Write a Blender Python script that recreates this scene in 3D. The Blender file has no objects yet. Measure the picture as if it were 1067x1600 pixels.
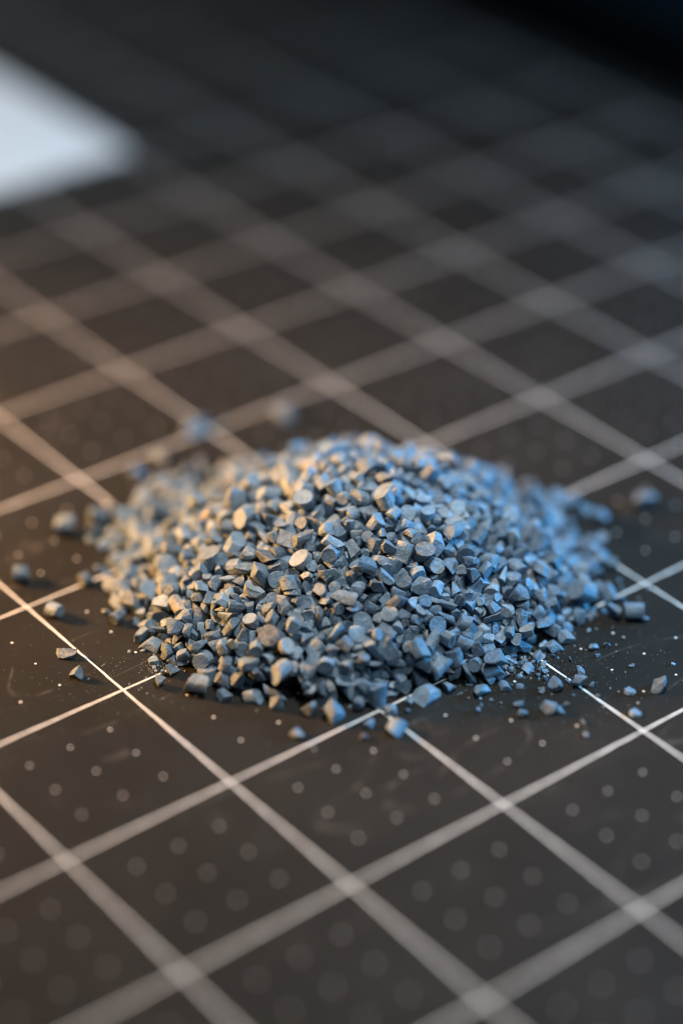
import bpy, bmesh, math, random
from mathutils import Vector, Matrix, Euler

# A heap of grey plastic regrind on a dark gridded cutting mat, macro photograph.
# One Blender unit = 1 cm.  The mat's grid squares are 2.54 cm; grid corner (i, j) lies at (i, j) * CELL.
CELL = 2.54
sc = bpy.context.scene
COL = sc.collection

# ---------------------------------------------------------------- camera
cam_d = bpy.data.cameras.new('camera')
cam = bpy.data.objects.new('camera', cam_d)
COL.objects.link(cam)
cam.location = (-5.3267 * CELL, -9.6092 * CELL, 7.5754 * CELL)
cam.rotation_euler = (math.radians(57.495), math.radians(-.423), math.radians(-38.203))
cam_d.sensor_fit = 'VERTICAL'
cam_d.sensor_height = 36
cam_d.lens = 80.55
cam_d.clip_start = .5
cam_d.clip_end = 2000
cam_d.dof.use_dof = True
cam_d.dof.focus_distance = 12.74 * CELL
cam_d.dof.aperture_fstop = .0365          # centimetre units: a macro lens at about f/3.8
sc.camera = cam
sc.cycles.filter_width = 1.1
sc.view_settings.view_transform = 'Standard'
sc.view_settings.look = 'None'
sc.view_settings.exposure = 0
sc.view_settings.gamma = 1

# ---------------------------------------------------------------- room light
w = bpy.data.worlds.new('World')
sc.world = w
w.use_nodes = True
bg = w.node_tree.nodes['Background']
bg.inputs[0].default_value = (.50, .68, 1, 1)
bg.inputs[1].default_value = .012

PC = Vector((1.86 * CELL, -.9 * CELL, .5))       # middle of the heap
RIGHT, FWD = Vector((.786, -.618, 0)), Vector((.618, .786, 0))


def area(name, pos, size, power, col, aim=PC):
    d = bpy.data.lights.new(name, 'AREA')
    d.shape = 'RECTANGLE'
    d.size, d.size_y = size
    d.energy = power
    d.color = col
    o = bpy.data.objects.new(name, d)
    COL.objects.link(o)
    o.location = pos
    o.rotation_euler = (aim - pos).to_track_quat('-Z', 'Y').to_euler()
    return o


lamp = area('warm_lamp', PC - RIGHT * 21 + FWD * 4 + Vector((0, 0, 7.5)), (3, 3), 4700, (1, .47, .14))
lamp.data.spread = math.radians(85)          # a shaded desk lamp turned on the heap
area('window_light', PC + RIGHT * 22 + FWD * 5 + Vector((0, 0, 6.5)), (4, 3), 11000, (.07, .49, 1))
area('room_fill', PC + RIGHT * 2 - FWD * 0 + Vector((0, 0, 18)), (2.8, 2.8), 3900, (.96, .98, .95))
area('near_window', PC + RIGHT * 6 - FWD * 11 + Vector((0, 0, 14)), (4, 4), 950, (.66, .88, 1))
back = area('paper_fill', PC - RIGHT * 22 + FWD * 40 + Vector((0, 0, 22)), (8, 8), 700, (.95, .96, 1), Vector((6, 17, 0)))  # added fill lamp to brighten the paper and far mat, no actual window
back.data.spread = math.radians(60)


# ---------------------------------------------------------------- materials
def mat_new(name):
    m = bpy.data.materials.new(name)
    m.use_nodes = True
    nt = m.node_tree
    return m, nt, nt.nodes['Principled BSDF'], nt.nodes.new, nt.links.new


def ramp(N, stops):
    r = N('ShaderNodeValToRGB')
    e = r.color_ramp.elements
    while len(e) > 1:
        e.remove(e[-1])
    e[0].position, e[0].color = stops[0][0], stops[0][1]
    for p, c in stops[1:]:
        x = e.new(p)
        x.color = c
    return r


def g(v, a=1):
    return (v, v, v, a)


def noise(N, L, co, scale, detail=3, rough=.55):
    n = N('ShaderNodeTexNoise')
    n.inputs['Scale'].default_value = scale
    n.inputs['Detail'].default_value = detail
    n.inputs['Roughness'].default_value = rough
    if co is not None:
        L(co, n.inputs['Vector'])
    return n


def mat_pellet():
    m, nt, b, N, L = mat_new('grey_plastic_regrind')
    tc = N('ShaderNodeTexCoord')
    at = N('ShaderNodeAttribute')
    at.attribute_name = 'tone'                  # joined small pellets carry their own tone
    oi = N('ShaderNodeAttribute')
    oi.attribute_type, oi.attribute_name = 'OBJECT', 'shade'
    add = N('ShaderNodeMath'); add.operation = 'ADD'
    L(at.outputs['Fac'], add.inputs[0]); L(oi.outputs['Fac'], add.inputs[1])
    base = ramp(N, [(0, (.066, .100, .140, 1)), (.25, (.102, .153, .212, 1)), (.6, (.138, .205, .280, 1)), (.88, (.195, .27, .35, 1)), (1, (.24, .24, .235, 1))])
    L(add.outputs[0], base.inputs[0])
    n1 = noise(N, L, tc.outputs['Object'], 9, 4, .6)
    r1 = ramp(N, [(.3, g(.70)), (.7, g(1.25))])
    L(n1.outputs['Fac'], r1.inputs[0])
    mul = N('ShaderNodeMix'); mul.data_type = 'RGBA'; mul.blend_type = 'MULTIPLY'
    mul.inputs['Factor'].default_value = 1
    L(base.outputs[0], mul.inputs[6]); L(r1.outputs[0], mul.inputs[7])
    # whitish bruises and dust on the cut faces
    n2 = noise(N, L, tc.outputs['Object'], 34, 5, .7)
    r2 = ramp(N, [(.54, g(0)), (.68, g(.75))])
    L(n2.outputs['Fac'], r2.inputs[0])
    mx = N('ShaderNodeMix'); mx.data_type = 'RGBA'
    L(r2.outputs[0], mx.inputs['Factor']); L(mul.outputs[2], mx.inputs[6])
    mx.inputs[7].default_value = (.40, .42, .43, 1)
    L(mx.outputs[2], b.inputs['Base Color'])
    b.inputs['Roughness'].default_value = .46
    r3 = ramp(N, [(.3, g(.30)), (.7, g(.52))])
    L(n1.outputs['Fac'], r3.inputs[0]); L(r3.outputs[0], b.inputs['Roughness'])
    n3 = noise(N, L, tc.outputs['Object'], 36, 5, .7)
    bp = N('ShaderNodeBump'); bp.inputs['Strength'].default_value = 1; bp.inputs['Distance'].default_value = .016
    L(n3.outputs['Fac'], bp.inputs['Height'])
    n4 = noise(N, L, tc.outputs['Object'], 14, 2, .5)
    bp2 = N('ShaderNodeBump'); bp2.inputs['Strength'].default_value = .5; bp2.inputs['Distance'].default_value = .03
    L(n4.outputs['Fac'], bp2.inputs['Height']); L(bp.outputs[0], bp2.inputs['Normal'])
    L(bp2.outputs[0], b.inputs['Normal'])
    return m


def mat_rubber():
    m, nt, b, N, L = mat_new('dark_grey_vinyl')
    tc = N('ShaderNodeTexCoord')
    big = noise(N, L, tc.outputs['Object'], .35, 3)
    rb = ramp(N, [(.3, (.0145, .0138, .0125, 1)), (.7, (.0195, .0186, .0168, 1))])
    L(big.outputs['Fac'], rb.inputs[0])
    # old knife scratches: thin pale lines where a stretched noise crosses its middle value
    out = rb.outputs[0]
    for k, (rz, sc_, th) in enumerate(((.5, .55, .0016), (1.9, .42, .0013))):
        mp = N('ShaderNodeMapping'); mp.inputs['Rotation'].default_value = (0, 0, rz)
        mp.inputs['Scale'].default_value = (.35, 1, 1); mp.inputs['Location'].default_value = (3.1 * k, 1.7, k)
        L(tc.outputs['Object'], mp.inputs[0])
        nn = noise(N, L, mp.outputs[0], sc_, 1.2, .45)
        sub = N('ShaderNodeMath'); sub.operation = 'SUBTRACT'; sub.inputs[1].default_value = .5
        L(nn.outputs['Fac'], sub.inputs[0])
        ab = N('ShaderNodeMath'); ab.operation = 'ABSOLUTE'; L(sub.outputs[0], ab.inputs[0])
        rr = ramp(N, [(0, g(1)), (th, g(.5)), (th * 3, g(0))]); L(ab.outputs[0], rr.inputs[0])
        brk = noise(N, L, tc.outputs['Object'], 1.3 + k, 5, .7)
        rk = ramp(N, [(.47, g(0)), (.68, g(.30))]); L(brk.outputs['Fac'], rk.inputs[0])
        mu = N('ShaderNodeMath'); mu.operation = 'MULTIPLY'; L(rr.outputs[0], mu.inputs[0]); L(rk.outputs[0], mu.inputs[1])
        mx = N('ShaderNodeMix'); mx.data_type = 'RGBA'
        L(mu.outputs[0], mx.inputs['Factor']); L(out, mx.inputs[6]); mx.inputs[7].default_value = (.22, .20, .18, 1)
        out = mx.outputs[2]
    # faint dust film in patches and single specks
    d1 = noise(N, L, tc.outputs['Object'], 1.1, 6, .72)
    rd = ramp(N, [(.5, g(0)), (.8, g(.045))]); L(d1.outputs['Fac'], rd.inputs[0])
    mx = N('ShaderNodeMix'); mx.data_type = 'RGBA'
    L(rd.outputs[0], mx.inputs['Factor']); L(out, mx.inputs[6]); mx.inputs[7].default_value = (.2, .19, .175, 1)
    out = mx.outputs[2]
    sp = noise(N, L, tc.outputs['Object'], 60, 2, .6)
    rs = ramp(N, [(.74, g(0)), (.80, g(.5))]); L(sp.outputs['Fac'], rs.inputs[0])
    mx = N('ShaderNodeMix'); mx.data_type = 'RGBA'
    L(rs.outputs[0], mx.inputs['Factor']); L(out, mx.inputs[6]); mx.inputs[7].default_value = (.16, .14, .12, 1)
    L(mx.outputs[2], b.inputs['Base Color'])
    b.inputs['Roughness'].default_value = .62
    b.inputs['Specular IOR Level'].default_value = .07
    gr = noise(N, L, tc.outputs['Object'], 42, 3, .6)
    bp = N('ShaderNodeBump'); bp.inputs['Strength'].default_value = .8; bp.inputs['Distance'].default_value = .012
    L(gr.outputs['Fac'], bp.inputs['Height']); L(bp.outputs[0], b.inputs['Normal'])
    return m


def mat_ink():
    m, nt, b, N, L = mat_new('white_print')
    tc = N('ShaderNodeTexCoord')
    n = noise(N, L, tc.outputs['Object'], 26, 5, .75)
    r = ramp(N, [(.30, (.06, .058, .055, 1)), (.37, (.5, .49, .47, 1)), (.50, (.74, .73, .70, 1)), (1, (.86, .85, .83, 1))])
    L(n.outputs['Fac'], r.inputs[0])
    n3 = noise(N, L, tc.outputs['Object'], 2.6, 9, .82)
    r3 = ramp(N, [(.385, g(.75)), (.43, g(0))]); L(n3.outputs['Fac'], r3.inputs[0])
    mx = N('ShaderNodeMix'); mx.data_type = 'RGBA'
    L(r3.outputs[0], mx.inputs['Factor']); L(r.outputs[0], mx.inputs[6]); mx.inputs[7].default_value = (.07, .066, .06, 1)
    L(mx.outputs[2], b.inputs['Base Color'])
    b.inputs['Roughness'].default_value = .42
    bp = N('ShaderNodeBump'); bp.inputs['Strength'].default_value = .5; bp.inputs['Distance'].default_value = .01
    n2 = noise(N, L, tc.outputs['Object'], 45, 3, .6)
    L(n2.outputs['Fac'], bp.inputs['Height']); L(bp.outputs[0], b.inputs['Normal'])
    return m


def mat_plain(name, col, rough, scale=3, var=.12, spec=.5):
    m, nt, b, N, L = mat_new(name)
    tc = N('ShaderNodeTexCoord')
    n = noise(N, L, tc.outputs['Object'], scale, 4)
    r = ramp(N, [(.3, tuple(c * (1 - var) for c in col) + (1,)), (.7, tuple(c * (1 + var) for c in col) + (1,))])
    L(n.outputs['Fac'], r.inputs[0]); L(r.outputs[0], b.inputs['Base Color'])
    b.inputs['Roughness'].default_value = rough
    b.inputs['Specular IOR Level'].default_value = spec
    return m


M_PEL, M_MAT, M_INK = mat_pellet(), mat_rubber(), mat_ink()
M_TABLE = mat_plain('black_table_top', (.0015, .0015, .0015), .8, spec=.03)
M_PAPER = mat_plain('white_paper', (.93, .92, .91), .6, 5, .02)
M_TEAL = mat_plain('dark_teal_board', (.004, .012, .017), .7, spec=.1)


def link(name, me, m=None, parent=None):
    o = bpy.data.objects.new(name, me)
    if m and not me.materials:
        me.materials.append(m)
    COL.objects.link(o)
    if parent:
        o.parent = parent
    return o


def from_bm(name, bm, m, parent=None, loc=(0, 0, 0)):
    me = bpy.data.meshes.new(name)
    bm.to_mesh(me)
    bm.free()
    o = link(name, me, m, parent)
    o.location = loc
    return o


def box_bm(x0, x1, y0, y1, z0, z1, bev=0, seg=2):
    bm = bmesh.new()
    bmesh.ops.create_cube(bm, size=1)
    for v in bm.verts:
        v.co = Vector(((x0 + x1) / 2 + v.co.x * (x1 - x0), (y0 + y1) / 2 + v.co.y * (y1 - y0), (z0 + z1) / 2 + v.co.z * (z1 - z0)))
    if bev:
        bmesh.ops.bevel(bm, geom=bm.edges[:], offset=bev, segments=seg, profile=.5, affect='EDGES')
    return bm


def tag(o, label, cat, group=None):
    o['label'] = label
    o['category'] = cat
    if group:
        o['group'] = group


# ---------------------------------------------------------------- table, mat and its print
tb = from_bm('table', box_bm(-90, 110, -90, 130, -4, -.30, .3), M_TABLE)
tb['kind'] = 'structure'

MX0, MX1, MY0, MY1 = -9.45 * CELL, 8.42 * CELL, -13.4 * CELL, 12.4 * CELL
cm = bpy.data.objects.new('cutting_mat', None)
COL.objects.link(cm)
cm.location = (0, 0, -.3)
tag(cm, 'dark grey cutting mat printed with a white grid and quarter-square dots', 'cutting mat')
from_bm('mat_sheet', box_bm(MX0, MX1, MY0, MY1, .002, .30, .04), M_MAT, cm)


def ribbon(ln, wd, seed):
    """A thin printed line along +Y with slightly ragged edges."""
    rg = random.Random(seed)
    n = int(ln / .12)
    vs, fs = [], []
    for i in range(n + 1):
        y = ln * i / n
        vs += [(-wd / 2 + rg.uniform(-.004, .004), y, 0), (wd / 2 + rg.uniform(-.004, .004), y, 0)]
        if i:
            a = 2 * i
            fs.append((a - 2, a - 1, a + 1, a))
    me = bpy.data.meshes.new('grid_line')
    me.from_pydata(vs, [], fs)
    return me


LW = .034
GX0, GX1, GY0, GY1 = -9 * CELL, 8 * CELL, -13 * CELL, 12 * CELL
me_v, me_h = ribbon(GY1 - GY0, LW, 1), ribbon(GX1 - GX0, LW, 2)
for i in range(-4, 9):
    o = link('grid_line', me_v, M_INK, cm)
    o.location = (i * CELL, GY0, .303)
for j in range(-5, 12):
    o = link('grid_line', me_h, M_INK, cm)
    o.location = (GX0, j * CELL, .305)
    o.rotation_euler = (0, 0, -math.pi / 2)
    o.scale = (-1, 1, 1) if False else (1, 1, 1)


def disc_verts(r, n=14, seed=0):
    rg = random.Random(seed)
    return [(math.cos(6.2832 * k / n) * r * rg.uniform(.93, 1.05), math.sin(6.2832 * k / n) * r * rg.uniform(.93, 1.05), 0) for k in range(n)]


dots = []
for i in range(-20, 34):
    for j in range(-32, 45):
        if i % 4 and j % 4:
            dots.append((i / 4 * CELL, j / 4 * CELL))
cx, cy = cam.location.x, cam.location.y
fx, fy = FWD.x, FWD.y


def in_view(x, y, side=1.3):
    d = (x - cx) * fx + (y - cy) * fy
    s = (x - cx) * RIGHT.x + (y - cy) * RIGHT.y
    return d > 14 and abs(s) < .155 * d + side


dots = [d for d in dots if in_view(*d, 11)]
dots.sort(key=lambda d: (not in_view(*d), (d[0] - cx) ** 2 + (d[1] - cy) ** 2))
dmes = []
for s in range(4):
    me = bpy.data.meshes.new('printed_dot')
    v = disc_verts(.020, 14, s)
    me.from_pydata(v, [], [tuple(range(len(v)))])
    dmes.append(me)
rg = random.Random(5)
for k, (x, y) in enumerate(dots[:300]):
    o = link('printed_dot', dmes[k % 4], M_INK, cm)
    o.location = (x, y, .303)
    o.rotation_euler = (0, 0, rg.uniform(0, 6))
vs, fs = [], []
for k, (x, y) in enumerate(dots[300:]):
    v = disc_verts(.020, 10, k % 9)
    fs.append(tuple(range(len(vs), len(vs) + len(v))))
    vs += [(a + x, b_ + y, .303) for a, b_, _ in v]
if vs:
    me = bpy.data.meshes.new('far_printed_dot')
    me.from_pydata(vs, [], fs)
    o = link('far_printed_dot', me, M_INK, cm)
    o['kind'] = 'stuff'

# sheet of paper lying far back on the mat, one corner in view
PX, PY = 4.08 * CELL, 5.03 * CELL
bm = bmesh.new()
nx, ny = 12, 16
grid = [[bm.verts.new((-21 * a / nx, 29.7 * b_ / ny, .02 + .10 * (a / nx) ** 2 + .05 * math.sin(b_ * .7) * (a / nx))) for b_ in range(ny + 1)] for a in range(nx + 1)]
for a in range(nx):
    for b_ in range(ny):
        bm.faces.new((grid[a][b_], grid[a][b_ + 1], grid[a + 1][b_ + 1], grid[a + 1][b_]))
ret = bmesh.ops.extrude_face_region(bm, geom=bm.faces[:])
for v in [e for e in ret['geom'] if isinstance(e, bmesh.types.BMVert)]:
    v.co.z += .012
bmesh.ops.recalc_face_normals(bm, faces=bm.faces[:])
pp = from_bm('paper_sheet', bm, M_PAPER, None, (PX, PY, 0))
tag(pp, 'bright white sheet of paper lying on the far part of the mat', 'paper')

bd = from_bm('teal_board', box_bm(0, 30, -20, 40, 0, .4, .05), M_TEAL, None, (9.75 * CELL, 4.0 * CELL, -.298))
tag(bd, 'dark teal flat board on the black table beyond the mat edge', 'board')

# ---------------------------------------------------------------- pellet shapes
SHAPE_KINDS = (['cylinder'] * 8 + ['slanted cylinder'] * 6 + ['half round'] * 6 + ['disc'] * 4 +
               ['wedge'] * 8 + ['chunk'] * 8 + ['shard'] * 6 + ['crumb'] * 4)


def cut(bm, co, no):
    g = bm.verts[:] + bm.edges[:] + bm.faces[:]
    r = bmesh.ops.bisect_plane(bm, geom=g, dist=1e-5, plane_co=co, plane_no=no, clear_outer=True)
    ed = [e for e in r['geom_cut'] if isinstance(e, bmesh.types.BMEdge)]
    if ed:
        bmesh.ops.holes_fill(bm, edges=[e for e in ed if e.is_valid and e.is_boundary])


def strand(bm, r, ln, n, squash=1.0):
    bmesh.ops.create_cone(bm, cap_ends=True, segments=n, radius1=r, radius2=r, depth=ln)
    for v in bm.verts:
        v.co.y *= squash


def rdir(rg):
    while True:
        v = Vector((rg.uniform(-1, 1), rg.uniform(-1, 1), rg.uniform(-1, 1)))
        if .1 < v.length < 1:
            return v.normalized()


def tilted(rg, lo, hi, sgn):
    a, p = math.radians(rg.uniform(lo, hi)), rg.uniform(0, 6.283)
    return Vector((math.sin(a) * math.cos(p), math.sin(a) * math.sin(p), sgn * math.cos(a)))


def pellet_bm(k, fine=True):
    """One pellet of regrind, about 2.5 mm across, in centimetres, centred on its middle."""
    rg = random.Random(7000 + k)
    kind = SHAPE_KINDS[k]
    bm = bmesh.new()
    r = rg.uniform(.112, .138)
    n = 14
    if kind == 'cylinder':
        ln = rg.uniform(.19, .30)
        strand(bm, r * .94, .6, n, rg.uniform(.86, 1))
        for s in (-1, 1):
            cut(bm, (0, 0, s * ln / 2), tilted(rg, 0, 14, s))
        if rg.random() < .5:
            cut(bm, (0, 0, ln * .36), tilted(rg, 35, 60, 1))
    elif kind == 'slanted cylinder':
        ln = rg.uniform(.18, .30)
        strand(bm, r, .7, n, rg.uniform(.8, 1))
        cut(bm, (0, 0, -ln / 2), tilted(rg, 5, 30, -1))
        cut(bm, (0, 0, ln / 2), tilted(rg, 25, 50, 1))
        if rg.random() < .6:
            cut(bm, (rg.uniform(.03, .07), 0, 0), tilted(rg, 70, 95, 1))
    elif kind == 'half round':
        ln = rg.uniform(.18, .34)
        strand(bm, r * 1.05, .6, n, rg.uniform(.9, 1))
        cut(bm, (rg.uniform(-.02, .04), 0, 0), Vector((1, rg.uniform(-.2, .2), rg.uniform(-.35, .35))))
        for s in (-1, 1):
            cut(bm, (0, 0, s * ln / 2), tilted(rg, 0, 35, s))
    elif kind == 'disc':
        ln = rg.uniform(.07, .12)
        strand(bm, r * 1.05, .5, n, rg.uniform(.85, 1))
        cut(bm, (0, 0, -ln / 2), tilted(rg, 0, 14, -1))
        cut(bm, (0, 0, ln / 2), tilted(rg, 0, 18, 1))
        if rg.random() < .6:
            cut(bm, (r * .5, 0, 0), Vector((1, rg.uniform(-.3, .3), rg.uniform(-.5, .5))))
    elif kind == 'wedge':
        ln = rg.uniform(.18, .28)
        strand(bm, r, .6, n, rg.uniform(.85, 1))
        cut(bm, (0, 0, -ln / 2), tilted(rg, 0, 20, -1))
        cut(bm, (0, 0, ln * .40), Vector((.9, rg.uniform(-.3, .3), rg.uniform(.6, 1.1))).normalized())
        cut(bm, (0, 0, ln * .34), Vector((-.7, rg.uniform(-.5, .5), rg.uniform(.5, 1.2))).normalized())
        if rg.random() < .5:
            cut(bm, (0, r * .4, 0), Vector((rg.uniform(-.3, .3), 1, rg.uniform(-.3, .3))).normalized())
    else:
        R = {'chunk': rg.uniform(.095, .125), 'shard': rg.uniform(.085, .11), 'crumb': rg.uniform(.035, .055)}[kind]
        bmesh.ops.create_cube(bm, size=R * 2.3)
        for _ in range({'chunk': 9, 'shard': 7, 'crumb': 6}[kind]):
            d = rdir(rg)
            cut(bm, d * R * rg.uniform(.62, .98), d)
        if kind == 'shard':
            d = rdir(rg)
            cut(bm, d * R * .22, d)
            cut(bm, -d * R * .35, (-d + rdir(rg) * .4).normalized())
        m = Matrix.Diagonal((rg.uniform(.85, 1.2), rg.uniform(.8, 1.1), rg.uniform(.75, 1), 1))
        bm.transform(m)
    if kind not in ('chunk', 'shard', 'crumb'):
        for _ in range(rg.choice((0, 1, 1, 2))):          # corners knocked off by the grinder
            d = tilted(rg, 30, 75, rg.choice((-1, 1)))
            far = max(v.co.dot(d) for v in bm.verts)
            cut(bm, d * (far - rg.uniform(.02, .06)), d)
    bmesh.ops.remove_doubles(bm, verts=bm.verts[:], dist=.004)
    bmesh.ops.dissolve_limit(bm, angle_limit=.03, verts=bm.verts[:], edges=bm.edges[:])
    if fine:
        for f in [f for f in bm.faces if f.calc_area() > .008 and len(f.verts) > 5]:     # broken faces are hollow or proud, not flat
            c, nrm = f.calc_center_median(), f.normal.copy()
            r = bmesh.ops.poke(bm, faces=[f])
            r['verts'][0].co = c + nrm * rg.uniform(-.009, .006) + rdir(rg) * .012
        sharp = [e for e in bm.edges if len(e.link_faces) == 2 and e.calc_face_angle(0) > .6]
        w = .007 if kind != 'crumb' else .003
        bmesh.ops.bevel(bm, geom=sharp, offset=w, offset_type='OFFSET', segments=1, profile=.6,
                        affect='EDGES', clamp_overlap=True)
    mn = Vector([min(v.co[i] for v in bm.verts) for i in range(3)])
    mx = Vector([max(v.co[i] for v in bm.verts) for i in range(3)])
    if fine:
        ref = pellet_bm(k, False)
        c = ref[1]
        ref[0].free()
    else:
        c = (mn + mx) / 2
    bmesh.ops.translate(bm, verts=bm.verts[:], vec=-c)
    if fine:
        for v in bm.verts:                       # no cut face is quite flat
            v.co += Vector((rg.uniform(-1, 1), rg.uniform(-1, 1), rg.uniform(-1, 1))) * .0025
        bmesh.ops.recalc_face_normals(bm, faces=bm.faces[:])
        return bm
    return bm, c

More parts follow.
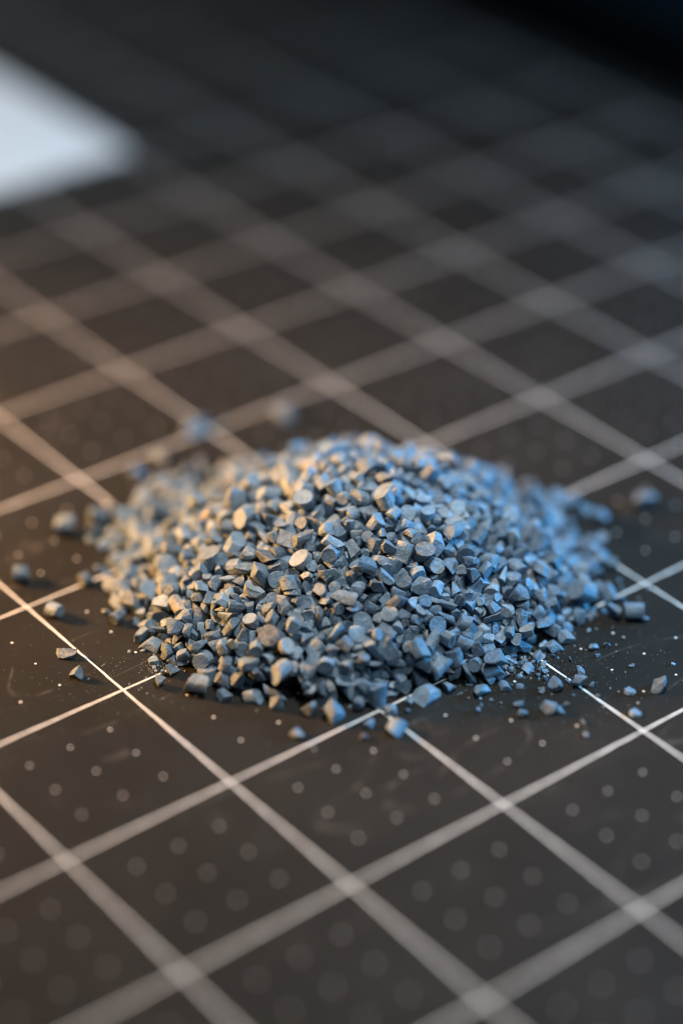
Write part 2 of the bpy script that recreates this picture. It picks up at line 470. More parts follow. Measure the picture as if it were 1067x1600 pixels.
# where each pellet of the heap came to rest: shape, size, position, rotation; eight whole numbers each
DATA = [
22,112,426,-547,186,25,6,-2,26,112,1051,-975,136,-232,68,-287,22,112,590,-829,156,228,24,273,26,112,786,-851,216,166,24,255,
21,112,285,-712,83,280,3,5,8,112,667,-989,117,-244,-41,-263,13,112,367,-714,133,-271,-59,-73,2,111,800,-751,265,-23,-72,-249,
13,112,413,-344,188,-16,1,-112,19,107,517,-982,32,310,9,44,13,112,574,-573,237,-8,76,-311,8,109,446,-806,110,-259,-60,221,
17,112,368,-187,109,-293,120,-167,11,112,1253,-833,171,256,39,-69,1,112,782,315,23,157,65,293,8,111,627,-354,260,151,-4,283,
17,112,1213,-469,283,203,38,-250,29,109,192,-457,22,165,111,174,17,112,855,-1073,22,221,126,-129,11,109,697,-425,315,252,-3,223,
8,103,502,-807,148,195,-30,-171,2,111,486,-928,24,157,-65,299,15,103,580,-764,209,-163,140,-259,27,112,1359,-673,148,30,23,-24,
21,103,231,-544,74,-80,-42,-12,13,104,844,-787,267,256,-4,297,34,112,236,-193,26,16,-106,202,8,112,257,-318,43,-185,-88,-50,
5,105,950,-681,296,-300,-21,34,13,105,858,-593,347,-290,-35,-182,30,101,840,-1040,74,207,-91,188,13,105,214,-608,15,280,-30,-159,
11,105,1276,-1000,61,221,-24,122,15,102,454,-475,206,294,-116,25,19,100,766,-984,116,-129,-18,32,22,112,1099,-279,282,231,-127,51,
19,111,773,-1030,27,63,98,-31,7,99,767,-1025,72,-271,11,-305,6,112,351,-602,103,-268,-54,176,4,98,511,-859,131,-104,-3,30,
25,112,282,-211,22,-187,2,-163,18,100,570,-911,118,275,-47,14,18,112,454,19,48,197,26,224,16,99,597,-934,122,-261,-9,-199,
27,112,1345,-869,62,-266,92,-96,14,104,754,-358,346,202,-64,186,2,107,1000,-909,141,-179,-95,253,31,103,994,-888,200,-76,107,73,
3,103,671,-861,162,258,50,248,12,100,904,-830,217,151,28,-95,8,104,688,-1001,64,-239,-32,-229,29,103,1002,-694,287,-69,76,104,
29,104,973,-628,306,269,-10,256,15,97,706,-1032,67,105,30,147,27,112,899,-645,291,314,59,-212,6,101,420,-633,163,-104,-6,-278,
18,104,1147,-786,230,66,-51,282,26,102,1358,-914,70,185,22,227,16,112,475,155,22,-157,-65,297,25,108,1019,-282,307,-153,-5,-290,
11,94,326,-798,87,-176,-16,171,9,101,247,-99,29,-35,-124,216,10,96,861,-1086,65,68,-71,-79,27,98,575,-689,235,-257,8,250,
11,99,554,-318,261,-146,14,199,11,100,908,-443,366,-86,-86,-80,32,109,256,-695,38,251,-13,138,31,105,1044,-692,291,-213,-24,20,
29,94,247,-653,66,-47,-29,-182,18,99,533,-302,224,185,111,102,30,97,542,-703,214,-260,11,-142,18,96,583,-502,262,-156,-108,-275,
11,96,770,-942,129,-264,-74,27,21,93,549,-856,148,-288,69,-155,23,106,487,-643,196,-56,65,15,19,111,395,-864,28,173,27,-114,
22,112,1485,-822,25,285,106,128,19,94,681,-732,264,-28,110,231,30,112,860,-608,313,45,88,-210,27,101,363,-52,48,306,18,302,
29,95,989,-982,112,-126,-9,135,28,97,1252,-901,132,-134,114,66,40,112,343,184,6,-271,-95,188,2,94,626,-642,274,107,-90,-54,
9,95,982,-766,275,-196,93,-167,14,97,441,-683,174,-273,87,-153,30,105,466,-738,139,-150,-62,-113,14,92,811,-1014,92,-85,87,140,
28,102,947,-904,166,275,-39,-29,38,112,569,-364,238,21,-4,178,2,112,665,-725,193,59,61,16,38,112,555,-957,29,193,63,56,
11,94,489,-372,221,-65,21,-130,19,94,640,-887,132,110,84,276,32,112,294,-75,27,-245,-116,-131,0,97,485,-448,222,-207,30,-291,
34,108,685,-785,215,153,37,-56,9,95,683,-280,269,-216,102,-241,36,107,707,-644,254,-29,-11,126,24,96,794,-908,156,90,38,58,
12,98,819,-903,174,-97,30,115,31,93,700,-589,294,-39,-2,-254,24,95,481,-572,209,-217,-58,7,12,93,591,-786,177,137,-35,-99,
33,112,513,-541,218,297,50,227,19,94,1165,-814,199,195,1,228,24,99,271,-618,84,178,66,-35,2,94,1078,-542,325,268,44,-158,
27,96,252,-441,99,-203,-103,154,17,91,510,-495,230,-89,-105,-54,13,95,1378,-1000,21,280,-75,-98,7,92,779,-463,347,-252,21,-287,
13,97,973,-824,227,-193,-66,-49,11,88,376,-761,128,279,-80,178,37,112,467,-534,200,-142,-43,263,37,105,891,-789,267,-247,-60,78,
19,94,481,-281,192,2,-74,150,6,106,859,-690,293,301,-108,-54,16,96,1312,-522,212,-47,122,4,35,104,952,-885,198,-148,43,143,
11,96,1403,-693,118,262,-133,210,7,102,461,-240,160,-59,-32,-21,14,95,545,-497,234,215,124,224,37,108,278,-324,80,186,-94,-296,
10,100,442,76,41,249,115,71,11,87,438,-865,101,-181,-37,-79,30,106,413,-597,147,40,112,129,26,106,1207,-746,214,-158,-32,116,
6,92,762,-563,313,-144,-90,161,18,90,320,-573,107,-313,53,-88,7,88,427,-727,160,99,108,-122,28,92,686,-822,191,39,17,46,
25,96,425,-743,125,-305,49,143,37,106,592,-218,245,-89,-53,85,8,88,359,-552,158,-244,138,-297,8,95,449,-175,161,-196,-49,304,
30,90,695,-885,166,222,32,-132,18,91,936,-977,108,-217,-115,162,26,112,552,-366,207,-306,51,29,2,93,683,-184,261,72,5,-11,
26,94,1154,-886,156,-115,-52,143,17,89,179,-387,12,307,137,197,28,93,447,-761,125,145,5,297,14,89,671,-561,292,88,-1,-8,
13,91,774,-408,341,-93,-43,-40,17,88,757,-668,267,139,69,-37,12,112,1427,-641,123,51,-76,-159,21,88,245,-476,79,-150,44,73,
41,109,574,-975,7,243,-110,-215,24,94,761,-403,292,-237,110,211,12,93,943,-1012,58,170,-27,-98,19,109,909,-686,263,-257,74,239,
9,84,399,-846,102,202,-82,-127,19,102,677,-397,284,-60,144,-92,28,91,1029,-936,134,162,-21,308,12,96,229,-378,36,-59,47,205,
38,112,655,-575,251,157,92,224,23,101,979,-526,342,-223,-73,150,17,95,313,-447,88,-237,41,195,11,87,858,-813,232,185,6,-314,
1,88,1022,-1016,81,-301,-44,-267,17,110,728,-361,315,288,85,-13,5,86,479,-900,97,164,84,221,14,112,677,-991,21,157,-95,-175,
36,104,394,-776,96,-112,-92,-126,14,110,750,-978,65,56,71,180,21,86,594,-893,142,-232,-83,104,7,86,633,-754,211,-120,66,248,
29,112,1400,-730,80,-127,-56,284,3,96,489,-626,215,-226,-3,289,3,96,722,-70,202,172,-89,78,10,88,788,-636,302,-290,53,-2,
26,112,736,-312,291,-204,27,-182,15,90,274,-384,97,-133,44,5,7,86,294,-328,117,-50,-101,89,2,86,361,-365,171,314,-73,261,
18,94,785,-228,278,11,134,136,33,104,1072,-498,332,-257,-13,299,26,90,339,-344,148,-125,54,4,31,104,862,-192,263,71,43,-58,
2,83,322,-697,113,-165,-90,251,25,91,482,-717,165,143,-43,-167,12,95,295,-227,53,-193,41,-303,21,86,278,-547,87,-313,37,182,
25,86,470,-597,187,-176,-109,84,12,86,789,-1064,33,-28,-13,118,9,84,725,-974,109,-31,102,4,25,100,921,-255,310,276,-31,5,
10,92,1045,-479,332,166,-13,78,27,103,1068,-926,144,300,-21,-163,19,83,502,-744,169,-195,-9,231,16,83,513,-694,182,211,-54,303,
8,95,1183,-971,83,-139,-43,-31,37,98,751,-475,313,300,-12,-269,27,88,1094,-829,188,228,45,160,13,86,1174,-929,152,23,72,90,
13,89,582,-53,177,-41,-27,242,13,84,743,-825,221,270,28,289,8,90,447,-872,63,-201,1,75,17,83,693,-859,193,77,-19,145,
20,85,434,-379,194,-119,-3,238,42,105,913,-841,182,-269,79,-83,16,83,976,-1050,52,87,0,-91,35,97,707,-477,294,67,28,275,
10,94,967,-257,301,-181,-23,-164,5,92,1622,-521,18,3,17,-314,12,101,382,-400,147,215,32,-300,4,91,737,-164,247,262,6,221,
27,85,1132,-986,102,229,-91,-55,16,83,343,-404,154,265,-91,-149,11,92,824,177,54,-25,41,147,1,83,856,-639,316,-101,94,-88,
28,81,323,-633,111,255,-61,-8,6,90,879,-883,172,-89,81,45,35,107,337,-500,104,63,-16,-19,8,99,639,-451,272,-297,-72,-300,
44,100,535,-775,155,147,-48,-2,7,87,765,-882,180,91,-30,3,35,96,178,-340,20,99,-154,-187,13,81,220,-584,50,-150,-4,184,
31,86,644,-963,54,-171,96,175,19,87,1162,-853,172,61,-55,171,36,92,399,-900,15,74,109,-237,36,102,1278,-917,68,117,-24,37,
9,91,1657,-546,4,-183,67,135,27,80,526,-918,106,-306,-27,104,17,82,338,-549,129,-193,-110,49,10,90,679,247,29,215,94,269,
19,100,591,-511,219,52,-78,111,11,82,1107,-895,162,-68,136,100,6,112,543,-575,192,-304,-94,21,8,104,655,-188,231,161,-101,244,
9,88,1049,-873,189,113,-82,198,35,96,961,-861,222,-18,29,28,26,83,600,-451,273,278,28,152,5,96,653,-978,91,-69,24,306,
31,80,526,-653,206,-248,125,-78,13,82,807,-543,339,-85,-80,72,15,91,845,-371,327,173,-56,-122,14,85,231,-448,45,-2,26,-105,
38,92,706,-791,239,290,54,-59,27,100,1084,-957,147,48,41,-268,24,83,1083,-1017,77,126,-98,-103,6,96,1165,-937,115,271,-66,-235,
34,99,700,-912,113,4,-38,-290,19,79,731,-875,181,-287,40,-104,22,82,404,-893,50,-244,78,-41,7,91,706,-739,223,-77,-17,125,
34,96,516,-879,100,274,30,-119,24,80,645,-487,290,-215,1,-142,35,97,856,-465,350,152,47,105,25,82,964,-729,268,-148,35,-63,
9,86,668,-521,287,136,58,-262,13,82,841,-974,127,179,-53,68,11,79,369,-616,136,251,0,173,18,80,616,-951,78,182,-30,74,
1,90,1303,-758,156,-191,27,219,17,81,293,-737,61,13,-47,-28,11,79,400,-673,155,-250,-36,-213,5,88,667,-794,184,-126,1,-274,
29,93,901,-934,146,-50,124,-7,4,85,941,-850,197,-196,-25,-87,7,100,1207,-636,235,280,69,301,45,100,1585,-764,8,151,-1,160,
21,90,1590,-419,21,-157,-20,-69,11,84,799,-815,231,-156,-81,-47,3,90,805,-114,239,-34,-17,285,32,93,948,-968,135,-263,-79,168,
23,85,877,-389,335,-192,79,295,26,83,896,-927,169,-248,116,95,15,91,902,-593,324,-52,-13,144,36,112,468,-22,79,27,84,224,
30,83,322,-422,130,-128,-28,295,1,85,669,-644,227,180,-74,125,22,82,520,-934,60,-228,52,94,35,90,344,-507,164,89,-73,19,
26,110,1310,-467,205,-248,-111,298,40,109,594,-641,226,84,-32,79,2,78,820,-877,200,-161,-57,-88,3,81,206,-3,18,157,-67,155,
26,76,477,-848,120,-151,-44,-309,11,79,311,-640,84,210,94,314,14,78,639,-810,174,-13,89,257,22,87,958,-544,326,-45,-104,300,
31,94,1108,-759,233,-34,-28,283,15,85,1080,-1043,57,-150,115,-143,38,97,343,-208,80,-32,-1,307,37,87,228,-675,19,-33,-56,253,
17,78,551,-729,200,-227,104,-231,39,91,505,-906,58,-28,42,303,20,90,555,-93,158,310,-48,-163,14,84,858,-735,277,-79,-60,236,
30,90,1558,-649,10,280,-70,-10,2,82,810,-1063,48,93,80,-140,27,91,1013,-558,306,299,-6,78,9,83,911,-534,359,-137,69,-302,
29,88,398,89,20,249,154,-150,9,88,420,-452,175,22,-84,-44,7,76,580,-718,218,263,93,-283,42,91,980,-785,240,278,-140,-105,
26,85,408,-237,142,127,88,112,17,83,499,-38,110,-62,-61,57,38,101,381,-793,75,15,83,52,4,81,1500,-894,17,152,-153,-210,
2,79,954,-471,366,-161,-88,57,32,88,1016,-1050,64,-39,125,19,31,94,732,-794,217,-240,-14,-186,31,92,727,-768,243,222,-101,216,
39,97,1133,-1088,13,13,-42,125,39,102,420,-691,141,-98,41,87,39,87,857,-932,175,-154,119,-190,15,94,899,224,32,131,149,-290,
43,92,1052,-715,266,-246,-91,-234,29,105,1218,-795,164,-7,-5,34,12,80,468,-900,71,-96,47,-55,42,86,633,-850,167,-96,-74,248,
32,110,827,-156,256,-55,-1,105,25,96,964,-420,345,-187,90,206,33,87,485,-669,182,-113,50,207,2,77,557,-758,185,29,-138,106,
29,105,515,-108,143,-36,-42,250,29,77,720,-915,155,152,85,49,10,78,717,-829,202,-256,-104,30,9,75,608,-537,278,-16,134,-50,
16,86,1113,-626,284,47,100,-289,26,74,339,-733,91,-156,46,-124,6,85,567,-802,143,181,-4,230,7,85,208,-328,27,-248,84,-71,
23,98,397,153,19,-157,-64,42,25,90,391,-838,55,-52,-110,-309,20,80,365,-805,65,-268,-42,236,2,77,171,-223,17,157,67,-132,
37,98,494,218,21,-65,30,-311,39,84,600,-986,40,152,15,8,24,93,611,-85,182,287,125,189,31,96,515,-757,139,-191,86,-290,
31,85,853,-323,320,156,-18,-78,26,88,555,175,16,157,-62,58,28,82,810,-1023,58,299,47,-131,24,74,206,-507,32,-61,-29,267,
3,86,383,-85,73,-248,105,-54,12,83,731,-393,324,259,-86,48,26,82,1118,-844,180,-234,-86,137,32,89,556,-229,220,290,-6,102,
35,82,489,-957,61,-123,-64,253,9,77,209,-168,17,-157,-157,302,31,84,227,-532,10,-264,-62,251,37,90,229,-451,83,-224,21,245,
37,90,1477,-862,27,151,157,-123,11,83,568,247,21,227,-22,-139,29,83,1174,-725,219,285,80,142,15,74,1044,-903,168,-196,-38,244,
3,103,300,-400,88,252,38,-48,33,87,1082,-595,302,232,-99,-190,40,107,1128,-954,116,136,112,98,26,82,326,-350,122,-216,30,-195,
15,96,599,281,16,-172,-157,-90,12,85,747,-583,248,308,-99,-40,7,77,1039,-425,338,-222,51,-306,15,105,819,-578,303,-142,110,154,
12,81,1228,-828,155,-139,19,-127,24,85,291,-286,93,196,115,125,9,71,563,-931,89,59,-54,-48,37,87,539,-881,114,188,42,4,
27,83,541,-704,173,-116,-71,168,0,85,859,-1014,85,14,112,-12,31,85,1048,-994,109,-268,51,262,27,91,621,-604,238,-157,21,-217,
18,80,409,29,28,-251,-99,-103,13,101,453,-439,188,197,-15,-272,3,73,575,-446,248,-259,-17,-281,14,74,845,-722,293,214,107,266,
43,112,1140,-622,266,98,77,-300,27,77,1166,-1051,14,242,-89,227,23,73,140,-451,6,-11,-4,-40,3,86,621,-708,214,22,-74,210,
2,75,404,-145,123,309,88,80,17,90,548,-535,209,163,69,164,12,112,890,-554,335,195,15,-177,32,85,1118,-690,252,-299,-31,-155,
14,72,417,-393,170,163,-54,-76,3,82,666,-715,249,64,-16,-247,28,83,1127,-1009,73,-19,-41,4,32,80,366,-748,86,59,-25,-9,
3,72,773,-511,336,-194,75,-125,36,85,334,-450,133,66,-20,101,24,86,552,-175,172,22,-47,240,25,95,766,-530,304,312,42,223,
43,106,724,-270,253,19,73,-226,11,89,1034,-759,221,-84,90,-129,2,95,1307,-593,193,-55,106,-146,9,72,797,-949,143,-56,115,186,
33,86,940,-354,332,-120,-73,57,11,86,1482,-786,24,142,87,-31,36,80,284,-631,104,148,52,160,34,83,395,-268,135,283,-22,-266,
26,73,668,-892,143,-141,93,-49,12,72,1060,-789,235,57,-78,252,26,76,422,-482,174,-189,-10,115,36,81,386,-578,156,-298,23,-218,
7,88,1446,-761,32,247,78,20,6,85,262,-594,42,-118,-16,-253,36,86,293,-514,95,-116,97,109,37,80,770,-716,276,-214,-12,-221,
26,72,577,-612,231,225,47,-262,25,105,454,-694,160,-230,74,-68,29,70,811,-685,280,-137,9,-188,25,90,1226,-542,236,-272,31,-106,
24,87,1289,-663,178,-181,63,-31,43,88,421,-899,55,73,-123,-107,11,89,1108,-490,326,-83,3,-42,18,78,821,277,24,-16,8,262,
11,80,1290,-863,131,264,70,-198,13,111,1492,-630,37,250,36,-232,11,90,430,-894,23,-157,-156,-299,9,83,396,-646,139,33,-66,-200,
17,81,730,317,12,-5,-60,77,38,82,736,-911,174,195,35,-127,23,80,831,-998,104,-53,67,-27,28,71,909,-957,129,46,-73,-22,
17,92,1186,-305,237,-52,8,109,35,89,1135,-521,307,21,-13,254,44,112,416,-833,54,-313,-119,-2,27,93,459,179,10,267,-58,-101,
38,82,620,-656,248,-288,-9,272,32,94,395,124,20,-248,-157,174,25,85,878,-818,199,183,39,278,27,73,845,-500,342,64,-38,308,
35,85,288,-109,12,-106,14,73,35,94,244,-375,51,-243,73,187,36,94,854,-991,115,202,67,48,7,72,1173,-646,256,260,-92,-277,
35,99,1325,-942,45,60,99,103,39,84,267,20,10,131,49,179,13,94,370,-252,89,114,-26,293,24,72,653,-228,240,-74,-116,162,
4,77,978,-953,138,-230,3,18,3,79,1159,-1020,23,118,-55,-202,11,102,881,-491,322,-113,-62,-33,38,83,1232,-915,105,264,2,-113,
40,82,209,-260,5,-271,-95,-126,3,95,394,-120,89,-283,30,238,2,79,664,-947,105,-269,89,-164,15,112,660,-843,133,217,-68,-148,
11,82,307,-135,21,-157,-105,301,3,91,508,-471,190,35,-102,135,9,70,732,-731,254,-210,47,-45,37,86,895,-339,331,95,-69,132,
32,79,928,-805,243,-272,51,-112,43,90,801,-787,234,-281,97,-222,25,91,1371,-610,126,284,-41,98,13,74,327,22,19,157,-136,175,
29,90,759,205,16,294,51,46,42,94,779,-732,244,60,-54,10,7,77,449,-600,167,52,-63,14,12,83,833,-276,305,148,-122,13,
18,98,1129,-897,127,298,123,-121,10,102,1323,-509,181,229,-117,198,15,94,278,-585,76,-208,137,76,9,109,1430,-856,22,157,63,306,
14,78,347,-24,31,50,90,173,30,74,277,-493,85,-234,132,200,26,68,938,-714,271,-120,-141,-120,7,92,1204,-413,258,-110,40,-239,
29,111,356,-129,21,-22,0,230,28,80,477,-407,198,147,-39,196,34,80,547,-635,220,-34,59,199,32,88,887,-995,93,-303,-47,-304,
32,90,1241,-939,62,266,35,283,28,93,410,-432,143,-196,101,-228,18,102,440,-548,151,-101,96,0,41,95,745,-487,273,-113,26,236,
30,69,480,-312,179,-192,74,-198,45,94,617,-231,228,-86,31,-233,2,97,876,-1038,49,-158,-32,132,35,90,623,-311,253,-8,21,286,
3,75,1209,-689,232,-203,114,160,5,107,451,-409,171,91,-41,186,17,84,494,-188,150,75,-7,-113,2,67,955,-587,307,-76,26,-218,
35,81,1293,-939,49,-174,85,-84,16,72,155,-524,13,157,-110,-140,45,105,215,-351,8,-102,18,314,43,112,466,-830,94,-281,-40,232,
20,81,604,-371,223,-189,31,-206,24,87,612,-288,239,252,73,-242,30,97,703,-654,222,234,-29,-182,39,89,833,-713,275,120,85,87,
1,69,806,-601,312,279,0,290,38,75,969,-1027,75,-56,-9,42,29,78,219,-390,15,212,71,99,19,71,362,140,6,243,132,-91,
20,102,700,19,128,-300,-2,101,9,90,751,257,8,-182,81,124,12,73,657,-613,281,209,-49,35,45,106,756,-522,282,-46,-22,-248,
25,84,1144,-688,243,-264,24,78,10,82,595,-113,170,-303,94,-121,6,89,735,-949,107,88,115,-85,38,98,826,-766,233,-6,-71,14,
38,94,1542,-478,30,-232,-82,-86,26,68,616,-680,230,182,-133,82,36,101,1251,-860,131,314,-30,-87,28,112,436,-145,103,89,-96,69,
36,84,718,-998,77,-232,12,-177,13,76,943,-641,289,-233,74,-294,37,83,1023,-861,207,216,-44,-137,13,83,1527,-783,21,157,30,292,
30,112,555,-409,198,241,87,-304,13,64,616,-559,254,13,-49,-298,26,79,346,-112,41,-308,-133,-35,2,71,759,-644,279,-219,45,-116,
38,75,790,-658,286,219,64,188,24,91,979,228,12,26,-10,-289,29,81,1318,-683,139,150,93,-249,30,82,632,-943,85,217,77,119,
18,80,614,-127,204,262,80,-223,12,71,732,-659,240,245,105,-279,3,76,816,-478,327,312,-58,176,28,67,1050,-348,317,-166,35,-43,
41,98,1083,-601,266,184,56,148,37,80,500,-158,162,97,-99,90,13,96,1131,-1007,32,64,69,-252,11,70,615,-955,38,-249,83,-78,
23,76,639,308,15,-157,-64,-187,39,89,551,-217,194,89,-46,239,23,75,858,-943,132,31,25,-243,32,86,753,-828,191,309,-39,13,
34,77,886,-1022,79,-202,1,-48,9,112,1384,-463,146,121,101,17,26,73,672,-823,168,196,37,114,37,78,773,-775,217,-221,66,-155,
6,96,1417,-461,140,-186,-90,-156,12,69,536,224,14,-157,-111,117,43,73,407,-497,163,213,32,-290,13,76,762,-904,149,206,-27,-211,
28,97,1267,-643,193,-200,-86,271,10,87,354,-516,132,-269,101,38,34,76,1210,-984,62,-148,-65,37,36,78,541,-744,164,-2,79,-72,
27,78,299,-646,49,201,62,154,44,94,755,-198,253,-229,-34,-228,25,64,850,-528,337,296,8,-64,2,78,1067,-729,246,162,-40,-162,
12,66,190,-498,5,199,-28,34,15,96,377,-565,114,62,98,0,28,61,660,-914,119,1,-54,-275,22,95,637,-906,100,-292,-52,-307,
17,83,933,-80,232,-304,-84,-183,31,67,1103,-790,205,255,41,313,26,70,377,-489,158,98,-77,-56,10,71,552,-147,182,-267,41,-8,
28,79,599,-335,239,256,-39,-308,41,78,987,-994,87,38,-33,-173,34,100,611,-979,17,222,16,-98,36,93,641,141,31,-66,4,-8,
10,76,1139,-1008,83,-213,115,71,41,81,1228,-917,76,-229,78,-66,17,80,543,-53,135,-100,-35,-117,13,75,652,-344,273,-110,73,-95,
14,82,1044,-552,294,-311,-119,233,37,81,677,324,14,308,-64,-166,25,75,886,-964,111,-238,78,-6,2,66,838,-441,334,-277,-36,20,
33,74,239,-246,8,-231,-113,-288,13,75,677,194,19,-157,149,-38,4,101,1018,-62,184,-44,-77,-135,14,77,767,-209,260,131,147,-20,
24,94,1079,-651,277,-110,-17,237,34,108,1416,-823,29,-293,-21,-275,19,75,287,-429,89,-146,-7,-203,38,84,640,214,12,313,13,58,
14,61,761,-594,287,-82,8,199,13,79,863,-267,307,-67,-128,-123,37,80,582,176,28,281,-111,161,25,81,799,-536,306,202,35,135,
3,80,671,276,18,157,67,306,37,93,1315,-994,43,288,-67,41,14,105,669,-116,195,15,84,223,12,64,567,-414,233,134,-47,-290,
23,70,708,-912,136,-10,34,38,42,72,877,-839,179,7,-102,-299,1,59,331,-490,135,-311,34,49,15,89,269,-658,26,-79,-67,64,
17,100,320,-540,84,-258,54,-4,27,101,819,-735,206,-118,3,163,26,68,258,-609,11,-277,-12,262,25,67,382,218,6,281,87,-96,
20,81,366,-713,84,-305,-9,269,37,88,412,-197,125,286,-92,122,3,60,841,-840,203,-28,-3,117,5,60,321,-458,115,114,127,-63,
34,85,368,-665,113,-4,98,90,29,74,411,-191,94,-148,-56,-24,42,94,582,-922,49,-283,54,-134,27,61,485,-782,126,53,124,79,
15,96,750,-756,233,26,56,37,32,75,730,-590,299,241,120,-234,14,75,1008,-664,292,286,-47,51,2,73,364,-135,53,-57,-70,-76,
40,96,611,-728,201,-226,98,-160,8,99,1007,-1020,42,184,78,190,17,77,328,-267,94,314,-109,-208,27,73,1027,-806,196,214,-11,-79,
29,76,1085,-549,285,-200,65,-14,40,81,1121,-778,221,54,-40,-152,4,85,487,-883,23,23,70,18,30,59,368,-401,169,262,7,223,
39,89,1198,-518,256,217,125,22,29,95,1257,-738,155,301,58,170,8,80,504,113,20,-7,-20,-212,10,99,465,-645,158,-253,27,233,
8,100,664,-8,139,-223,-46,-14,26,86,1073,-772,233,305,-94,270,13,97,1138,-184,231,-44,-97,217,33,93,1514,-703,10,-231,-113,35,
41,103,833,-954,104,103,-69,-111,34,72,284,-706,15,227,35,-208,34,100,405,-36,54,257,-134,-171,32,89,460,-887,45,310,-6,-97,
10,63,473,-862,83,-235,16,-251,12,65,614,-523,237,178,-11,64,32,73,482,298,12,-54,41,-279,16,75,628,-493,264,155,5,207,
41,110,752,-712,242,-115,122,139,8,80,945,-517,343,-242,-49,177,3,112,1043,-588,269,-70,-32,284,14,112,1256,-783,150,54,-111,-271,
25,80,1329,-832,116,-36,-84,90,43,90,313,-160,20,-214,82,199,36,98,608,-930,18,93,120,-150,14,76,547,-790,128,222,-115,-80,
15,81,815,-640,289,-164,9,-305,7,107,1008,-994,61,209,-14,-297,28,93,523,96,15,-252,80,235,13,80,574,-191,209,304,-61,25,
9,81,759,-617,267,-179,-103,-190,2,57,837,-938,145,-160,-107,285,32,92,981,-796,184,-54,111,140,36,80,1079,-783,201,298,-45,97,
25,90,1487,-713,8,281,87,-265,34,66,326,-724,68,136,-47,18,32,84,408,-537,156,31,30,26,9,69,624,157,14,157,7,-175,
17,74,797,-978,108,122,-63,185,27,88,978,-584,277,229,-57,-228,41,93,269,-689,6,243,-110,290,27,95,523,-657,176,-81,24,-102,
26,84,241,-497,41,-234,-63,-160,44,103,657,-624,265,-154,-8,-113,18,56,834,-1096,9,159,-149,296,11,104,793,-675,247,-93,119,301,
37,82,486,-68,96,52,-3,-244,16,65,857,341,12,-157,-110,291,30,82,891,-726,253,248,-14,-12,34,78,918,-993,77,-268,-35,116,
12,57,936,-943,142,242,-83,128,19,61,951,-769,248,229,45,-301,26,94,1100,-962,81,-263,3,105,37,82,329,-65,17,-118,-54,118,
33,94,273,-519,70,-298,-67,95,9,97,326,-364,91,-232,125,38,28,93,650,-671,209,-44,-25,237,22,64,315,-329,88,211,-131,-116,
37,64,637,-715,235,-13,0,-126,31,91,1202,-707,214,-204,-72,-283,8,85,1282,-448,207,-143,-3,-252,2,74,340,-378,134,-235,67,-226,
33,90,440,-177,142,-234,8,100,31,78,655,-755,167,-254,-107,-203,3,94,677,-216,229,231,-81,-71,33,91,855,-782,227,-75,55,232,
45,76,896,-481,341,196,-43,-241,16,86,1031,-183,270,55,-77,233,16,71,518,-399,209,119,100,-54,4,95,638,-526,262,-53,-15,-173,
22,63,832,-645,297,194,-41,-181,15,70,1012,-335,310,210,-101,-168,1,87,499,-240,177,-261,71,238,5,72,587,-856,102,-31,-52,87,
11,56,549,-431,221,-88,12,-148,34,107,800,-577,271,85,-120,171,27,73,1035,-742,248,192,-44,68,41,109,1014,-414,320,254,147,-108,
13,59,325,-755,65,285,-3,215,17,66,391,-831,79,208,-109,-109,5,60,593,149,13,157,-88,243,13,54,633,-775,190,-146,41,43,
27,112,934,-549,300,-55,-7,-21,18,78,984,-889,174,-77,-103,-109,12,112,347,-668,84,-225,-33,302,7,83,479,-753,115,-312,-57,-85,
26,53,555,-935,55,44,-23,261,42,71,972,-562,316,-224,58,177,12,66,1041,-1010,93,218,17,141,28,91,1069,-522,288,295,-25,226,
8,81,1107,-570,294,-142,-40,71,10,94,1303,-800,146,-218,74,-130,26,78,402,-472,157,-82,60,-153,16,79,489,-350,187,63,-144,-20,
32,83,691,-340,255,-92,-104,212,15,84,924,-780,239,-95,-68,-73,8,77,1013,-605,296,-300,-39,-169,10,83,443,-51,77,105,-142,103,
17,83,692,155,31,158,69,291,3,57,967,-703,282,-148,93,-231,30,94,1117,-810,181,201,-48,-22,9,99,1230,-857,118,110,-30,57,
19,78,676,-133,212,126,77,222,17,87,999,-737,270,164,-115,-145,43,81,1214,-765,183,306,-47,-158,9,62,941,-990,80,176,103,278,
13,74,1217,-591,230,-158,-28,-131,33,68,679,-445,283,-57,-132,-278,39,82,820,-696,257,-7,70,-57,7,52,371,-861,57,142,-73,-54,
39,91,524,147,13,127,64,151,21,54,433,-771,106,52,0,64,0,78,404,-339,145,312,29,258,42,88,595,86,27,-1,-58,178,
36,81,722,-319,263,128,-37,-223,40,89,804,-958,110,-175,111,-32,27,83,801,-394,293,276,-56,-165,15,86,1070,-566,271,-113,29,-233,
25,59,690,-898,146,288,-93,-198,43,89,650,-400,254,252,62,-45,18,86,959,-781,216,-101,59,272,11,81,296,-721,39,-75,-34,-276,
39,82,420,-771,83,-22,80,-189,10,84,584,-780,153,-192,109,30,34,88,1133,-975,67,-224,50,46,36,81,1580,-324,13,87,105,-208,
17,72,601,-149,198,-85,-26,73,3,79,774,-910,115,279,-31,37,37,80,1032,-639,289,157,-84,-90,0,77,1032,-879,136,224,12,87,
7,60,1282,-903,91,-98,1,308,42,65,1591,-556,4,-292,123,212,8,75,348,-684,80,-289,20,-189,43,90,512,-504,200,-251,-95,-5,
34,80,521,-620,206,241,-81,58,2,71,214,-479,27,-64,-27,8,17,87,515,-272,169,169,78,96,18,111,904,-242,291,-23,128,173,
45,87,933,-104,233,139,-81,133,45,110,796,-353,311,-116,4,-227,40,101,1031,224,15,147,-59,-204,39,86,1277,-612,199,200,3,204,
40,88,1544,-684,4,-2,91,212,34,70,435,-227,145,-222,93,-42,6,102,1328,139,8,-220,-33,67,40,88,304,-561,71,-122,22,-174,
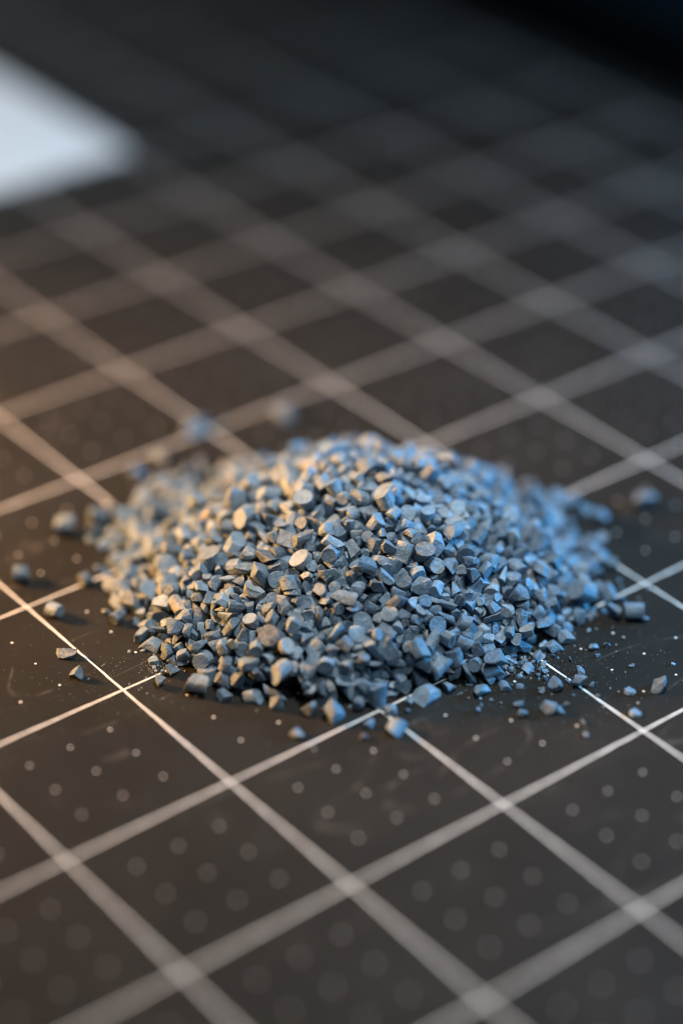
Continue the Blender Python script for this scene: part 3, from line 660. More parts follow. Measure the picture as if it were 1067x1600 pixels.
40,90,397,-710,121,-295,-49,-28,40,80,408,-109,110,-75,112,10,13,81,452,-496,173,179,23,135,40,99,613,-923,84,-119,-26,120,
22,59,626,-545,272,304,-96,91,15,60,928,-458,334,135,-97,192,42,82,1042,-788,200,-196,48,-267,43,79,1034,-500,309,289,-111,-16,
6,70,1117,-737,239,-106,-17,267,43,60,1230,-859,144,-160,-115,-74,38,101,1429,-486,114,-158,64,-125,27,94,1116,-1050,20,188,-99,-194,
20,84,1530,-409,8,-2,-10,-194,7,81,922,-849,162,-196,4,42,8,68,394,-628,107,-190,-51,280,15,90,1159,-798,169,121,-139,-85,
10,67,1185,-586,255,-250,31,-183,15,78,1196,-859,139,-19,106,228,8,103,370,-62,11,-166,-66,-11,4,110,627,33,96,-231,62,-62,
0,106,939,-962,73,-136,40,-221,31,69,945,-717,247,28,12,-246,15,59,1101,-968,112,29,-90,-64,35,93,1235,-521,240,14,78,-224,
3,68,1268,-937,37,73,-62,10,14,91,322,-711,20,-22,-129,-307,30,109,543,-921,31,-71,77,-133,17,86,840,45,119,-258,98,-184,
29,61,931,-921,153,109,58,306,29,90,1176,-888,130,-67,11,-108,44,112,593,-729,142,256,36,12,4,61,544,-330,206,-274,58,-146,
43,82,762,-843,173,-160,-93,185,25,84,961,-922,125,-233,-24,24,8,89,244,-559,31,-240,-10,-290,41,86,922,-122,230,191,-52,231,
0,96,509,-768,80,-42,93,255,41,92,514,-839,95,-235,64,-294,30,74,495,-529,147,223,-126,-141,30,64,685,-760,217,96,79,243,
3,103,838,-57,200,183,-64,26,28,70,1001,-770,254,222,-72,-225,16,78,1521,-828,7,24,127,-152,8,84,552,-100,139,-137,3,-290,
36,57,740,-913,123,134,-55,157,7,112,691,-452,253,232,76,-125,13,61,320,-393,120,-170,42,-243,34,105,920,-344,309,-145,43,173,
25,59,1057,-817,192,250,-117,222,12,72,1094,-716,235,-170,-86,176,44,86,406,63,13,-256,133,-78,33,99,745,12,138,105,44,51,
38,84,706,-553,288,50,-24,-52,0,103,809,-433,323,-166,12,-106,18,66,894,270,12,157,-65,160,31,74,983,-973,82,-309,25,11,
37,88,527,-219,169,240,-51,62,41,102,774,-591,270,-106,-72,-263,37,99,1573,-472,16,203,-60,4,42,77,1011,-453,313,216,36,263,
6,75,331,-11,14,-157,37,-76,25,96,353,-728,56,-77,-42,13,13,59,517,-912,91,7,-13,251,26,94,673,-960,55,-271,42,-114,
3,66,530,-437,202,50,-60,288,13,78,808,-981,50,-49,97,275,19,97,977,-431,307,49,53,-286,19,91,1065,-941,86,283,-97,-135,
38,112,1221,-975,30,2,-145,-62,23,65,554,-912,76,-104,40,-199,30,59,585,-935,39,-226,32,-35,40,74,756,-217,243,-26,58,149,
6,97,732,-711,235,99,0,242,15,97,715,-406,280,180,34,216,25,88,812,-222,258,205,-11,70,17,96,843,-470,301,-208,-2,-309,
41,95,872,-299,314,124,-6,279,30,75,865,-655,278,217,-84,139,32,68,385,41,15,-245,-155,-303,24,86,768,-447,282,-183,29,52,
25,99,828,-520,309,223,-90,-312,4,75,1066,-1003,50,-141,76,281,26,86,1577,-515,11,-272,-61,226,15,76,448,-203,137,215,72,171,
0,66,590,-873,138,-27,98,-301,37,79,685,-247,258,276,13,-292,25,80,1189,-976,22,219,87,-283,39,53,357,-572,126,-88,-64,204,
26,106,591,-556,184,222,-70,303,21,66,627,-397,250,272,29,262,11,88,741,-18,163,193,-25,-181,21,108,884,-874,115,240,45,160,
16,68,1150,-710,226,-104,9,18,37,56,1445,-901,10,308,-64,275,7,56,362,-435,130,-116,115,-158,30,71,590,220,8,280,-70,76,
7,67,700,-948,107,14,-39,-139,13,78,844,-95,229,281,-9,27,22,76,1160,-548,262,12,96,258,29,70,707,211,19,83,-42,132,
30,79,1590,-288,10,-180,-1,55,39,85,390,-180,72,52,-97,-308,12,91,600,-911,57,165,64,-54,33,93,636,-805,160,-38,133,-279,
13,92,783,20,147,147,-38,-298,9,52,817,-859,174,-86,71,-2,22,79,1006,-153,251,-84,-67,288,30,71,1168,-562,254,162,-91,-106,
30,47,331,-125,34,-263,29,-143,32,78,265,-491,60,231,12,-74,14,100,292,-286,58,247,119,-13,33,90,380,-603,81,283,-26,-249,
18,69,656,-258,230,-284,62,311,27,85,610,-473,254,-310,76,-211,39,85,1347,-521,152,105,41,136,26,91,325,-207,51,-196,115,304,
11,78,539,-139,129,-19,-42,135,38,88,587,-424,212,-275,12,-128,25,112,584,-260,212,-286,48,160,28,80,435,-348,150,36,34,-129,
14,85,441,-293,167,-146,7,28,18,80,626,107,31,-263,110,-71,19,78,516,-818,106,265,69,-246,37,106,668,-907,64,67,-23,-150,
27,86,636,-750,137,312,48,66,14,78,269,-573,8,78,136,-288,9,82,382,-103,39,-238,106,1,31,78,625,-625,235,116,132,-68,
31,47,849,-391,328,-95,77,-11,38,83,1148,-537,275,17,104,-30,24,81,1050,-1033,18,107,-9,69,38,79,440,-845,37,242,-13,204,
10,67,561,-853,121,-144,-70,79,27,70,580,-466,225,205,-49,-45,39,79,1047,-1025,50,-40,-58,269,10,97,970,-831,161,-249,122,-162,
43,82,982,-552,258,-167,-102,62,14,70,1111,-533,294,9,113,-114,8,68,1208,-1004,17,-167,73,-149,12,88,442,-827,74,-99,17,134,
30,84,395,-220,79,-66,-7,208,18,93,500,-126,132,-228,-93,23,36,96,602,-837,126,87,-30,-31,41,86,633,-819,127,122,2,-9,
42,79,804,-417,291,65,-18,-210,1,83,863,-873,164,262,-123,92,43,82,951,-657,263,-308,-16,-126,20,103,1048,-983,64,300,3,305,
17,100,1107,-663,224,285,132,-34,38,88,1281,-493,210,198,105,-81,38,95,421,-742,105,256,-51,300,18,86,793,-489,317,-212,-57,88,
10,91,1000,188,24,-166,57,-282,15,76,1171,-835,172,-216,59,-125,36,71,344,-669,107,127,-65,8,49,112,628,264,8,157,0,112,
42,112,771,-70,184,41,27,-79,11,75,942,247,10,260,32,259,34,67,993,-582,304,-146,48,235,13,91,1168,-773,198,-95,-35,203,
42,112,493,-375,171,120,27,-110,11,78,697,-612,234,-189,-56,306,15,103,1344,-569,156,-169,19,-244,3,81,554,-22,117,-166,114,157,
43,69,693,-633,238,28,-118,-86,10,102,870,-562,291,-224,0,172,18,103,984,-763,236,-209,-149,-221,11,77,1113,-640,249,214,27,-77,
8,45,365,97,9,157,22,-148,12,83,391,-264,104,149,-93,284,34,62,373,-531,165,-246,128,-103,28,88,703,-222,245,74,90,-304,
26,65,791,215,11,157,-20,-150,4,89,768,-353,300,50,7,-192,15,91,1145,-830,122,142,121,208,28,110,289,-562,50,245,25,184,
14,82,511,-81,119,-132,-51,-86,29,97,635,-913,27,233,10,124,26,77,586,-626,210,-127,-85,-138,9,88,798,-772,187,108,-7,-151,
11,74,899,-293,306,-16,-79,-169,44,96,857,-129,242,224,71,211,9,56,1136,-660,249,-85,-49,81,39,67,1512,-648,11,17,67,150,
38,97,266,-521,48,-311,-73,-229,2,79,591,-287,183,289,75,-112,13,75,559,-646,195,-115,-40,92,40,78,682,-416,270,-25,86,-257,
28,77,940,171,34,-249,43,-69,24,84,1346,-781,86,123,2,-151,0,96,1347,-870,20,-157,-126,40,6,74,314,-34,15,-313,5,168,
17,59,541,-912,60,-300,-14,-286,45,86,440,-773,59,-117,101,219,43,76,641,185,11,-290,66,-61,19,74,547,-829,126,-228,-88,164,
6,89,729,-472,271,-201,13,94,35,96,873,-908,152,88,-110,-50,13,81,993,-224,289,88,126,264,16,99,1315,-385,179,-272,-81,166,
25,91,339,-449,101,-130,40,48,10,87,521,-790,109,-150,87,276,32,94,886,-777,217,-309,-48,-194,30,60,946,-846,141,98,-57,-190,
42,94,1169,-755,155,-270,50,182,38,57,1345,-989,14,153,-157,-142,5,86,256,-296,17,-173,56,-190,27,104,517,-320,180,-124,-64,-165,
8,112,863,-545,278,32,47,283,31,106,919,-406,301,41,5,161,31,69,509,166,14,-175,70,45,17,66,529,-297,201,-270,7,20,
45,74,710,186,27,46,81,48,3,91,958,-188,272,-299,23,-198,2,72,894,-86,221,236,126,64,26,77,1118,-574,274,-1,-96,-211,
36,76,509,-581,200,-200,-35,127,31,79,694,-683,202,-309,-1,301,34,91,1041,-218,259,-24,-90,-65,7,91,998,-634,274,-45,-36,164,
15,60,412,-310,157,168,91,159,3,78,851,-909,114,-226,-9,-246,25,98,805,-153,233,-105,-11,302,33,74,968,-975,65,-128,46,-66,
43,69,317,-686,89,19,11,178,36,64,760,-635,247,3,-8,-128,9,94,959,-488,329,-176,6,250,28,101,285,-607,41,-201,56,-231,
4,78,825,-1033,35,263,86,-183,44,74,727,-885,150,202,98,166,11,89,678,-284,232,303,120,0,48,101,738,-627,267,-168,-107,303,
0,87,1346,-825,89,-244,50,215,49,103,165,-170,6,-75,34,184,28,97,371,-167,61,210,71,-179,31,94,820,-517,277,268,81,17,
18,112,1066,-65,181,96,-23,224,9,65,1058,-437,309,-7,125,-234,42,83,1132,-853,139,-222,139,-133,29,76,248,-506,15,289,-8,-37,
42,79,396,-798,39,120,38,-313,20,97,385,-387,104,115,113,189,35,102,1563,-276,15,-308,60,72,25,81,280,-457,63,223,44,190,
39,83,515,-667,146,-182,-16,89,12,58,534,-678,186,255,-3,212,21,62,863,-636,260,6,-2,227,42,75,1176,-910,131,84,70,157,
30,91,1506,-480,22,304,-10,-258,27,89,1545,-553,17,-157,16,173,22,78,280,-261,13,-264,124,-144,41,73,340,-88,6,246,-101,-213,
30,69,475,-163,140,259,-120,194,14,66,681,-605,267,-113,103,285,35,96,774,-416,275,-246,-61,-108,45,92,1186,-809,131,-208,-95,90,
11,67,1302,-715,134,281,5,263,12,105,1408,-610,111,-311,40,186,44,61,1497,-680,4,-242,-47,35,6,67,227,-497,6,-220,-33,148,
30,71,750,-916,90,296,-73,-115,11,87,828,-827,119,-291,19,209,5,75,885,-417,324,62,35,-207,33,90,970,-1034,17,125,157,188,
45,94,200,-430,14,-6,-125,18,32,88,246,-155,13,-268,63,-31,10,85,257,-449,19,102,-139,262,30,82,672,-700,153,-159,15,-4,
21,91,1248,-612,171,237,-17,-177,13,100,1403,-503,116,144,-47,-114,1,111,451,36,30,259,16,73,43,87,526,-955,1,-232,-107,-170,
23,110,553,67,21,-254,-54,-313,21,107,594,-167,182,304,70,168,28,60,605,-411,238,-220,-8,-171,37,66,1280,-990,12,248,-69,-128,
31,76,746,-758,159,108,77,292,38,65,781,-465,298,77,-114,-208,47,112,1395,-899,4,199,89,-301,13,48,252,-640,9,-32,11,112,
25,67,503,-739,135,296,29,253,12,98,619,-282,210,-150,6,-45,33,62,686,-891,123,-266,-44,-287,4,88,660,-531,201,272,84,-298,
4,81,648,-347,223,-277,-100,-283,17,112,812,-878,93,-233,3,-183,21,69,1066,-402,282,-254,24,91,33,81,1106,-720,206,-70,-35,-175,
33,109,1171,-664,221,282,27,-53,37,91,1341,-915,32,-1,-2,-43,34,96,344,-546,51,-77,-18,-194,26,84,594,-83,148,138,7,231,
19,86,775,-551,283,-209,-59,-191,41,72,765,-501,290,-6,128,-217,15,71,994,-699,208,-60,49,47,35,76,1056,-497,290,-193,5,59,
27,80,1417,-527,85,192,-73,-189,39,63,282,-322,37,132,65,253,25,89,674,-523,221,279,-133,-263,30,70,793,-849,171,-264,-48,-181,
24,56,914,-1020,39,240,-64,5,37,91,374,7,16,308,-63,168,36,59,322,-547,107,-117,-28,67,14,69,497,-841,71,75,-73,271,
36,111,414,-650,95,-132,-50,304,1,103,536,-242,153,96,-22,-101,36,65,710,-1003,12,74,83,41,34,71,758,-677,231,-309,50,-138,
36,73,944,-778,200,164,-70,292,3,51,872,-782,192,-12,35,-27,15,92,1062,-967,92,24,77,174,14,81,501,12,57,35,41,-223,
6,82,387,-547,142,92,58,36,33,98,470,-202,82,35,-64,-122,31,76,484,-284,158,-265,-10,-49,10,79,557,-762,139,-285,105,-224,
29,75,494,-594,160,-156,-70,38,11,61,726,230,15,-157,110,63,11,74,1087,-400,293,162,61,-177,49,94,1295,-1031,5,-144,-36,74,
11,79,1299,-962,24,-97,95,201,42,99,511,-553,200,-98,-67,133,13,79,822,-990,78,216,-7,-175,26,79,770,-809,198,-241,21,-75,
2,83,950,-697,215,-90,86,267,16,73,934,-433,318,158,45,-156,43,81,1114,-416,289,-251,-105,235,7,69,299,-428,55,-48,39,303,
8,93,411,-477,127,1,-30,111,12,85,592,24,87,-93,71,157,38,96,566,-287,216,15,22,150,24,89,783,-179,244,250,68,179,
13,45,931,-739,250,224,-27,41,10,65,1087,-787,190,64,-123,-35,17,91,1349,-472,184,-231,53,-176,35,61,542,-168,149,-16,-60,-40,
28,82,553,-680,205,-235,-34,20,28,81,632,-488,228,-265,73,-236,42,73,786,-840,185,-53,-53,133,35,90,952,-295,290,-206,126,47,
46,92,1404,-936,6,-234,78,-294,14,45,407,-785,3,42,120,-26,44,77,393,-405,132,-60,-92,-257,36,56,621,182,7,-132,19,293,
16,70,579,-55,148,311,-41,63,32,83,1171,-986,56,82,22,236,11,108,1285,-798,112,-100,-6,224,49,85,128,-513,8,-107,157,-72,
10,75,430,-711,109,-124,110,201,30,62,635,-960,15,-53,23,138,44,76,707,266,5,124,46,-144,22,86,862,243,14,242,-50,-55,
1,71,1085,-895,136,262,-54,-228,0,82,1421,-787,18,-5,12,-20,3,68,308,-667,21,20,104,173,3,88,316,-588,50,279,-28,-254,
20,83,524,-877,65,123,-10,194,45,93,831,-893,176,-172,-24,-187,28,77,1019,-532,297,187,40,-1,22,74,1078,-364,299,-125,-33,-94,
7,63,1125,-875,158,173,-137,99,10,79,402,-373,139,-62,-64,-266,27,82,559,-145,155,190,-80,85,26,96,839,-645,242,-114,57,157,
20,45,822,-601,314,-191,74,182,38,76,912,-875,143,109,88,194,34,82,982,-299,298,29,-11,9,36,65,1087,-985,65,255,-51,268,
16,110,1104,-584,251,190,-96,64,2,45,566,-664,218,-98,17,-54,43,96,726,-831,160,-109,70,-24,26,49,758,-702,257,-256,91,-242,
27,94,871,-288,265,-264,-47,-174,3,100,1051,-845,156,290,113,98,10,102,1241,-717,189,-198,39,206,30,74,245,-331,11,-12,-10,26,
31,46,260,-120,6,30,-4,233,13,91,373,-762,41,-70,6,-242,43,68,487,-795,89,299,-28,-51,1,59,735,-563,225,-167,7,276,
16,49,1001,-949,118,-131,97,285,17,84,952,-148,228,-22,-102,146,17,96,1011,-946,96,-4,-90,-260,18,108,1140,-370,253,-239,-101,-164,
6,86,1523,-192,7,-220,-33,-300,20,85,235,-417,8,-2,-10,-20,40,105,557,-515,201,51,-21,130,40,101,631,-214,219,-57,55,-190,
27,92,763,135,46,287,103,252,29,86,633,-575,219,-228,49,-85,38,74,705,-360,274,-248,64,150,39,74,754,-616,232,-152,-57,303,
32,79,795,-629,270,-143,12,294,26,78,890,209,13,157,-20,-236,39,45,878,-503,283,-4,137,299,45,82,931,213,12,48,-122,-119,
15,71,1159,-259,228,-262,150,-289,19,111,1126,-858,100,-50,-103,-256,23,82,1254,-605,197,220,17,-183,17,97,523,-878,32,-308,63,291,
10,61,414,-578,94,-221,88,-135,31,85,397,-419,106,-274,-97,96,19,93,392,-322,123,28,127,196,48,83,418,-712,133,63,117,231,
47,105,387,-548,156,296,17,-42,16,67,748,-893,102,242,-69,149,34,50,702,-499,280,79,29,49,12,90,824,-1008,10,168,-6,-110,
9,88,796,-625,208,-237,-114,-242,23,67,996,-842,199,-3,29,-257,15,68,1000,-807,219,-210,-9,-111,9,110,1164,-499,266,140,-3,-103,
28,64,275,-171,10,-175,1,278,22,78,425,-698,20,-264,-86,113,8,84,348,-617,65,-200,-35,34,2,55,446,-635,144,-169,12,-121,
39,96,483,-578,137,-249,-38,61,36,81,863,-772,171,151,-7,-99,17,50,942,-531,322,-21,-23,-15,17,78,936,-492,322,-5,-83,-32,
10,112,1149,-615,215,-188,66,141,40,111,327,-421,76,158,36,147,44,93,343,-484,79,54,-90,271,43,76,598,193,7,4,115,-257,
19,79,553,-256,193,223,143,234,4,85,556,-296,191,128,-10,-129,16,66,560,-727,169,196,124,123,37,65,889,-924,114,-209,36,-251,
12,79,1190,-354,237,279,11,257,39,85,1003,-989,10,-14,-47,-314,12,87,1251,-543,201,306,-56,189,41,88,392,-76,32,-261,-58,47,
17,98,420,-737,49,117,-88,-22,31,107,466,-418,141,-86,-15,198,21,45,480,-744,150,-115,57,-158,22,112,549,-327,150,239,30,251,
14,84,660,-483,263,199,-30,250,37,56,748,-565,295,-80,-28,-245,30,63,1000,-522,320,-139,14,111,24,88,289,-645,22,301,-35,-169,
8,83,380,-194,48,201,24,239,26,102,434,-663,116,-235,62,213,48,95,637,-979,9,-160,49,-211,34,82,635,-647,225,276,0,59,
48,112,664,-364,242,303,56,309,23,112,802,-912,88,171,-23,-71,25,58,690,-540,255,-46,126,185,14,87,748,-285,284,-197,-55,-155,
6,84,901,-804,202,-263,-34,162,33,104,930,-915,96,-189,-41,107,34,86,1239,-453,219,-121,-45,-278,27,72,334,-710,50,215,-14,42,
4,90,318,-247,68,-295,112,291,6,87,511,-442,145,67,-57,-113,26,105,859,-933,94,209,-80,-284,41,71,950,-464,313,168,-90,22,
31,69,1075,-758,213,-241,-32,162,2,94,1397,-872,22,136,-113,302,26,82,491,82,18,157,-114,295,24,69,456,-373,176,160,28,65,
30,96,693,-951,20,163,127,256,11,72,903,-698,212,148,16,190,26,69,1181,-943,80,192,-33,-17,41,61,278,-524,26,-293,-95,231,
39,69,364,-20,11,38,85,-131,49,73,469,-886,8,157,109,138,12,79,400,-712,75,-129,-2,263,10,77,707,-214,206,160,-96,-21,
24,60,706,-710,143,9,4,-150,47,76,673,-410,303,-255,-53,-177,14,96,818,-97,206,-242,134,-276,44,60,847,-922,140,234,-5,-22,
34,109,861,-348,295,-89,-23,3,19,71,977,-829,141,-25,-60,-164,28,97,1047,-624,263,309,-87,118,23,78,1270,-888,101,284,59,199,
0,112,1303,-632,161,205,60,-164,12,75,1310,-816,97,-267,-70,38,49,74,206,-286,4,-144,-36,126,10,55,226,-415,13,-203,66,-155,
48,73,563,-1070,5,299,41,-186,34,59,384,-523,96,-56,111,238,8,70,470,-121,122,-232,-52,-197,26,96,548,-466,211,57,115,-47,
33,74,613,-576,207,-18,-19,-243,27,95,752,-200,224,184,-48,35,7,73,772,-809,146,189,32,-303,12,73,813,-846,162,268,-72,-126,
28,85,1153,-503,285,-196,107,89,47,71,220,-552,4,-278,-90,-111,43,69,410,-776,61,-291,-14,178,8,82,885,-999,17,-252,-140,82,
46,88,648,-501,271,-91,-32,-247,15,98,726,-529,255,116,-93,242,16,75,831,-889,139,-68,68,167,27,70,836,-631,274,-111,-25,144,
3,47,842,-290,290,312,20,-282,44,87,980,-856,199,233,-128,244,30,59,983,-606,309,-262,19,-24,17,75,1200,-908,112,138,-87,-218,
42,82,276,-204,4,-292,123,311,32,70,266,-456,37,-201,31,79,49,85,596,-922,78,-142,18,67,15,79,581,-880,85,191,11,-241,
11,87,658,-863,78,-68,17,-163,24,82,622,-425,205,7,16,-37,31,112,613,-174,161,15,-22,-90,46,91,649,-861,141,22,-68,-254,
10,93,858,-693,224,270,94,31,14,78,1101,-799,163,-44,-110,119,30,60,1245,-642,203,13,-4,-299,42,77,1185,-532,249,216,26,-179,
18,70,1400,-679,73,-168,-50,-32,30,79,339,-382,75,83,119,306,29,101,357,-310,104,-110,-10,100,29,112,509,-55,79,188,46,-288,
28,95,645,-933,19,182,-78,233,9,71,733,-1017,43,-230,48,303,12,75,623,-49,153,200,-92,-110,8,76,724,-787,168,-252,-96,-97,
42,81,715,-182,220,-111,-5,-148,45,71,832,-936,29,-215,-9,313,11,94,697,-506,262,-79,-39,-169,29,70,1113,-770,197,-42,7,221,
10,76,1168,-420,279,-183,39,251,39,72,1224,-838,131,246,-111,6,17,79,1409,-765,46,-67,107,-79,40,103,311,-336,18,129,-34,243,
32,77,358,-460,122,17,69,132,43,97,408,-537,100,247,14,-295,12,90,424,-226,100,-125,84,285,38,100,597,-29,142,-109,38,-33,
45,89,709,-459,218,-81,62,-230,25,70,834,-959,69,-37,3,-6,11,65,928,-947,112,224,5,232,8,85,890,-852,153,25,-67,-191,
23,82,899,-523,295,210,29,310,32,51,1041,-819,182,249,-91,-173,48,93,1056,-781,209,-256,53,113,32,93,1005,-948,39,-287,-52,216,
29,97,482,-194,114,-84,144,-149,16,71,534,-377,200,279,-17,41,6,83,794,-957,79,-197,106,-275,36,98,714,-718,189,81,-31,-27,
1,45,796,-776,197,-274,-35,306,42,66,770,-386,256,-40,-144,-125,32,80,848,-602,268,-52,-25,279,42,107,980,-939,82,-78,-144,-117,
34,89,1111,-830,157,182,-12,228,1,102,1298,-858,94,-203,5,105,46,67,127,-477,4,114,-59,-185,12,71,736,182,12,-157,49,-226,
46,71,696,-614,261,-162,-98,209,49,74,715,-511,276,137,-14,-206,12,45,747,-608,248,-152,37,-187,12,91,716,-556,279,-196,69,265,
22,96,793,-356,266,-141,101,-152,16,81,924,-742,199,-155,-78,-93,31,106,833,-608,235,-219,109,-101,22,72,971,-649,248,-276,-15,25,
29,93,1059,-702,257,183,-37,85,9,106,1112,-463,291,-242,94,285,24,83,1224,-567,206,47,-11,-34,38,91,254,-537,23,-262,8,-9,
11,97,430,-389,114,200,8,-97,19,65,410,-300,141,-286,90,313,26,94,609,-864,120,-24,2,120,12,73,702,-619,179,-20,50,97,
30,89,760,-939,78,-280,-41,177,0,58,714,-707,161,-291,83,-78,26,97,672,-409,254,169,14,-111,16,105,847,-827,167,-133,25,-237,
16,68,903,-821,189,242,-101,195,10,97,767,-561,242,-215,76,-271,30,59,741,-416,254,-121,-11,179,48,87,899,-448,324,-119,8,-87,
27,64,1080,-853,171,238,8,293,45,78,1091,-503,294,-94,11,181,26,85,308,-223,11,-276,83,-244,31,95,543,-413,158,170,-27,-214,
0,100,712,-876,84,-283,130,-281,15,66,613,-334,222,-291,-43,-199,29,60,752,156,25,228,-39,147,26,76,834,-939,53,-34,22,-146,
0,103,818,-434,263,266,91,-26,46,68,854,-558,342,-308,-53,46,9,62,1054,-884,144,-127,42,126,29,45,1058,-799,190,100,66,138,
29,84,1152,-952,85,119,-79,-263,31,84,1396,-407,102,199,50,-114,44,84,1331,-840,79,85,14,311,23,65,367,-673,47,-304,101,-150,
39,54,350,-276,79,-29,53,-261,11,107,739,-510,216,306,-14,-77,10,83,785,99,63,-247,-4,-261,7,79,853,-414,313,206,42,49,
31,69,1038,-386,310,312,-27,-243,35,73,1162,-391,261,-293,106,91,17,50,1261,-974,17,-5,9,-73,7,72,1379,-808,42,-148,58,193,
2,68,293,-677,51,55,55,104,29,94,369,-543,70,-60,13,159,20,60,426,-418,153,-263,58,31,34,68,429,-282,143,-282,2,-129,
17,102,459,-252,120,-120,-124,6,42,64,686,-889,69,92,15,62,0,95,553,-605,182,-237,68,-93,30,73,721,-690,176,252,-44,286,
3,112,758,-244,193,-27,-59,-21,42,82,763,-391,243,-2,-28,147,22,88,1011,-717,238,-105,-38,71,28,95,1065,-863,97,-39,93,-283,
39,86,1072,-931,60,-248,-49,160,25,64,1204,-676,194,248,-32,227,27,84,1529,-584,17,-157,-24,88,31,84,316,-311,26,-268,-29,-220,
35,61,522,-919,9,-102,12,-212,30,49,602,129,6,313,78,15,26,98,479,-505,158,-120,-106,-98,12,62,477,-459,160,188,-19,-107,
40,99,620,-211,207,-293,35,209,37,98,692,-162,221,-168,-57,188,49,95,853,-870,92,-4,-61,-55,2,93,972,-748,171,261,4,68,
41,112,1000,-233,257,-7,-123,-89,13,70,1056,-898,112,291,-84,130,26,90,1041,-909,81,-64,-39,90,5,92,1259,-894,50,140,-8,105,
33,58,375,-757,8,-254,33,-61,29,99,328,-630,31,217,-28,203,39,71,349,-569,46,-281,-74,-169,25,65,382,-676,75,-156,-134,-226,
3,72,484,-830,90,92,-26,-195,23,64,544,-844,105,298,-100,189,45,78,494,-605,174,-91,-40,-70,33,106,620,-653,144,-79,110,299,
26,112,634,-11,125,35,-60,86,13,74,720,-36,147,-112,49,103,32,49,728,-746,243,71,48,-125,13,67,694,-695,222,-47,-14,210,
4,77,899,-954,92,-239,17,211,34,74,902,-735,236,-169,-33,-218,20,86,801,-488,288,77,-20,-60,0,76,944,-882,139,-262,-117,-235,
45,95,1054,-746,180,118,-92,-102,36,61,1102,-993,9,184,5,186,37,94,273,-362,24,171,-82,177,6,112,365,-678,20,1,12,-50,
13,57,346,-580,77,-118,41,147,21,82,359,-527,77,217,51,41,41,83,584,100,14,-213,147,-257,40,80,514,-642,134,120,114,120,
29,63,583,-902,79,252,-76,289,24,89,731,-848,143,29,-23,69,35,89,852,-178,242,-279,49,-242,27,68,939,-640,246,-42,-81,-286,
12,70,1094,-840,155,-152,107,23,44,74,1065,-722,222,124,122,-100,40,76,1044,-672,259,248,62,-92,28,112,1180,-261,204,-1,-96,33,
11,58,1396,-644,82,-141,10,-119,2,110,1459,-362,86,56,-119,-133,27,78,1258,-953,9,267,-58,-113,24,61,308,-489,81,-196,-6,15,
46,84,433,-833,85,-279,92,-154,10,94,356,-423,111,1,-103,197,3,69,355,-319,138,-210,-33,-309,37,50,490,-44,52,-203,-45,184,
31,81,528,-1,41,216,-136,-102,18,78,503,-227,142,-165,59,227,8,58,745,-928,25,203,27,-252,43,86,735,-940,69,259,-12,238,
44,56,775,-989,42,-90,76,128,19,45,719,-622,255,51,19,-168,41,56,869,-443,300,-165,-18,-34,34,86,926,-993,26,145,63,127,
30,81,958,-361,313,-224,-40,178,34,83,989,-42,178,-213,93,-175,22,79,1008,-1051,19,33,-10,35,18,73,1204,-849,60,-83,131,114,
17,99,1400,-640,112,-77,90,298,26,76,520,-342,195,273,-72,-213,6,77,556,-724,145,-87,25,29,25,84,757,-884,76,-244,107,93,
48,66,659,-715,135,-30,136,109,42,80,620,-685,196,15,106,194,3,61,905,-881,104,-266,64,-14,49,103,959,-720,228,-166,35,-38,
41,80,1012,-295,276,-280,-37,-69,8,73,1006,-1035,14,157,60,-56,46,112,1176,-1000,18,-304,-25,212,20,83,1266,-858,107,-75,-2,219,
44,93,344,-650,58,-181,-37,-190,2,89,423,-803,59,161,-89,-150,5,67,357,-480,147,44,84,-96,32,103,576,-891,45,-304,39,277,
25,73,461,-544,130,-273,-41,-211,9,67,425,-510,140,189,125,-69,34,49,565,-893,80,-235,-18,-196,28,84,549,-500,201,49,12,-115,
45,80,690,-870,99,27,-141,-167,11,45,599,-516,179,33,52,126,34,95,684,-331,211,22,-85,-129,19,77,796,-975,24,-197,-100,0,
27,83,707,-822,167,-171,62,71,25,81,771,-242,243,-258,-43,-247,42,83,802,-68,185,149,52,224,42,74,834,-673,258,190,35,82,
25,102,863,-403,292,-78,35,187,12,66,936,-388,314,154,-43,-72,15,74,883,-231,258,-188,111,210,16,100,934,-745,220,159,67,136,
30,93,996,-535,281,21,78,-127,26,76,1100,-998,40,-194,69,197,12,61,1362,-672,98,-155,84,146,8,95,1526,-451,2,-189,-41,275,
49,81,251,-557,5,-76,34,-239,26,87,316,-303,89,43,-78,-110,34,79,489,-869,58,-194,65,-47,5,77,539,39,15,157,-1,138,
10,90,391,-696,101,-86,-119,-1,36,112,456,-787,98,278,-42,-37,9,88,687,-759,156,-176,110,306,4,101,598,-740,181,-43,-20,241,
2,93,799,76,95,-248,-31,-251,7,67,818,-931,123,231,-22,238,28,83,721,-576,218,-119,-85,18,17,78,740,-349,267,151,1,284,
34,74,913,-925,84,54,-38,-2,15,86,864,-732,208,-39,96,106,12,98,840,-708,235,210,45,-246,31,73,953,-933,82,127,-11,263,
25,83,971,-698,232,252,-23,-32,2,68,1213,-589,181,-81,-2,-29,34,92,1194,-872,106,-170,61,-56,10,63,1354,-661,107,53,-129,-1,
17,89,360,-413,56,-285,-131,188,9,73,442,-337,97,202,69,48,44,45,681,224,3,124,46,85,43,101,627,-411,201,-36,-54,175,
9,83,731,-461,213,-74,-4,-91,10,68,831,-856,169,-34,-38,233,45,45,855,-772,205,-179,-47,210,26,57,857,-674,260,239,79,145,
42,68,859,-622,281,123,-77,71,21,91,881,-316,293,113,-36,293,48,74,931,-67,205,53,-71,294,35,55,950,-813,179,-72,-47,-99,
5,62,985,-724,210,-123,65,-133,26,79,937,-348,281,-94,54,39,6,77,1057,-652,229,14,-51,-213,44,91,1137,-667,225,-202,16,51,
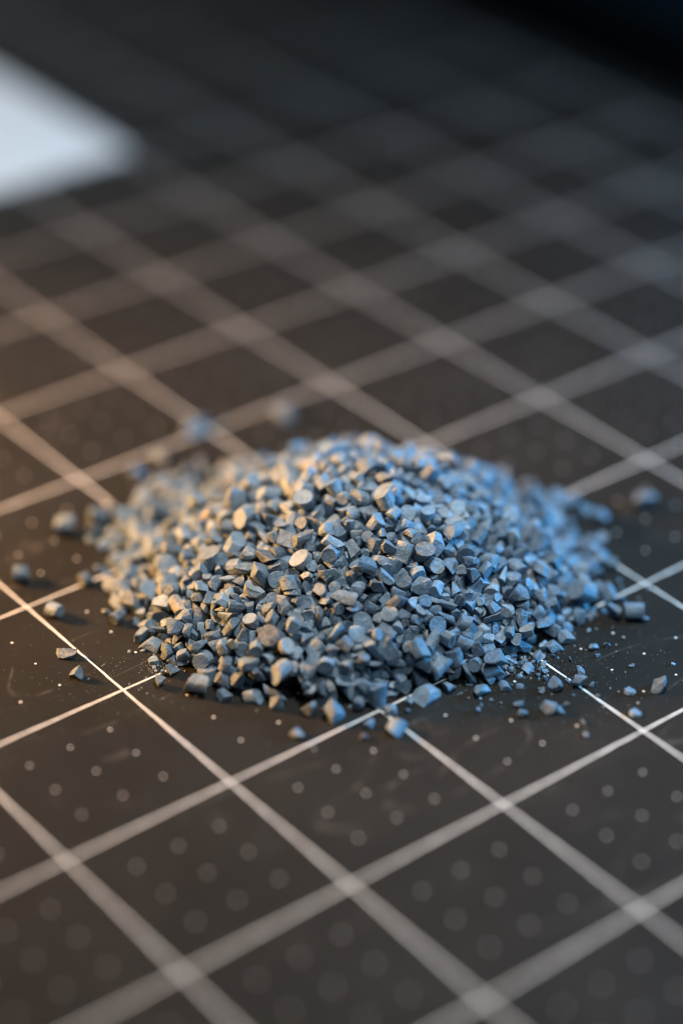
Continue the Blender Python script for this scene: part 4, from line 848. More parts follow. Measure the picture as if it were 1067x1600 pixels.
27,100,1232,-313,200,-277,0,-263,8,105,1439,-670,38,-234,8,275,25,58,347,48,5,261,-77,-19,45,71,507,-726,103,-122,4,-203,
30,73,578,-749,78,281,-56,280,23,72,579,-213,173,156,80,164,25,74,704,-8,117,12,25,-142,43,92,724,-753,191,-224,-31,-155,
32,103,897,-759,166,7,-40,-63,38,90,841,-572,260,-72,90,-252,21,77,857,-367,286,-24,25,80,7,70,1267,-246,163,-183,77,306,
27,86,1158,-688,209,-91,7,125,25,69,1552,-368,7,281,87,-143,10,106,412,-87,50,193,23,-207,29,102,570,-618,92,-44,-71,271,
42,79,498,-586,86,301,-119,-52,27,88,463,-459,103,-262,-58,0,10,95,575,-487,191,130,-70,-51,15,76,806,-927,35,-265,127,158,
28,65,769,-531,211,-142,67,59,46,69,786,-608,268,40,51,51,7,63,945,-665,229,-289,-132,260,5,67,975,-681,247,-297,27,29,
26,87,951,-125,204,110,51,70,30,100,983,-965,19,-252,-15,-108,32,77,1054,-867,130,145,-57,184,21,85,1131,-712,214,-168,-24,-109,
29,81,1298,-438,201,206,-64,-70,1,109,1181,-735,185,124,109,-102,18,108,473,-18,33,-45,72,-7,16,81,458,-304,153,-194,23,-261,
42,81,601,-678,143,63,-80,297,38,87,756,-934,52,234,24,-20,29,108,683,-714,115,212,0,278,5,69,668,-873,94,-180,-2,31,
48,89,677,-736,128,-65,-77,-296,48,87,566,-609,215,202,-104,-135,19,76,616,-539,202,222,126,270,41,96,623,-515,225,99,-75,179,
18,76,767,-160,211,28,103,-57,10,80,767,-746,222,-187,-89,-245,36,78,847,206,9,4,-46,92,19,78,833,-865,129,68,114,-306,
40,56,810,-698,228,-157,-16,-181,47,96,915,-765,226,-76,30,151,36,93,917,-599,250,57,-111,116,30,88,956,-1003,36,13,-49,-130,
48,87,969,-720,156,-266,-8,231,31,96,1064,-454,285,217,52,204,13,92,1086,-846,125,-46,26,17,36,105,1092,-720,181,-174,-21,29,
12,92,1134,-908,108,169,5,-243,9,93,1210,-881,91,108,-66,154,37,104,1283,-844,69,-132,63,-161,23,55,1454,-801,8,-70,131,-148,
20,57,346,-435,45,90,-102,78,1,66,340,-629,53,118,77,-73,17,89,457,88,18,157,-109,-210,45,98,584,-852,19,-176,42,63,
33,79,478,-528,121,270,-47,104,17,102,519,-711,138,-11,143,116,35,86,678,-691,133,-279,34,-204,36,89,726,-14,123,-149,-70,-92,
21,58,718,-879,144,8,48,55,35,111,662,-790,146,-280,40,-67,25,94,738,-677,188,-180,-118,-209,10,73,727,-299,229,279,50,69,
11,84,731,-244,232,-134,-44,234,25,97,846,-659,218,-133,20,-135,42,49,876,-492,283,177,-75,-128,44,72,979,-770,192,-98,-73,-72,
12,69,995,-426,313,199,-119,-304,20,69,995,-555,276,81,-91,-196,8,88,1085,-486,270,-7,-78,116,42,92,1152,-81,159,-30,102,262,
38,89,995,-899,84,-259,-43,-235,27,105,1129,-253,203,178,114,-96,42,92,1181,-991,5,112,-132,81,46,84,476,-872,6,-234,29,38,
30,88,458,-327,104,-152,79,-144,35,76,453,-373,138,-55,56,184,31,70,628,126,10,-270,-42,-152,19,77,485,-574,178,32,100,25,
2,93,644,-102,174,235,-116,53,36,105,590,-672,211,24,-71,125,30,82,699,-766,192,-21,-96,-104,49,62,790,-743,219,1,-105,-112,
21,77,705,-320,238,-60,-81,144,22,76,740,-284,255,300,63,-8,11,75,868,-825,116,-294,105,-145,49,90,875,-908,122,-171,35,-33,
35,84,880,-233,283,-222,36,47,26,94,956,177,12,-286,83,-257,44,62,1015,-676,255,-269,17,10,44,74,1001,-375,286,-226,-90,81,
43,91,1263,-705,166,125,141,265,28,77,1338,-603,144,228,47,-292,5,89,1507,-585,31,-15,143,-55,46,64,199,-472,4,-234,70,-292,
46,89,254,-272,5,24,30,207,44,97,321,-576,22,-110,-45,107,11,64,366,-658,44,12,63,-90,33,75,335,-498,59,164,65,260,
18,66,419,-266,105,-30,-72,-123,49,68,420,-756,114,-22,37,48,32,86,384,-465,132,-38,72,-223,9,95,563,-685,109,-310,61,192,
38,71,468,-710,135,205,-32,-42,15,101,711,-985,38,67,85,207,11,95,710,-919,78,184,-45,264,39,93,716,-326,210,-227,-90,-101,
40,101,641,-326,206,67,-44,43,25,106,800,-812,174,-131,-25,291,47,104,788,-485,289,43,53,204,32,83,899,-904,139,-172,-101,111,
36,76,857,-765,195,-169,32,-287,24,87,951,-69,199,261,-35,96,17,67,1131,-771,169,38,-26,-48,8,73,1145,-938,63,-196,36,-199,
14,84,1233,-813,126,144,23,87,12,62,1498,-554,11,-157,66,163,38,76,292,-306,11,313,12,-115,35,88,474,-736,53,-313,64,-46,
42,98,583,107,5,-292,123,139,18,79,530,-836,79,166,-128,46,17,75,510,-488,113,303,-28,-247,25,75,516,-391,184,289,-1,198,
44,83,501,-139,113,127,67,-309,40,62,564,-211,145,-173,-23,94,8,61,681,-206,189,-68,-115,-87,32,81,744,-996,16,244,31,148,
44,72,629,-727,148,-186,124,-73,33,64,598,-479,217,-13,46,108,12,88,806,-932,62,-130,-31,-44,14,78,759,-853,156,-29,25,11,
30,45,835,-516,257,-116,6,-283,33,110,813,-472,278,287,-70,84,49,92,968,-897,93,-80,-51,253,46,102,963,-625,245,255,-49,33,
4,102,926,-308,271,74,137,-61,10,68,985,-93,192,54,-89,-296,42,90,1037,-629,248,-20,-118,-103,22,112,1109,-216,213,-248,-139,-260,
17,51,1103,-1011,66,136,-96,-276,16,98,1271,-570,180,-55,70,-285,17,85,1343,-337,175,-300,-20,274,27,87,1423,-464,93,-68,-42,205,
25,108,1508,-531,33,278,0,-10,26,66,249,-416,29,-226,-28,-177,15,96,302,-539,16,-159,-154,283,16,90,345,-464,53,-49,63,174,
31,73,358,-398,75,-202,-101,-197,39,99,428,-19,26,158,-31,-257,43,81,421,-173,90,166,61,90,16,72,430,-554,81,261,-136,-62,
28,101,439,-534,104,-262,-108,-97,49,66,468,-440,113,-237,129,-32,42,84,449,-342,171,256,-29,76,48,69,484,-543,141,-48,46,-282,
24,62,671,140,10,300,83,-157,4,60,678,-678,185,-200,70,-291,47,90,579,-699,191,-288,130,96,12,95,645,-488,196,109,19,171,
30,73,762,170,14,263,-8,-57,11,61,782,-861,105,-7,-59,216,21,93,647,-297,230,-70,-102,-269,24,71,836,-781,197,167,-59,65,
12,84,745,-651,212,189,-62,-117,25,108,708,-398,253,311,-91,-92,41,64,812,-233,248,300,-27,-192,23,69,857,-801,167,238,109,-3,
41,87,892,-382,309,287,-40,15,7,91,972,-878,116,205,-26,-230,28,73,967,-234,259,291,12,-132,9,60,954,-966,17,-264,36,101,
47,95,1108,-431,264,-224,33,132,34,68,1352,-612,109,-105,17,-259,11,77,1455,-583,41,141,11,76,29,70,1543,-225,9,-142,17,-277,
43,83,450,-810,84,-85,126,-188,2,96,477,-827,20,102,120,-11,17,92,457,-163,116,-144,109,233,45,82,380,-508,127,249,-5,-121,
35,63,509,-284,139,234,25,131,36,87,576,-773,100,-94,43,66,3,72,606,-344,185,71,4,-196,46,108,641,-548,209,233,-80,-45,
7,58,653,-212,197,191,40,-260,7,83,733,-702,142,-79,106,-236,41,89,693,-734,140,-142,70,115,32,93,622,-633,199,140,-62,115,
18,70,675,-317,246,-225,71,150,48,112,743,-161,216,-258,10,-77,39,83,812,-674,207,221,26,184,48,70,755,-586,278,-187,-43,-253,
41,81,840,-417,280,-19,-114,22,14,91,1023,-346,292,223,-47,172,38,80,1134,-325,253,-84,-15,260,9,73,1221,-617,201,-232,22,129,
3,93,1131,-932,27,267,-1,178,12,88,1236,-890,66,191,10,-215,30,112,1432,-719,12,280,-70,-52,8,88,266,-411,61,131,-76,306,
5,74,299,-533,36,180,17,-261,30,75,353,-716,32,-283,-79,112,20,90,399,-563,81,-19,-35,107,36,65,359,-470,98,-42,117,45,
24,62,468,-46,53,245,-65,-200,5,81,499,13,15,157,19,66,18,92,423,-729,73,176,108,295,21,102,586,-844,57,-206,-125,225,
1,71,501,-741,83,-308,-129,-88,40,93,476,-614,131,-307,-40,-18,19,60,470,-574,155,-47,-142,-140,49,85,576,-167,138,-223,-107,-77,
14,77,624,-82,104,76,56,-200,0,103,699,-893,38,-76,-53,-98,20,80,708,-465,188,-185,126,-154,30,100,647,-231,158,-192,-4,-157,
31,98,737,47,83,251,55,159,10,57,712,-958,77,-231,-41,96,48,85,585,-499,233,-66,-96,-43,26,100,840,-997,42,-247,107,178,
23,72,822,-536,245,-220,-80,-69,13,83,876,-973,70,286,-82,158,46,99,866,-383,319,-251,-108,222,36,71,920,-141,220,-85,-125,-43,
13,64,986,-685,268,298,-88,284,49,65,937,-683,230,-136,-33,-64,2,74,973,-270,276,265,-20,-225,12,93,987,-10,151,194,-16,223,
39,86,984,-836,102,99,26,8,44,105,995,-870,98,57,92,287,10,77,1232,-367,231,-301,103,-75,26,92,1150,-819,88,-55,-12,-129,
10,78,349,-586,16,157,-97,-111,28,80,371,-645,23,26,40,98,49,78,419,-566,68,-81,-26,207,16,94,436,-114,87,39,-89,-212,
34,89,463,-689,45,-243,47,16,24,74,652,-849,39,-255,41,176,47,80,611,-482,163,94,132,-58,22,88,587,-188,124,-220,-37,-187,
30,74,604,-457,181,167,113,294,8,77,584,-360,186,-118,-73,-120,14,89,704,-586,176,-73,-24,-40,28,81,715,-278,199,-249,24,-20,
33,76,703,-111,192,-220,-64,-72,10,82,767,45,108,270,-30,122,5,97,737,-799,158,156,-17,290,42,66,844,-758,215,141,-110,71,
10,77,812,-722,234,-48,64,-46,48,80,832,-365,290,273,-50,-235,19,94,807,-318,295,79,72,-9,15,74,764,-137,225,-35,-100,255,
45,110,897,-662,209,-226,-87,-308,23,91,816,-349,281,-50,56,-109,14,71,896,-1003,52,178,-15,36,35,78,968,-939,110,279,37,269,
28,60,958,-706,258,59,-49,229,47,69,1069,-810,194,-57,-17,-67,49,87,1077,-856,144,-226,-35,289,45,73,1071,-738,196,-301,-76,-97,
12,78,1246,-217,171,-126,-100,-195,28,84,1074,-890,61,140,97,-133,25,89,1301,-484,158,-165,-63,-96,16,89,1198,-921,61,-190,77,301,
12,68,1325,-501,150,-130,26,223,25,92,1368,-602,87,-121,94,52,42,85,285,-467,61,-40,-3,198,9,86,371,-230,17,214,136,56,
28,80,402,-27,13,8,-23,-284,29,93,394,-501,109,-308,-67,-88,23,83,529,-837,59,9,2,284,12,67,463,-747,78,-79,-12,-168,
42,93,476,-261,137,247,121,-134,17,97,626,66,22,269,-116,148,35,112,581,-649,127,103,-14,-132,49,92,564,-222,164,160,-60,-131,
12,97,551,-188,136,120,29,101,46,112,627,-918,55,21,-10,-39,0,77,619,-856,79,312,18,-45,31,80,552,-645,161,305,3,217,
4,83,593,-496,155,-88,82,-269,27,81,657,-806,117,310,43,124,11,89,629,-687,173,-62,-68,136,10,73,678,-190,182,-78,-55,264,
29,55,775,-264,215,-78,-16,143,48,66,891,-463,325,3,-42,96,25,88,928,-808,141,32,-55,274,35,73,987,-525,305,-233,11,164,
9,87,1038,25,129,-263,49,106,39,90,973,-679,208,288,-74,262,15,67,973,-647,234,158,-79,-254,36,87,1003,-282,265,-22,-88,-60,
24,55,1027,-942,19,285,-17,142,37,91,1240,-494,214,-44,-50,-173,48,90,240,-478,7,300,37,-225,37,82,317,-277,14,308,-64,-31,
49,99,463,-594,138,271,-11,-270,7,61,484,-412,108,-157,5,-83,8,71,594,-668,114,96,69,206,40,85,503,-564,169,119,56,-68,
11,99,487,-341,149,-113,47,-63,26,75,572,-325,189,-41,22,147,32,70,665,167,12,31,6,141,6,91,709,-938,49,92,-2,-270,
27,71,621,-856,49,256,1,64,45,98,604,-824,91,-81,1,-227,17,111,582,-667,169,-180,-43,270,7,93,760,-964,33,-272,69,202,
47,71,693,-870,141,254,68,-24,48,70,626,-557,208,-10,14,-214,42,67,673,-316,234,21,97,115,11,68,659,-53,153,-137,-107,-83,
45,62,697,-639,209,-220,59,-250,3,90,724,-132,212,-95,47,248,30,83,767,-108,184,-61,-14,290,8,72,789,-809,182,-89,-8,-155,
35,49,801,-621,244,-6,-1,228,12,92,826,-30,151,-179,116,36,39,78,835,-8,142,-87,105,14,7,71,819,-817,198,34,15,-233,
0,83,888,-146,230,0,-92,56,8,82,953,-600,242,-109,1,-54,36,70,1014,-319,285,265,138,37,28,70,969,-296,261,-298,-48,124,
9,96,1016,-819,169,-113,-124,247,14,72,1067,-811,170,194,-23,-40,6,94,1072,-666,246,-221,-13,225,26,64,1030,-1005,11,157,-20,-100,
45,90,1068,-806,104,135,37,53,30,82,1125,-217,138,240,83,-5,9,89,1335,-740,111,101,-94,-246,1,66,329,-425,39,15,-96,-293,
4,76,342,-324,66,-271,-15,237,0,90,411,-823,18,-158,61,-239,7,95,378,-585,52,-311,-45,77,25,112,441,-451,37,149,-67,76,
39,109,430,-171,65,-221,-27,272,24,97,534,-816,17,289,-79,204,29,98,448,-176,88,139,-37,-231,14,81,495,-158,57,230,-74,267,
4,90,578,-760,53,-152,144,-38,40,66,467,-354,132,112,-110,14,2,81,481,-689,146,29,82,133,13,78,668,-802,85,-101,-8,48,
48,62,546,-666,138,-146,45,-93,16,70,721,-875,119,-179,-149,180,46,107,701,-578,210,-46,140,88,40,84,621,-608,214,283,-83,-118,
14,85,733,-744,142,53,46,197,13,92,808,173,15,284,-38,-241,45,83,788,-243,250,272,16,-170,13,66,876,-615,252,109,67,-57,
4,74,928,-884,86,54,-116,108,5,85,934,-908,138,141,-23,-39,32,76,870,-440,333,-32,82,-303,37,69,1059,-267,266,-70,-5,117,
12,81,1033,-883,96,236,-25,111,25,77,1039,-635,216,-257,-26,-152,29,68,1060,-741,201,-152,-22,-208,32,76,1025,-353,244,-136,93,-74,
28,67,1009,-813,101,-77,-146,-77,1,106,1037,-680,208,123,-36,55,42,89,1121,-972,37,-278,17,14,41,97,1174,-916,88,285,-57,236,
27,112,1116,-759,152,-40,-33,-133,37,88,1219,-543,178,183,-17,67,12,97,1308,-300,162,205,12,-51,14,100,1218,-624,161,97,18,310,
27,79,298,-499,11,259,87,-84,12,94,305,-282,55,-73,40,-145,11,69,429,-676,11,254,35,150,14,78,429,-717,31,-47,-59,-128,
27,69,383,-355,84,303,86,128,23,83,453,-99,64,-59,-32,295,27,107,472,-688,78,183,-41,262,26,73,537,19,40,79,85,-193,
11,72,545,-883,66,172,117,-39,36,71,504,-808,89,-11,39,-58,19,79,481,-705,115,62,-127,-99,45,89,649,-925,40,-72,-7,190,
8,54,507,-780,129,-102,27,-272,47,81,580,-176,131,230,-68,-235,11,91,513,-501,158,193,-12,-204,43,86,672,-488,161,-298,-121,35,
39,82,610,-161,125,-77,0,171,45,88,751,-545,192,-268,112,153,0,65,660,-625,157,243,41,-176,33,67,600,-489,237,84,-23,225,
48,69,707,-231,211,-193,58,-242,28,90,778,-849,82,-176,-113,-156,21,75,672,-505,222,177,-69,-5,26,56,639,-510,214,195,-70,-255,
34,69,791,-438,239,-108,73,313,44,45,708,-286,211,82,8,207,14,79,777,-860,147,-120,-35,-47,44,68,837,-771,173,143,27,137,
41,57,736,-662,230,-210,21,23,20,96,826,-253,241,81,151,-30,38,92,912,-781,188,-35,-76,97,48,72,882,-619,228,12,-120,172,
0,93,885,-678,248,248,40,-136,29,66,900,-622,257,-46,-109,203,24,73,870,-582,251,102,73,-75,39,74,878,-377,299,21,49,-113,
6,82,923,-104,201,-212,3,78,42,106,918,-849,131,-264,98,141,35,65,893,-819,150,160,23,84,4,75,963,-616,269,142,8,-197,
35,93,965,-333,264,55,62,122,0,60,959,-355,295,-75,-47,-259,39,98,1035,-743,164,-199,-63,253,16,99,1129,-432,262,86,40,311,
18,92,1089,-270,231,-189,-129,160,12,65,1111,-699,188,107,-72,-209,31,55,1152,-651,231,116,-84,-112,14,76,1046,-541,255,-45,82,135,
43,81,1231,-440,224,-84,-46,215,38,90,1085,-976,21,-24,90,43,36,71,1086,-913,74,-54,45,-110,17,51,1261,-512,139,-118,116,244,
37,52,1313,-904,11,-126,47,-34,45,79,1371,-860,3,-135,-14,-206,19,60,1481,-603,17,86,81,-305,32,65,301,-251,12,174,133,5,
14,79,312,-612,14,157,-128,-203,8,66,287,-403,59,270,22,295,10,101,331,-188,25,-49,-134,210,46,104,288,-365,45,6,-32,-290,
29,64,436,-842,11,-192,-13,-274,12,96,383,-707,64,-98,2,232,42,89,377,-443,91,-292,65,-48,44,98,446,-211,73,-79,-87,-70,
9,58,391,-452,104,-207,66,-19,17,102,478,-569,69,1,-116,11,2,89,487,-312,121,238,-79,-178,27,85,445,-322,130,254,-68,34,
28,59,570,-930,25,-281,64,37,22,101,517,-718,82,210,7,255,11,66,466,-648,131,-128,5,76,45,67,439,-510,123,-144,70,192,
26,68,491,-99,108,264,-117,18,39,67,645,-830,56,-276,-18,-308,49,87,618,-703,84,296,-11,223,29,76,554,-763,105,144,-74,-66,
49,95,611,-704,183,-37,45,-68,40,74,529,-644,188,-263,-131,-141,46,106,491,-610,189,-97,-45,56,10,105,609,-216,174,-210,71,-38,
43,81,697,-868,130,-175,-109,-208,11,64,631,-388,226,225,-10,25,46,69,701,-312,210,-43,-42,-254,2,59,694,-247,207,35,109,-307,
23,59,725,-895,130,297,-33,-268,25,65,741,-816,130,-104,17,148,19,48,747,-880,144,-306,-28,-157,33,103,761,-783,181,-286,4,-277,
8,74,750,-77,164,-194,-5,-290,11,66,758,-55,150,287,48,-178,49,69,755,-861,139,163,35,-6,48,58,793,-865,133,-176,-43,-94,
44,75,643,-660,181,229,82,291,30,101,854,-139,222,56,51,-61,41,93,795,-202,220,-251,26,47,46,68,849,229,4,-87,36,53,
15,88,862,-988,35,-104,-36,-308,48,87,876,-814,176,77,75,200,48,90,876,-801,180,40,60,105,36,83,830,-502,287,130,-100,268,
16,100,907,-66,184,-40,-39,-297,30,83,936,4,143,246,72,-58,49,101,945,-920,59,-312,59,-295,14,87,994,-846,186,223,-146,200,
45,68,955,-657,202,-12,-50,-224,25,70,969,-480,307,-89,-23,-230,36,86,1006,-479,308,-235,-10,204,40,61,879,-451,317,-235,-46,190,
46,76,985,-772,176,-246,90,-28,42,110,1004,-640,219,259,126,-257,9,73,1068,-774,168,243,108,271,3,81,1129,-551,248,-294,-67,-209,
39,78,1104,-364,276,59,-91,-113,20,82,1104,-342,263,60,-142,126,47,107,956,-329,236,38,80,-144,6,45,981,189,4,-220,-33,274,
16,84,1015,-724,172,-115,37,-105,49,70,1214,-642,182,-137,-81,-145,15,87,1236,-414,225,-52,25,224,10,88,1114,-807,112,-80,91,199,
12,65,1197,-811,118,-279,-102,-236,24,73,1263,-651,161,190,72,204,9,79,1196,-767,157,-287,-18,237,10,96,1253,-109,110,-229,22,209,
38,59,1248,-553,155,-52,-92,-66,28,80,1197,-951,49,-179,-27,144,9,67,1300,-852,53,173,-7,-271,45,58,289,-508,24,-57,-17,-91,
6,112,319,-376,40,246,-122,233,24,78,416,-773,26,-310,-21,-145,1,105,362,-299,70,23,14,-11,48,97,479,-828,51,-196,71,-3,
16,68,487,-679,20,193,-4,-101,36,112,412,-433,81,79,37,-112,35,93,341,-335,109,-35,-37,258,2,72,504,-806,40,-234,-54,257,
48,92,563,-845,11,250,64,-264,31,97,474,-768,69,219,88,46,48,77,455,-676,104,114,2,150,46,102,375,-485,119,-10,43,-196,
39,69,422,-224,118,-48,132,70,28,66,565,-848,66,-15,-86,-225,29,82,486,-623,113,-50,74,85,37,99,448,-603,105,187,-65,-35,
7,76,498,-417,178,230,52,-16,43,75,455,-344,126,-67,-71,-88,46,77,631,-208,84,-308,64,226,26,74,635,105,13,157,-6,-164,
34,73,633,-701,81,-135,76,-131,28,80,613,-579,139,-197,-27,-200,41,78,650,-528,143,-84,115,-143,36,78,580,-109,113,-219,-40,-215,
13,74,573,-112,142,15,-13,-143,30,72,711,-985,9,-310,77,10,25,95,631,-906,80,219,17,205,25,67,560,-699,190,264,-43,-2,
48,108,630,-151,181,170,101,72,42,74,628,-114,102,183,21,222,29,85,647,-753,111,-26,-122,143,7,57,615,-776,137,199,3,-126,
38,70,603,-606,205,17,-47,47,37,87,619,-436,259,-233,45,-26,43,95,711,-753,143,-170,-15,-268,49,69,674,-796,163,150,126,-290,
34,79,770,-554,217,-93,66,-263,47,60,647,-610,203,-218,-50,-95,32,83,762,-463,235,70,-93,131,33,79,726,17,99,-252,-66,-124,
38,65,851,-936,39,-255,-118,278,25,90,855,-848,91,157,-70,296,31,96,796,-739,173,175,41,304,46,103,816,-772,201,-118,77,169,
31,70,777,-493,241,135,-18,-30,33,93,736,-447,255,-232,-23,-20,47,94,884,-860,81,200,42,-273,47,86,896,-616,225,226,45,196,
10,84,766,-594,226,-50,-136,196,44,84,941,-278,264,-4,12,189,22,61,941,-847,118,-295,-23,105,35,86,958,-726,194,-47,35,-294,
39,76,885,-640,229,61,-5,109,36,73,1017,-506,296,6,-24,-95,30,53,1020,-420,304,-163,-92,-99,30,74,899,-438,302,297,-42,45,
29,64,1015,-740,147,-211,4,-90,8,87,1064,-707,226,149,-32,182,0,76,1001,-667,239,-178,87,14,22,94,1114,-522,278,-2,48,-133,
4,63,1041,-292,272,-142,77,80,10,86,1091,-172,221,140,-93,98,1,71,1118,-29,145,221,-72,-181,35,107,1032,-979,32,-294,99,288,
34,85,1078,-306,242,-162,82,-236,30,98,1077,-962,52,206,27,280,33,60,1096,-811,88,78,-41,312,48,84,1098,-756,116,-118,35,157,
5,81,1221,-747,124,139,32,-151,27,65,1284,-691,142,-276,29,110,45,101,1182,-960,57,-256,114,286,34,73,1219,-773,110,147,25,169,
21,86,1182,-699,140,-26,17,-136,29,88,1424,-581,68,-281,132,-33,11,86,1307,-474,123,279,125,-47,0,89,1380,-754,53,-33,152,258,
38,83,1311,-871,22,-216,-12,-145,33,90,1273,-915,11,-255,38,37,17,66,1336,-959,10,-5,-60,204,20,76,1357,-842,10,18,92,185,
29,82,1462,-740,14,188,-79,98,28,82,269,-402,9,303,98,224,45,88,292,-368,7,151,-1,201,47,88,295,-340,5,-4,12,-169,
25,56,273,-326,9,-241,-73,-226,44,78,276,-277,13,279,9,11,40,90,295,-636,6,-16,100,298,41,83,304,-586,7,247,-95,-148,
48,111,284,-594,16,-259,14,245,40,45,286,-549,29,-223,-89,257,3,72,269,-486,12,-299,14,91,43,70,302,-460,1,-232,-107,278,
41,85,271,-440,35,-311,-5,-206,46,92,330,-477,6,-87,36,-260,26,75,318,-426,14,157,-67,125,6,75,285,-429,21,-287,-31,-283,
36,67,288,-415,13,90,72,-57,41,93,273,-408,35,-185,141,191,16,59,318,-387,5,24,127,-135,47,79,293,-398,6,-157,0,-113,
47,67,327,-210,4,126,-131,120,23,68,300,-181,6,-312,-13,67,16,66,335,-642,12,-155,-156,-293,21,45,357,-632,24,-114,-44,47,
30,67,357,-615,14,-190,62,-11,10,56,316,-689,36,-156,73,250,46,58,303,-631,26,188,-63,211,40,56,376,-560,5,-310,-109,-105,
43,74,333,-562,19,63,-94,117,31,76,330,-451,9,30,-4,52,15,94,315,-463,29,-36,105,267,20,100,324,-496,24,101,-14,135,
45,73,280,-480,36,80,42,-137,49,86,342,-443,33,300,72,-231,49,95,357,-353,5,-145,-36,-65,45,93,349,-385,16,15,-10,-11,
31,61,330,-304,10,-292,-21,206,8,86,343,-340,8,-217,-21,167,33,68,329,-360,18,-273,26,-98,41,64,355,-305,8,-26,-6,49,
32,89,336,-242,17,-286,99,-110,20,97,332,-224,37,299,-63,-110,35,75,364,-171,33,-64,2,-125,30,49,377,-105,5,280,-70,263,
40,95,391,-122,11,223,34,-73,11,82,381,-725,20,-157,-36,314,48,93,337,-664,30,191,131,78,43,82,379,-620,18,-150,-3,-263,
40,51,314,-649,36,-127,78,169,30,85,389,-576,23,25,85,-95,6,84,350,-529,25,-298,-63,206,4,67,351,-602,37,49,3,-45,
49,91,335,-544,17,61,-38,-38,18,75,372,-544,9,285,146,78,42,83,396,-523,13,1,-39,6,15,69,357,-511,22,102,-98,-240,
23,76,376,-516,39,-54,47,-240,21,84,333,-517,43,231,-61,16,24,69,303,-509,55,217,37,-213,28,99,399,-460,11,303,98,-222,
49,66,369,-460,4,157,0,252,5,51,378,-500,6,-229,4,29,48,81,343,-486,33,-74,67,-248,23,102,300,-483,55,81,82,-34,
10,68,364,-449,37,-54,71,10,49,84,347,-404,33,-167,-18,-168,6,66,283,-388,48,-101,84,204,7,82,347,-362,46,-164,-80,55,
10,59,327,-339,36,261,18,19,1,68,393,-386,56,-40,18,-256,28,83,310,-344,54,252,8,88,1,61,326,-365,68,-199,32,72,
26,75,386,-327,40,-158,-44,-213,47,110,352,-313,19,-87,-54,173,30,75,344,-314,34,290,49,-126,32,101,360,-289,29,157,-89,273,
39,64,359,-259,37,-92,-74,158,35,45,340,-256,41,-188,37,242,23,74,351,-232,49,279,56,-92,19,106,399,-236,8,243,132,-238,
30,108,403,-177,15,-12,-10,287,40,80,382,-191,17,-62,-49,162,42,106,393,-156,44,296,75,199,26,74,409,-130,16,259,-91,169,
9,59,374,-150,14,-142,137,-17,12,101,419,-90,16,-157,-10,124,36,50,391,-144,29,68,50,304,44,87,380,-20,28,147,-68,219,
49,69,416,16,5,157,0,-114,15,83,435,-749,14,157,-129,-300,44,65,406,-769,8,-264,-95,-142,47,97,390,-766,6,-4,12,284,
8,63,364,-698,56,193,76,107,29,83,379,-620,50,-167,39,-29,45,111,392,-641,60,-220,-118,294,49,110,404,-657,62,7,-93,-282,
46,85,337,-601,79,95,41,-210,46,55,372,-555,23,158,-96,162,17,61,264,-628,52,72,33,132,44,85,394,-528,44,-313,-53,300,
48,87,285,-506,59,-61,74,-43,26,85,398,-486,29,79,-15,291,46,63,383,-470,27,-10,12,-107,6,69,357,-497,57,227,-24,-106,
1,67,386,-433,62,-254,-31,17,23,67,382,-449,76,-283,31,-143,23,89,348,-348,80,-58,-119,165,14,89,426,-312,52,-260,-79,-17,
23,73,393,-311,63,222,-7,252,36,106,386,-273,44,113,68,172,31,90,400,-245,49,107,-14,225,41,69,371,-226,50,-159,47,281,
49,86,374,-254,43,-134,-58,-1,41,77,361,-272,60,-224,28,-135,8,90,439,-233,24,203,38,96,47,90,392,-213,25,157,116,162,
31,85,404,-184,48,62,-43,-264,43,72,366,-239,59,-145,83,242,33,89,440,-173,27,-278,2,-142,14,78,407,-139,62,207,116,-211,
26,65,419,-155,25,-101,-101,-300,27,66,441,-147,20,302,58,97,41,91,437,-132,37,-137,73,-254,32,88,473,-96,14,35,7,297,
13,72,426,-57,19,157,99,11,40,72,410,-3,4,-2,91,106,31,56,472,105,7,30,-4,-140,30,61,455,-847,13,171,151,256,
12,76,478,-855,20,153,126,-150,5,92,438,-793,20,-202,8,-253,20,45,443,-818,29,-273,-17,-14,40,67,430,-749,23,63,110,-80,
42,55,437,-754,29,-268,108,120,48,98,397,-670,64,95,-42,87,34,108,447,-649,66,-297,42,222,45,95,362,-499,80,132,35,-162,
47,107,376,-507,74,-233,37,216,1,66,375,-481,69,94,-10,216,19,57,376,-472,81,230,128,-283,47,45,379,-483,9,-197,-80,-161,
46,63,353,-482,90,1,-51,-12,49,67,396,-448,90,-198,-39,115,40,83,362,-433,86,-56,29,-27,42,65,418,-390,92,76,-61,145,
8,60,370,-374,85,-152,37,10,47,86,368,-350,98,224,-38,-6,4,77,441,-378,56,182,-43,-220,28,81,445,-340,65,-280,68,-189,
46,59,447,-352,80,-10,-7,149,8,82,415,-382,84,162,88,-36,46,64,426,-350,73,79,-104,135,16,79,392,-355,59,-168,63,174,
42,63,402,-365,99,-265,81,-3,26,74,430,-314,73,-59,-9,-166,1,57,452,-303,70,248,29,-254,12,85,401,-343,63,-240,8,286,
45,77,439,-292,82,-85,95,-12,40,82,398,-298,79,-159,-90,211,29,91,479,-274,55,310,-83,-312,17,100,424,-274,65,-70,-68,144,
10,66,404,-226,45,-156,-22,-212,32,69,416,-210,62,156,-64,-99,42,92,451,-239,60,64,84,50,45,86,385,-231,75,289,-10,220,
15,84,464,-196,50,285,-96,-36,41,87,436,-205,48,242,-98,-182,46,84,462,-230,40,-49,-10,163,45,101,468,-159,44,139,26,-29,
39,68,460,-125,44,-82,-111,48,46,82,447,-150,46,118,-13,-112,45,60,426,-154,39,-101,48,145,4,83,474,-132,23,2,89,258,
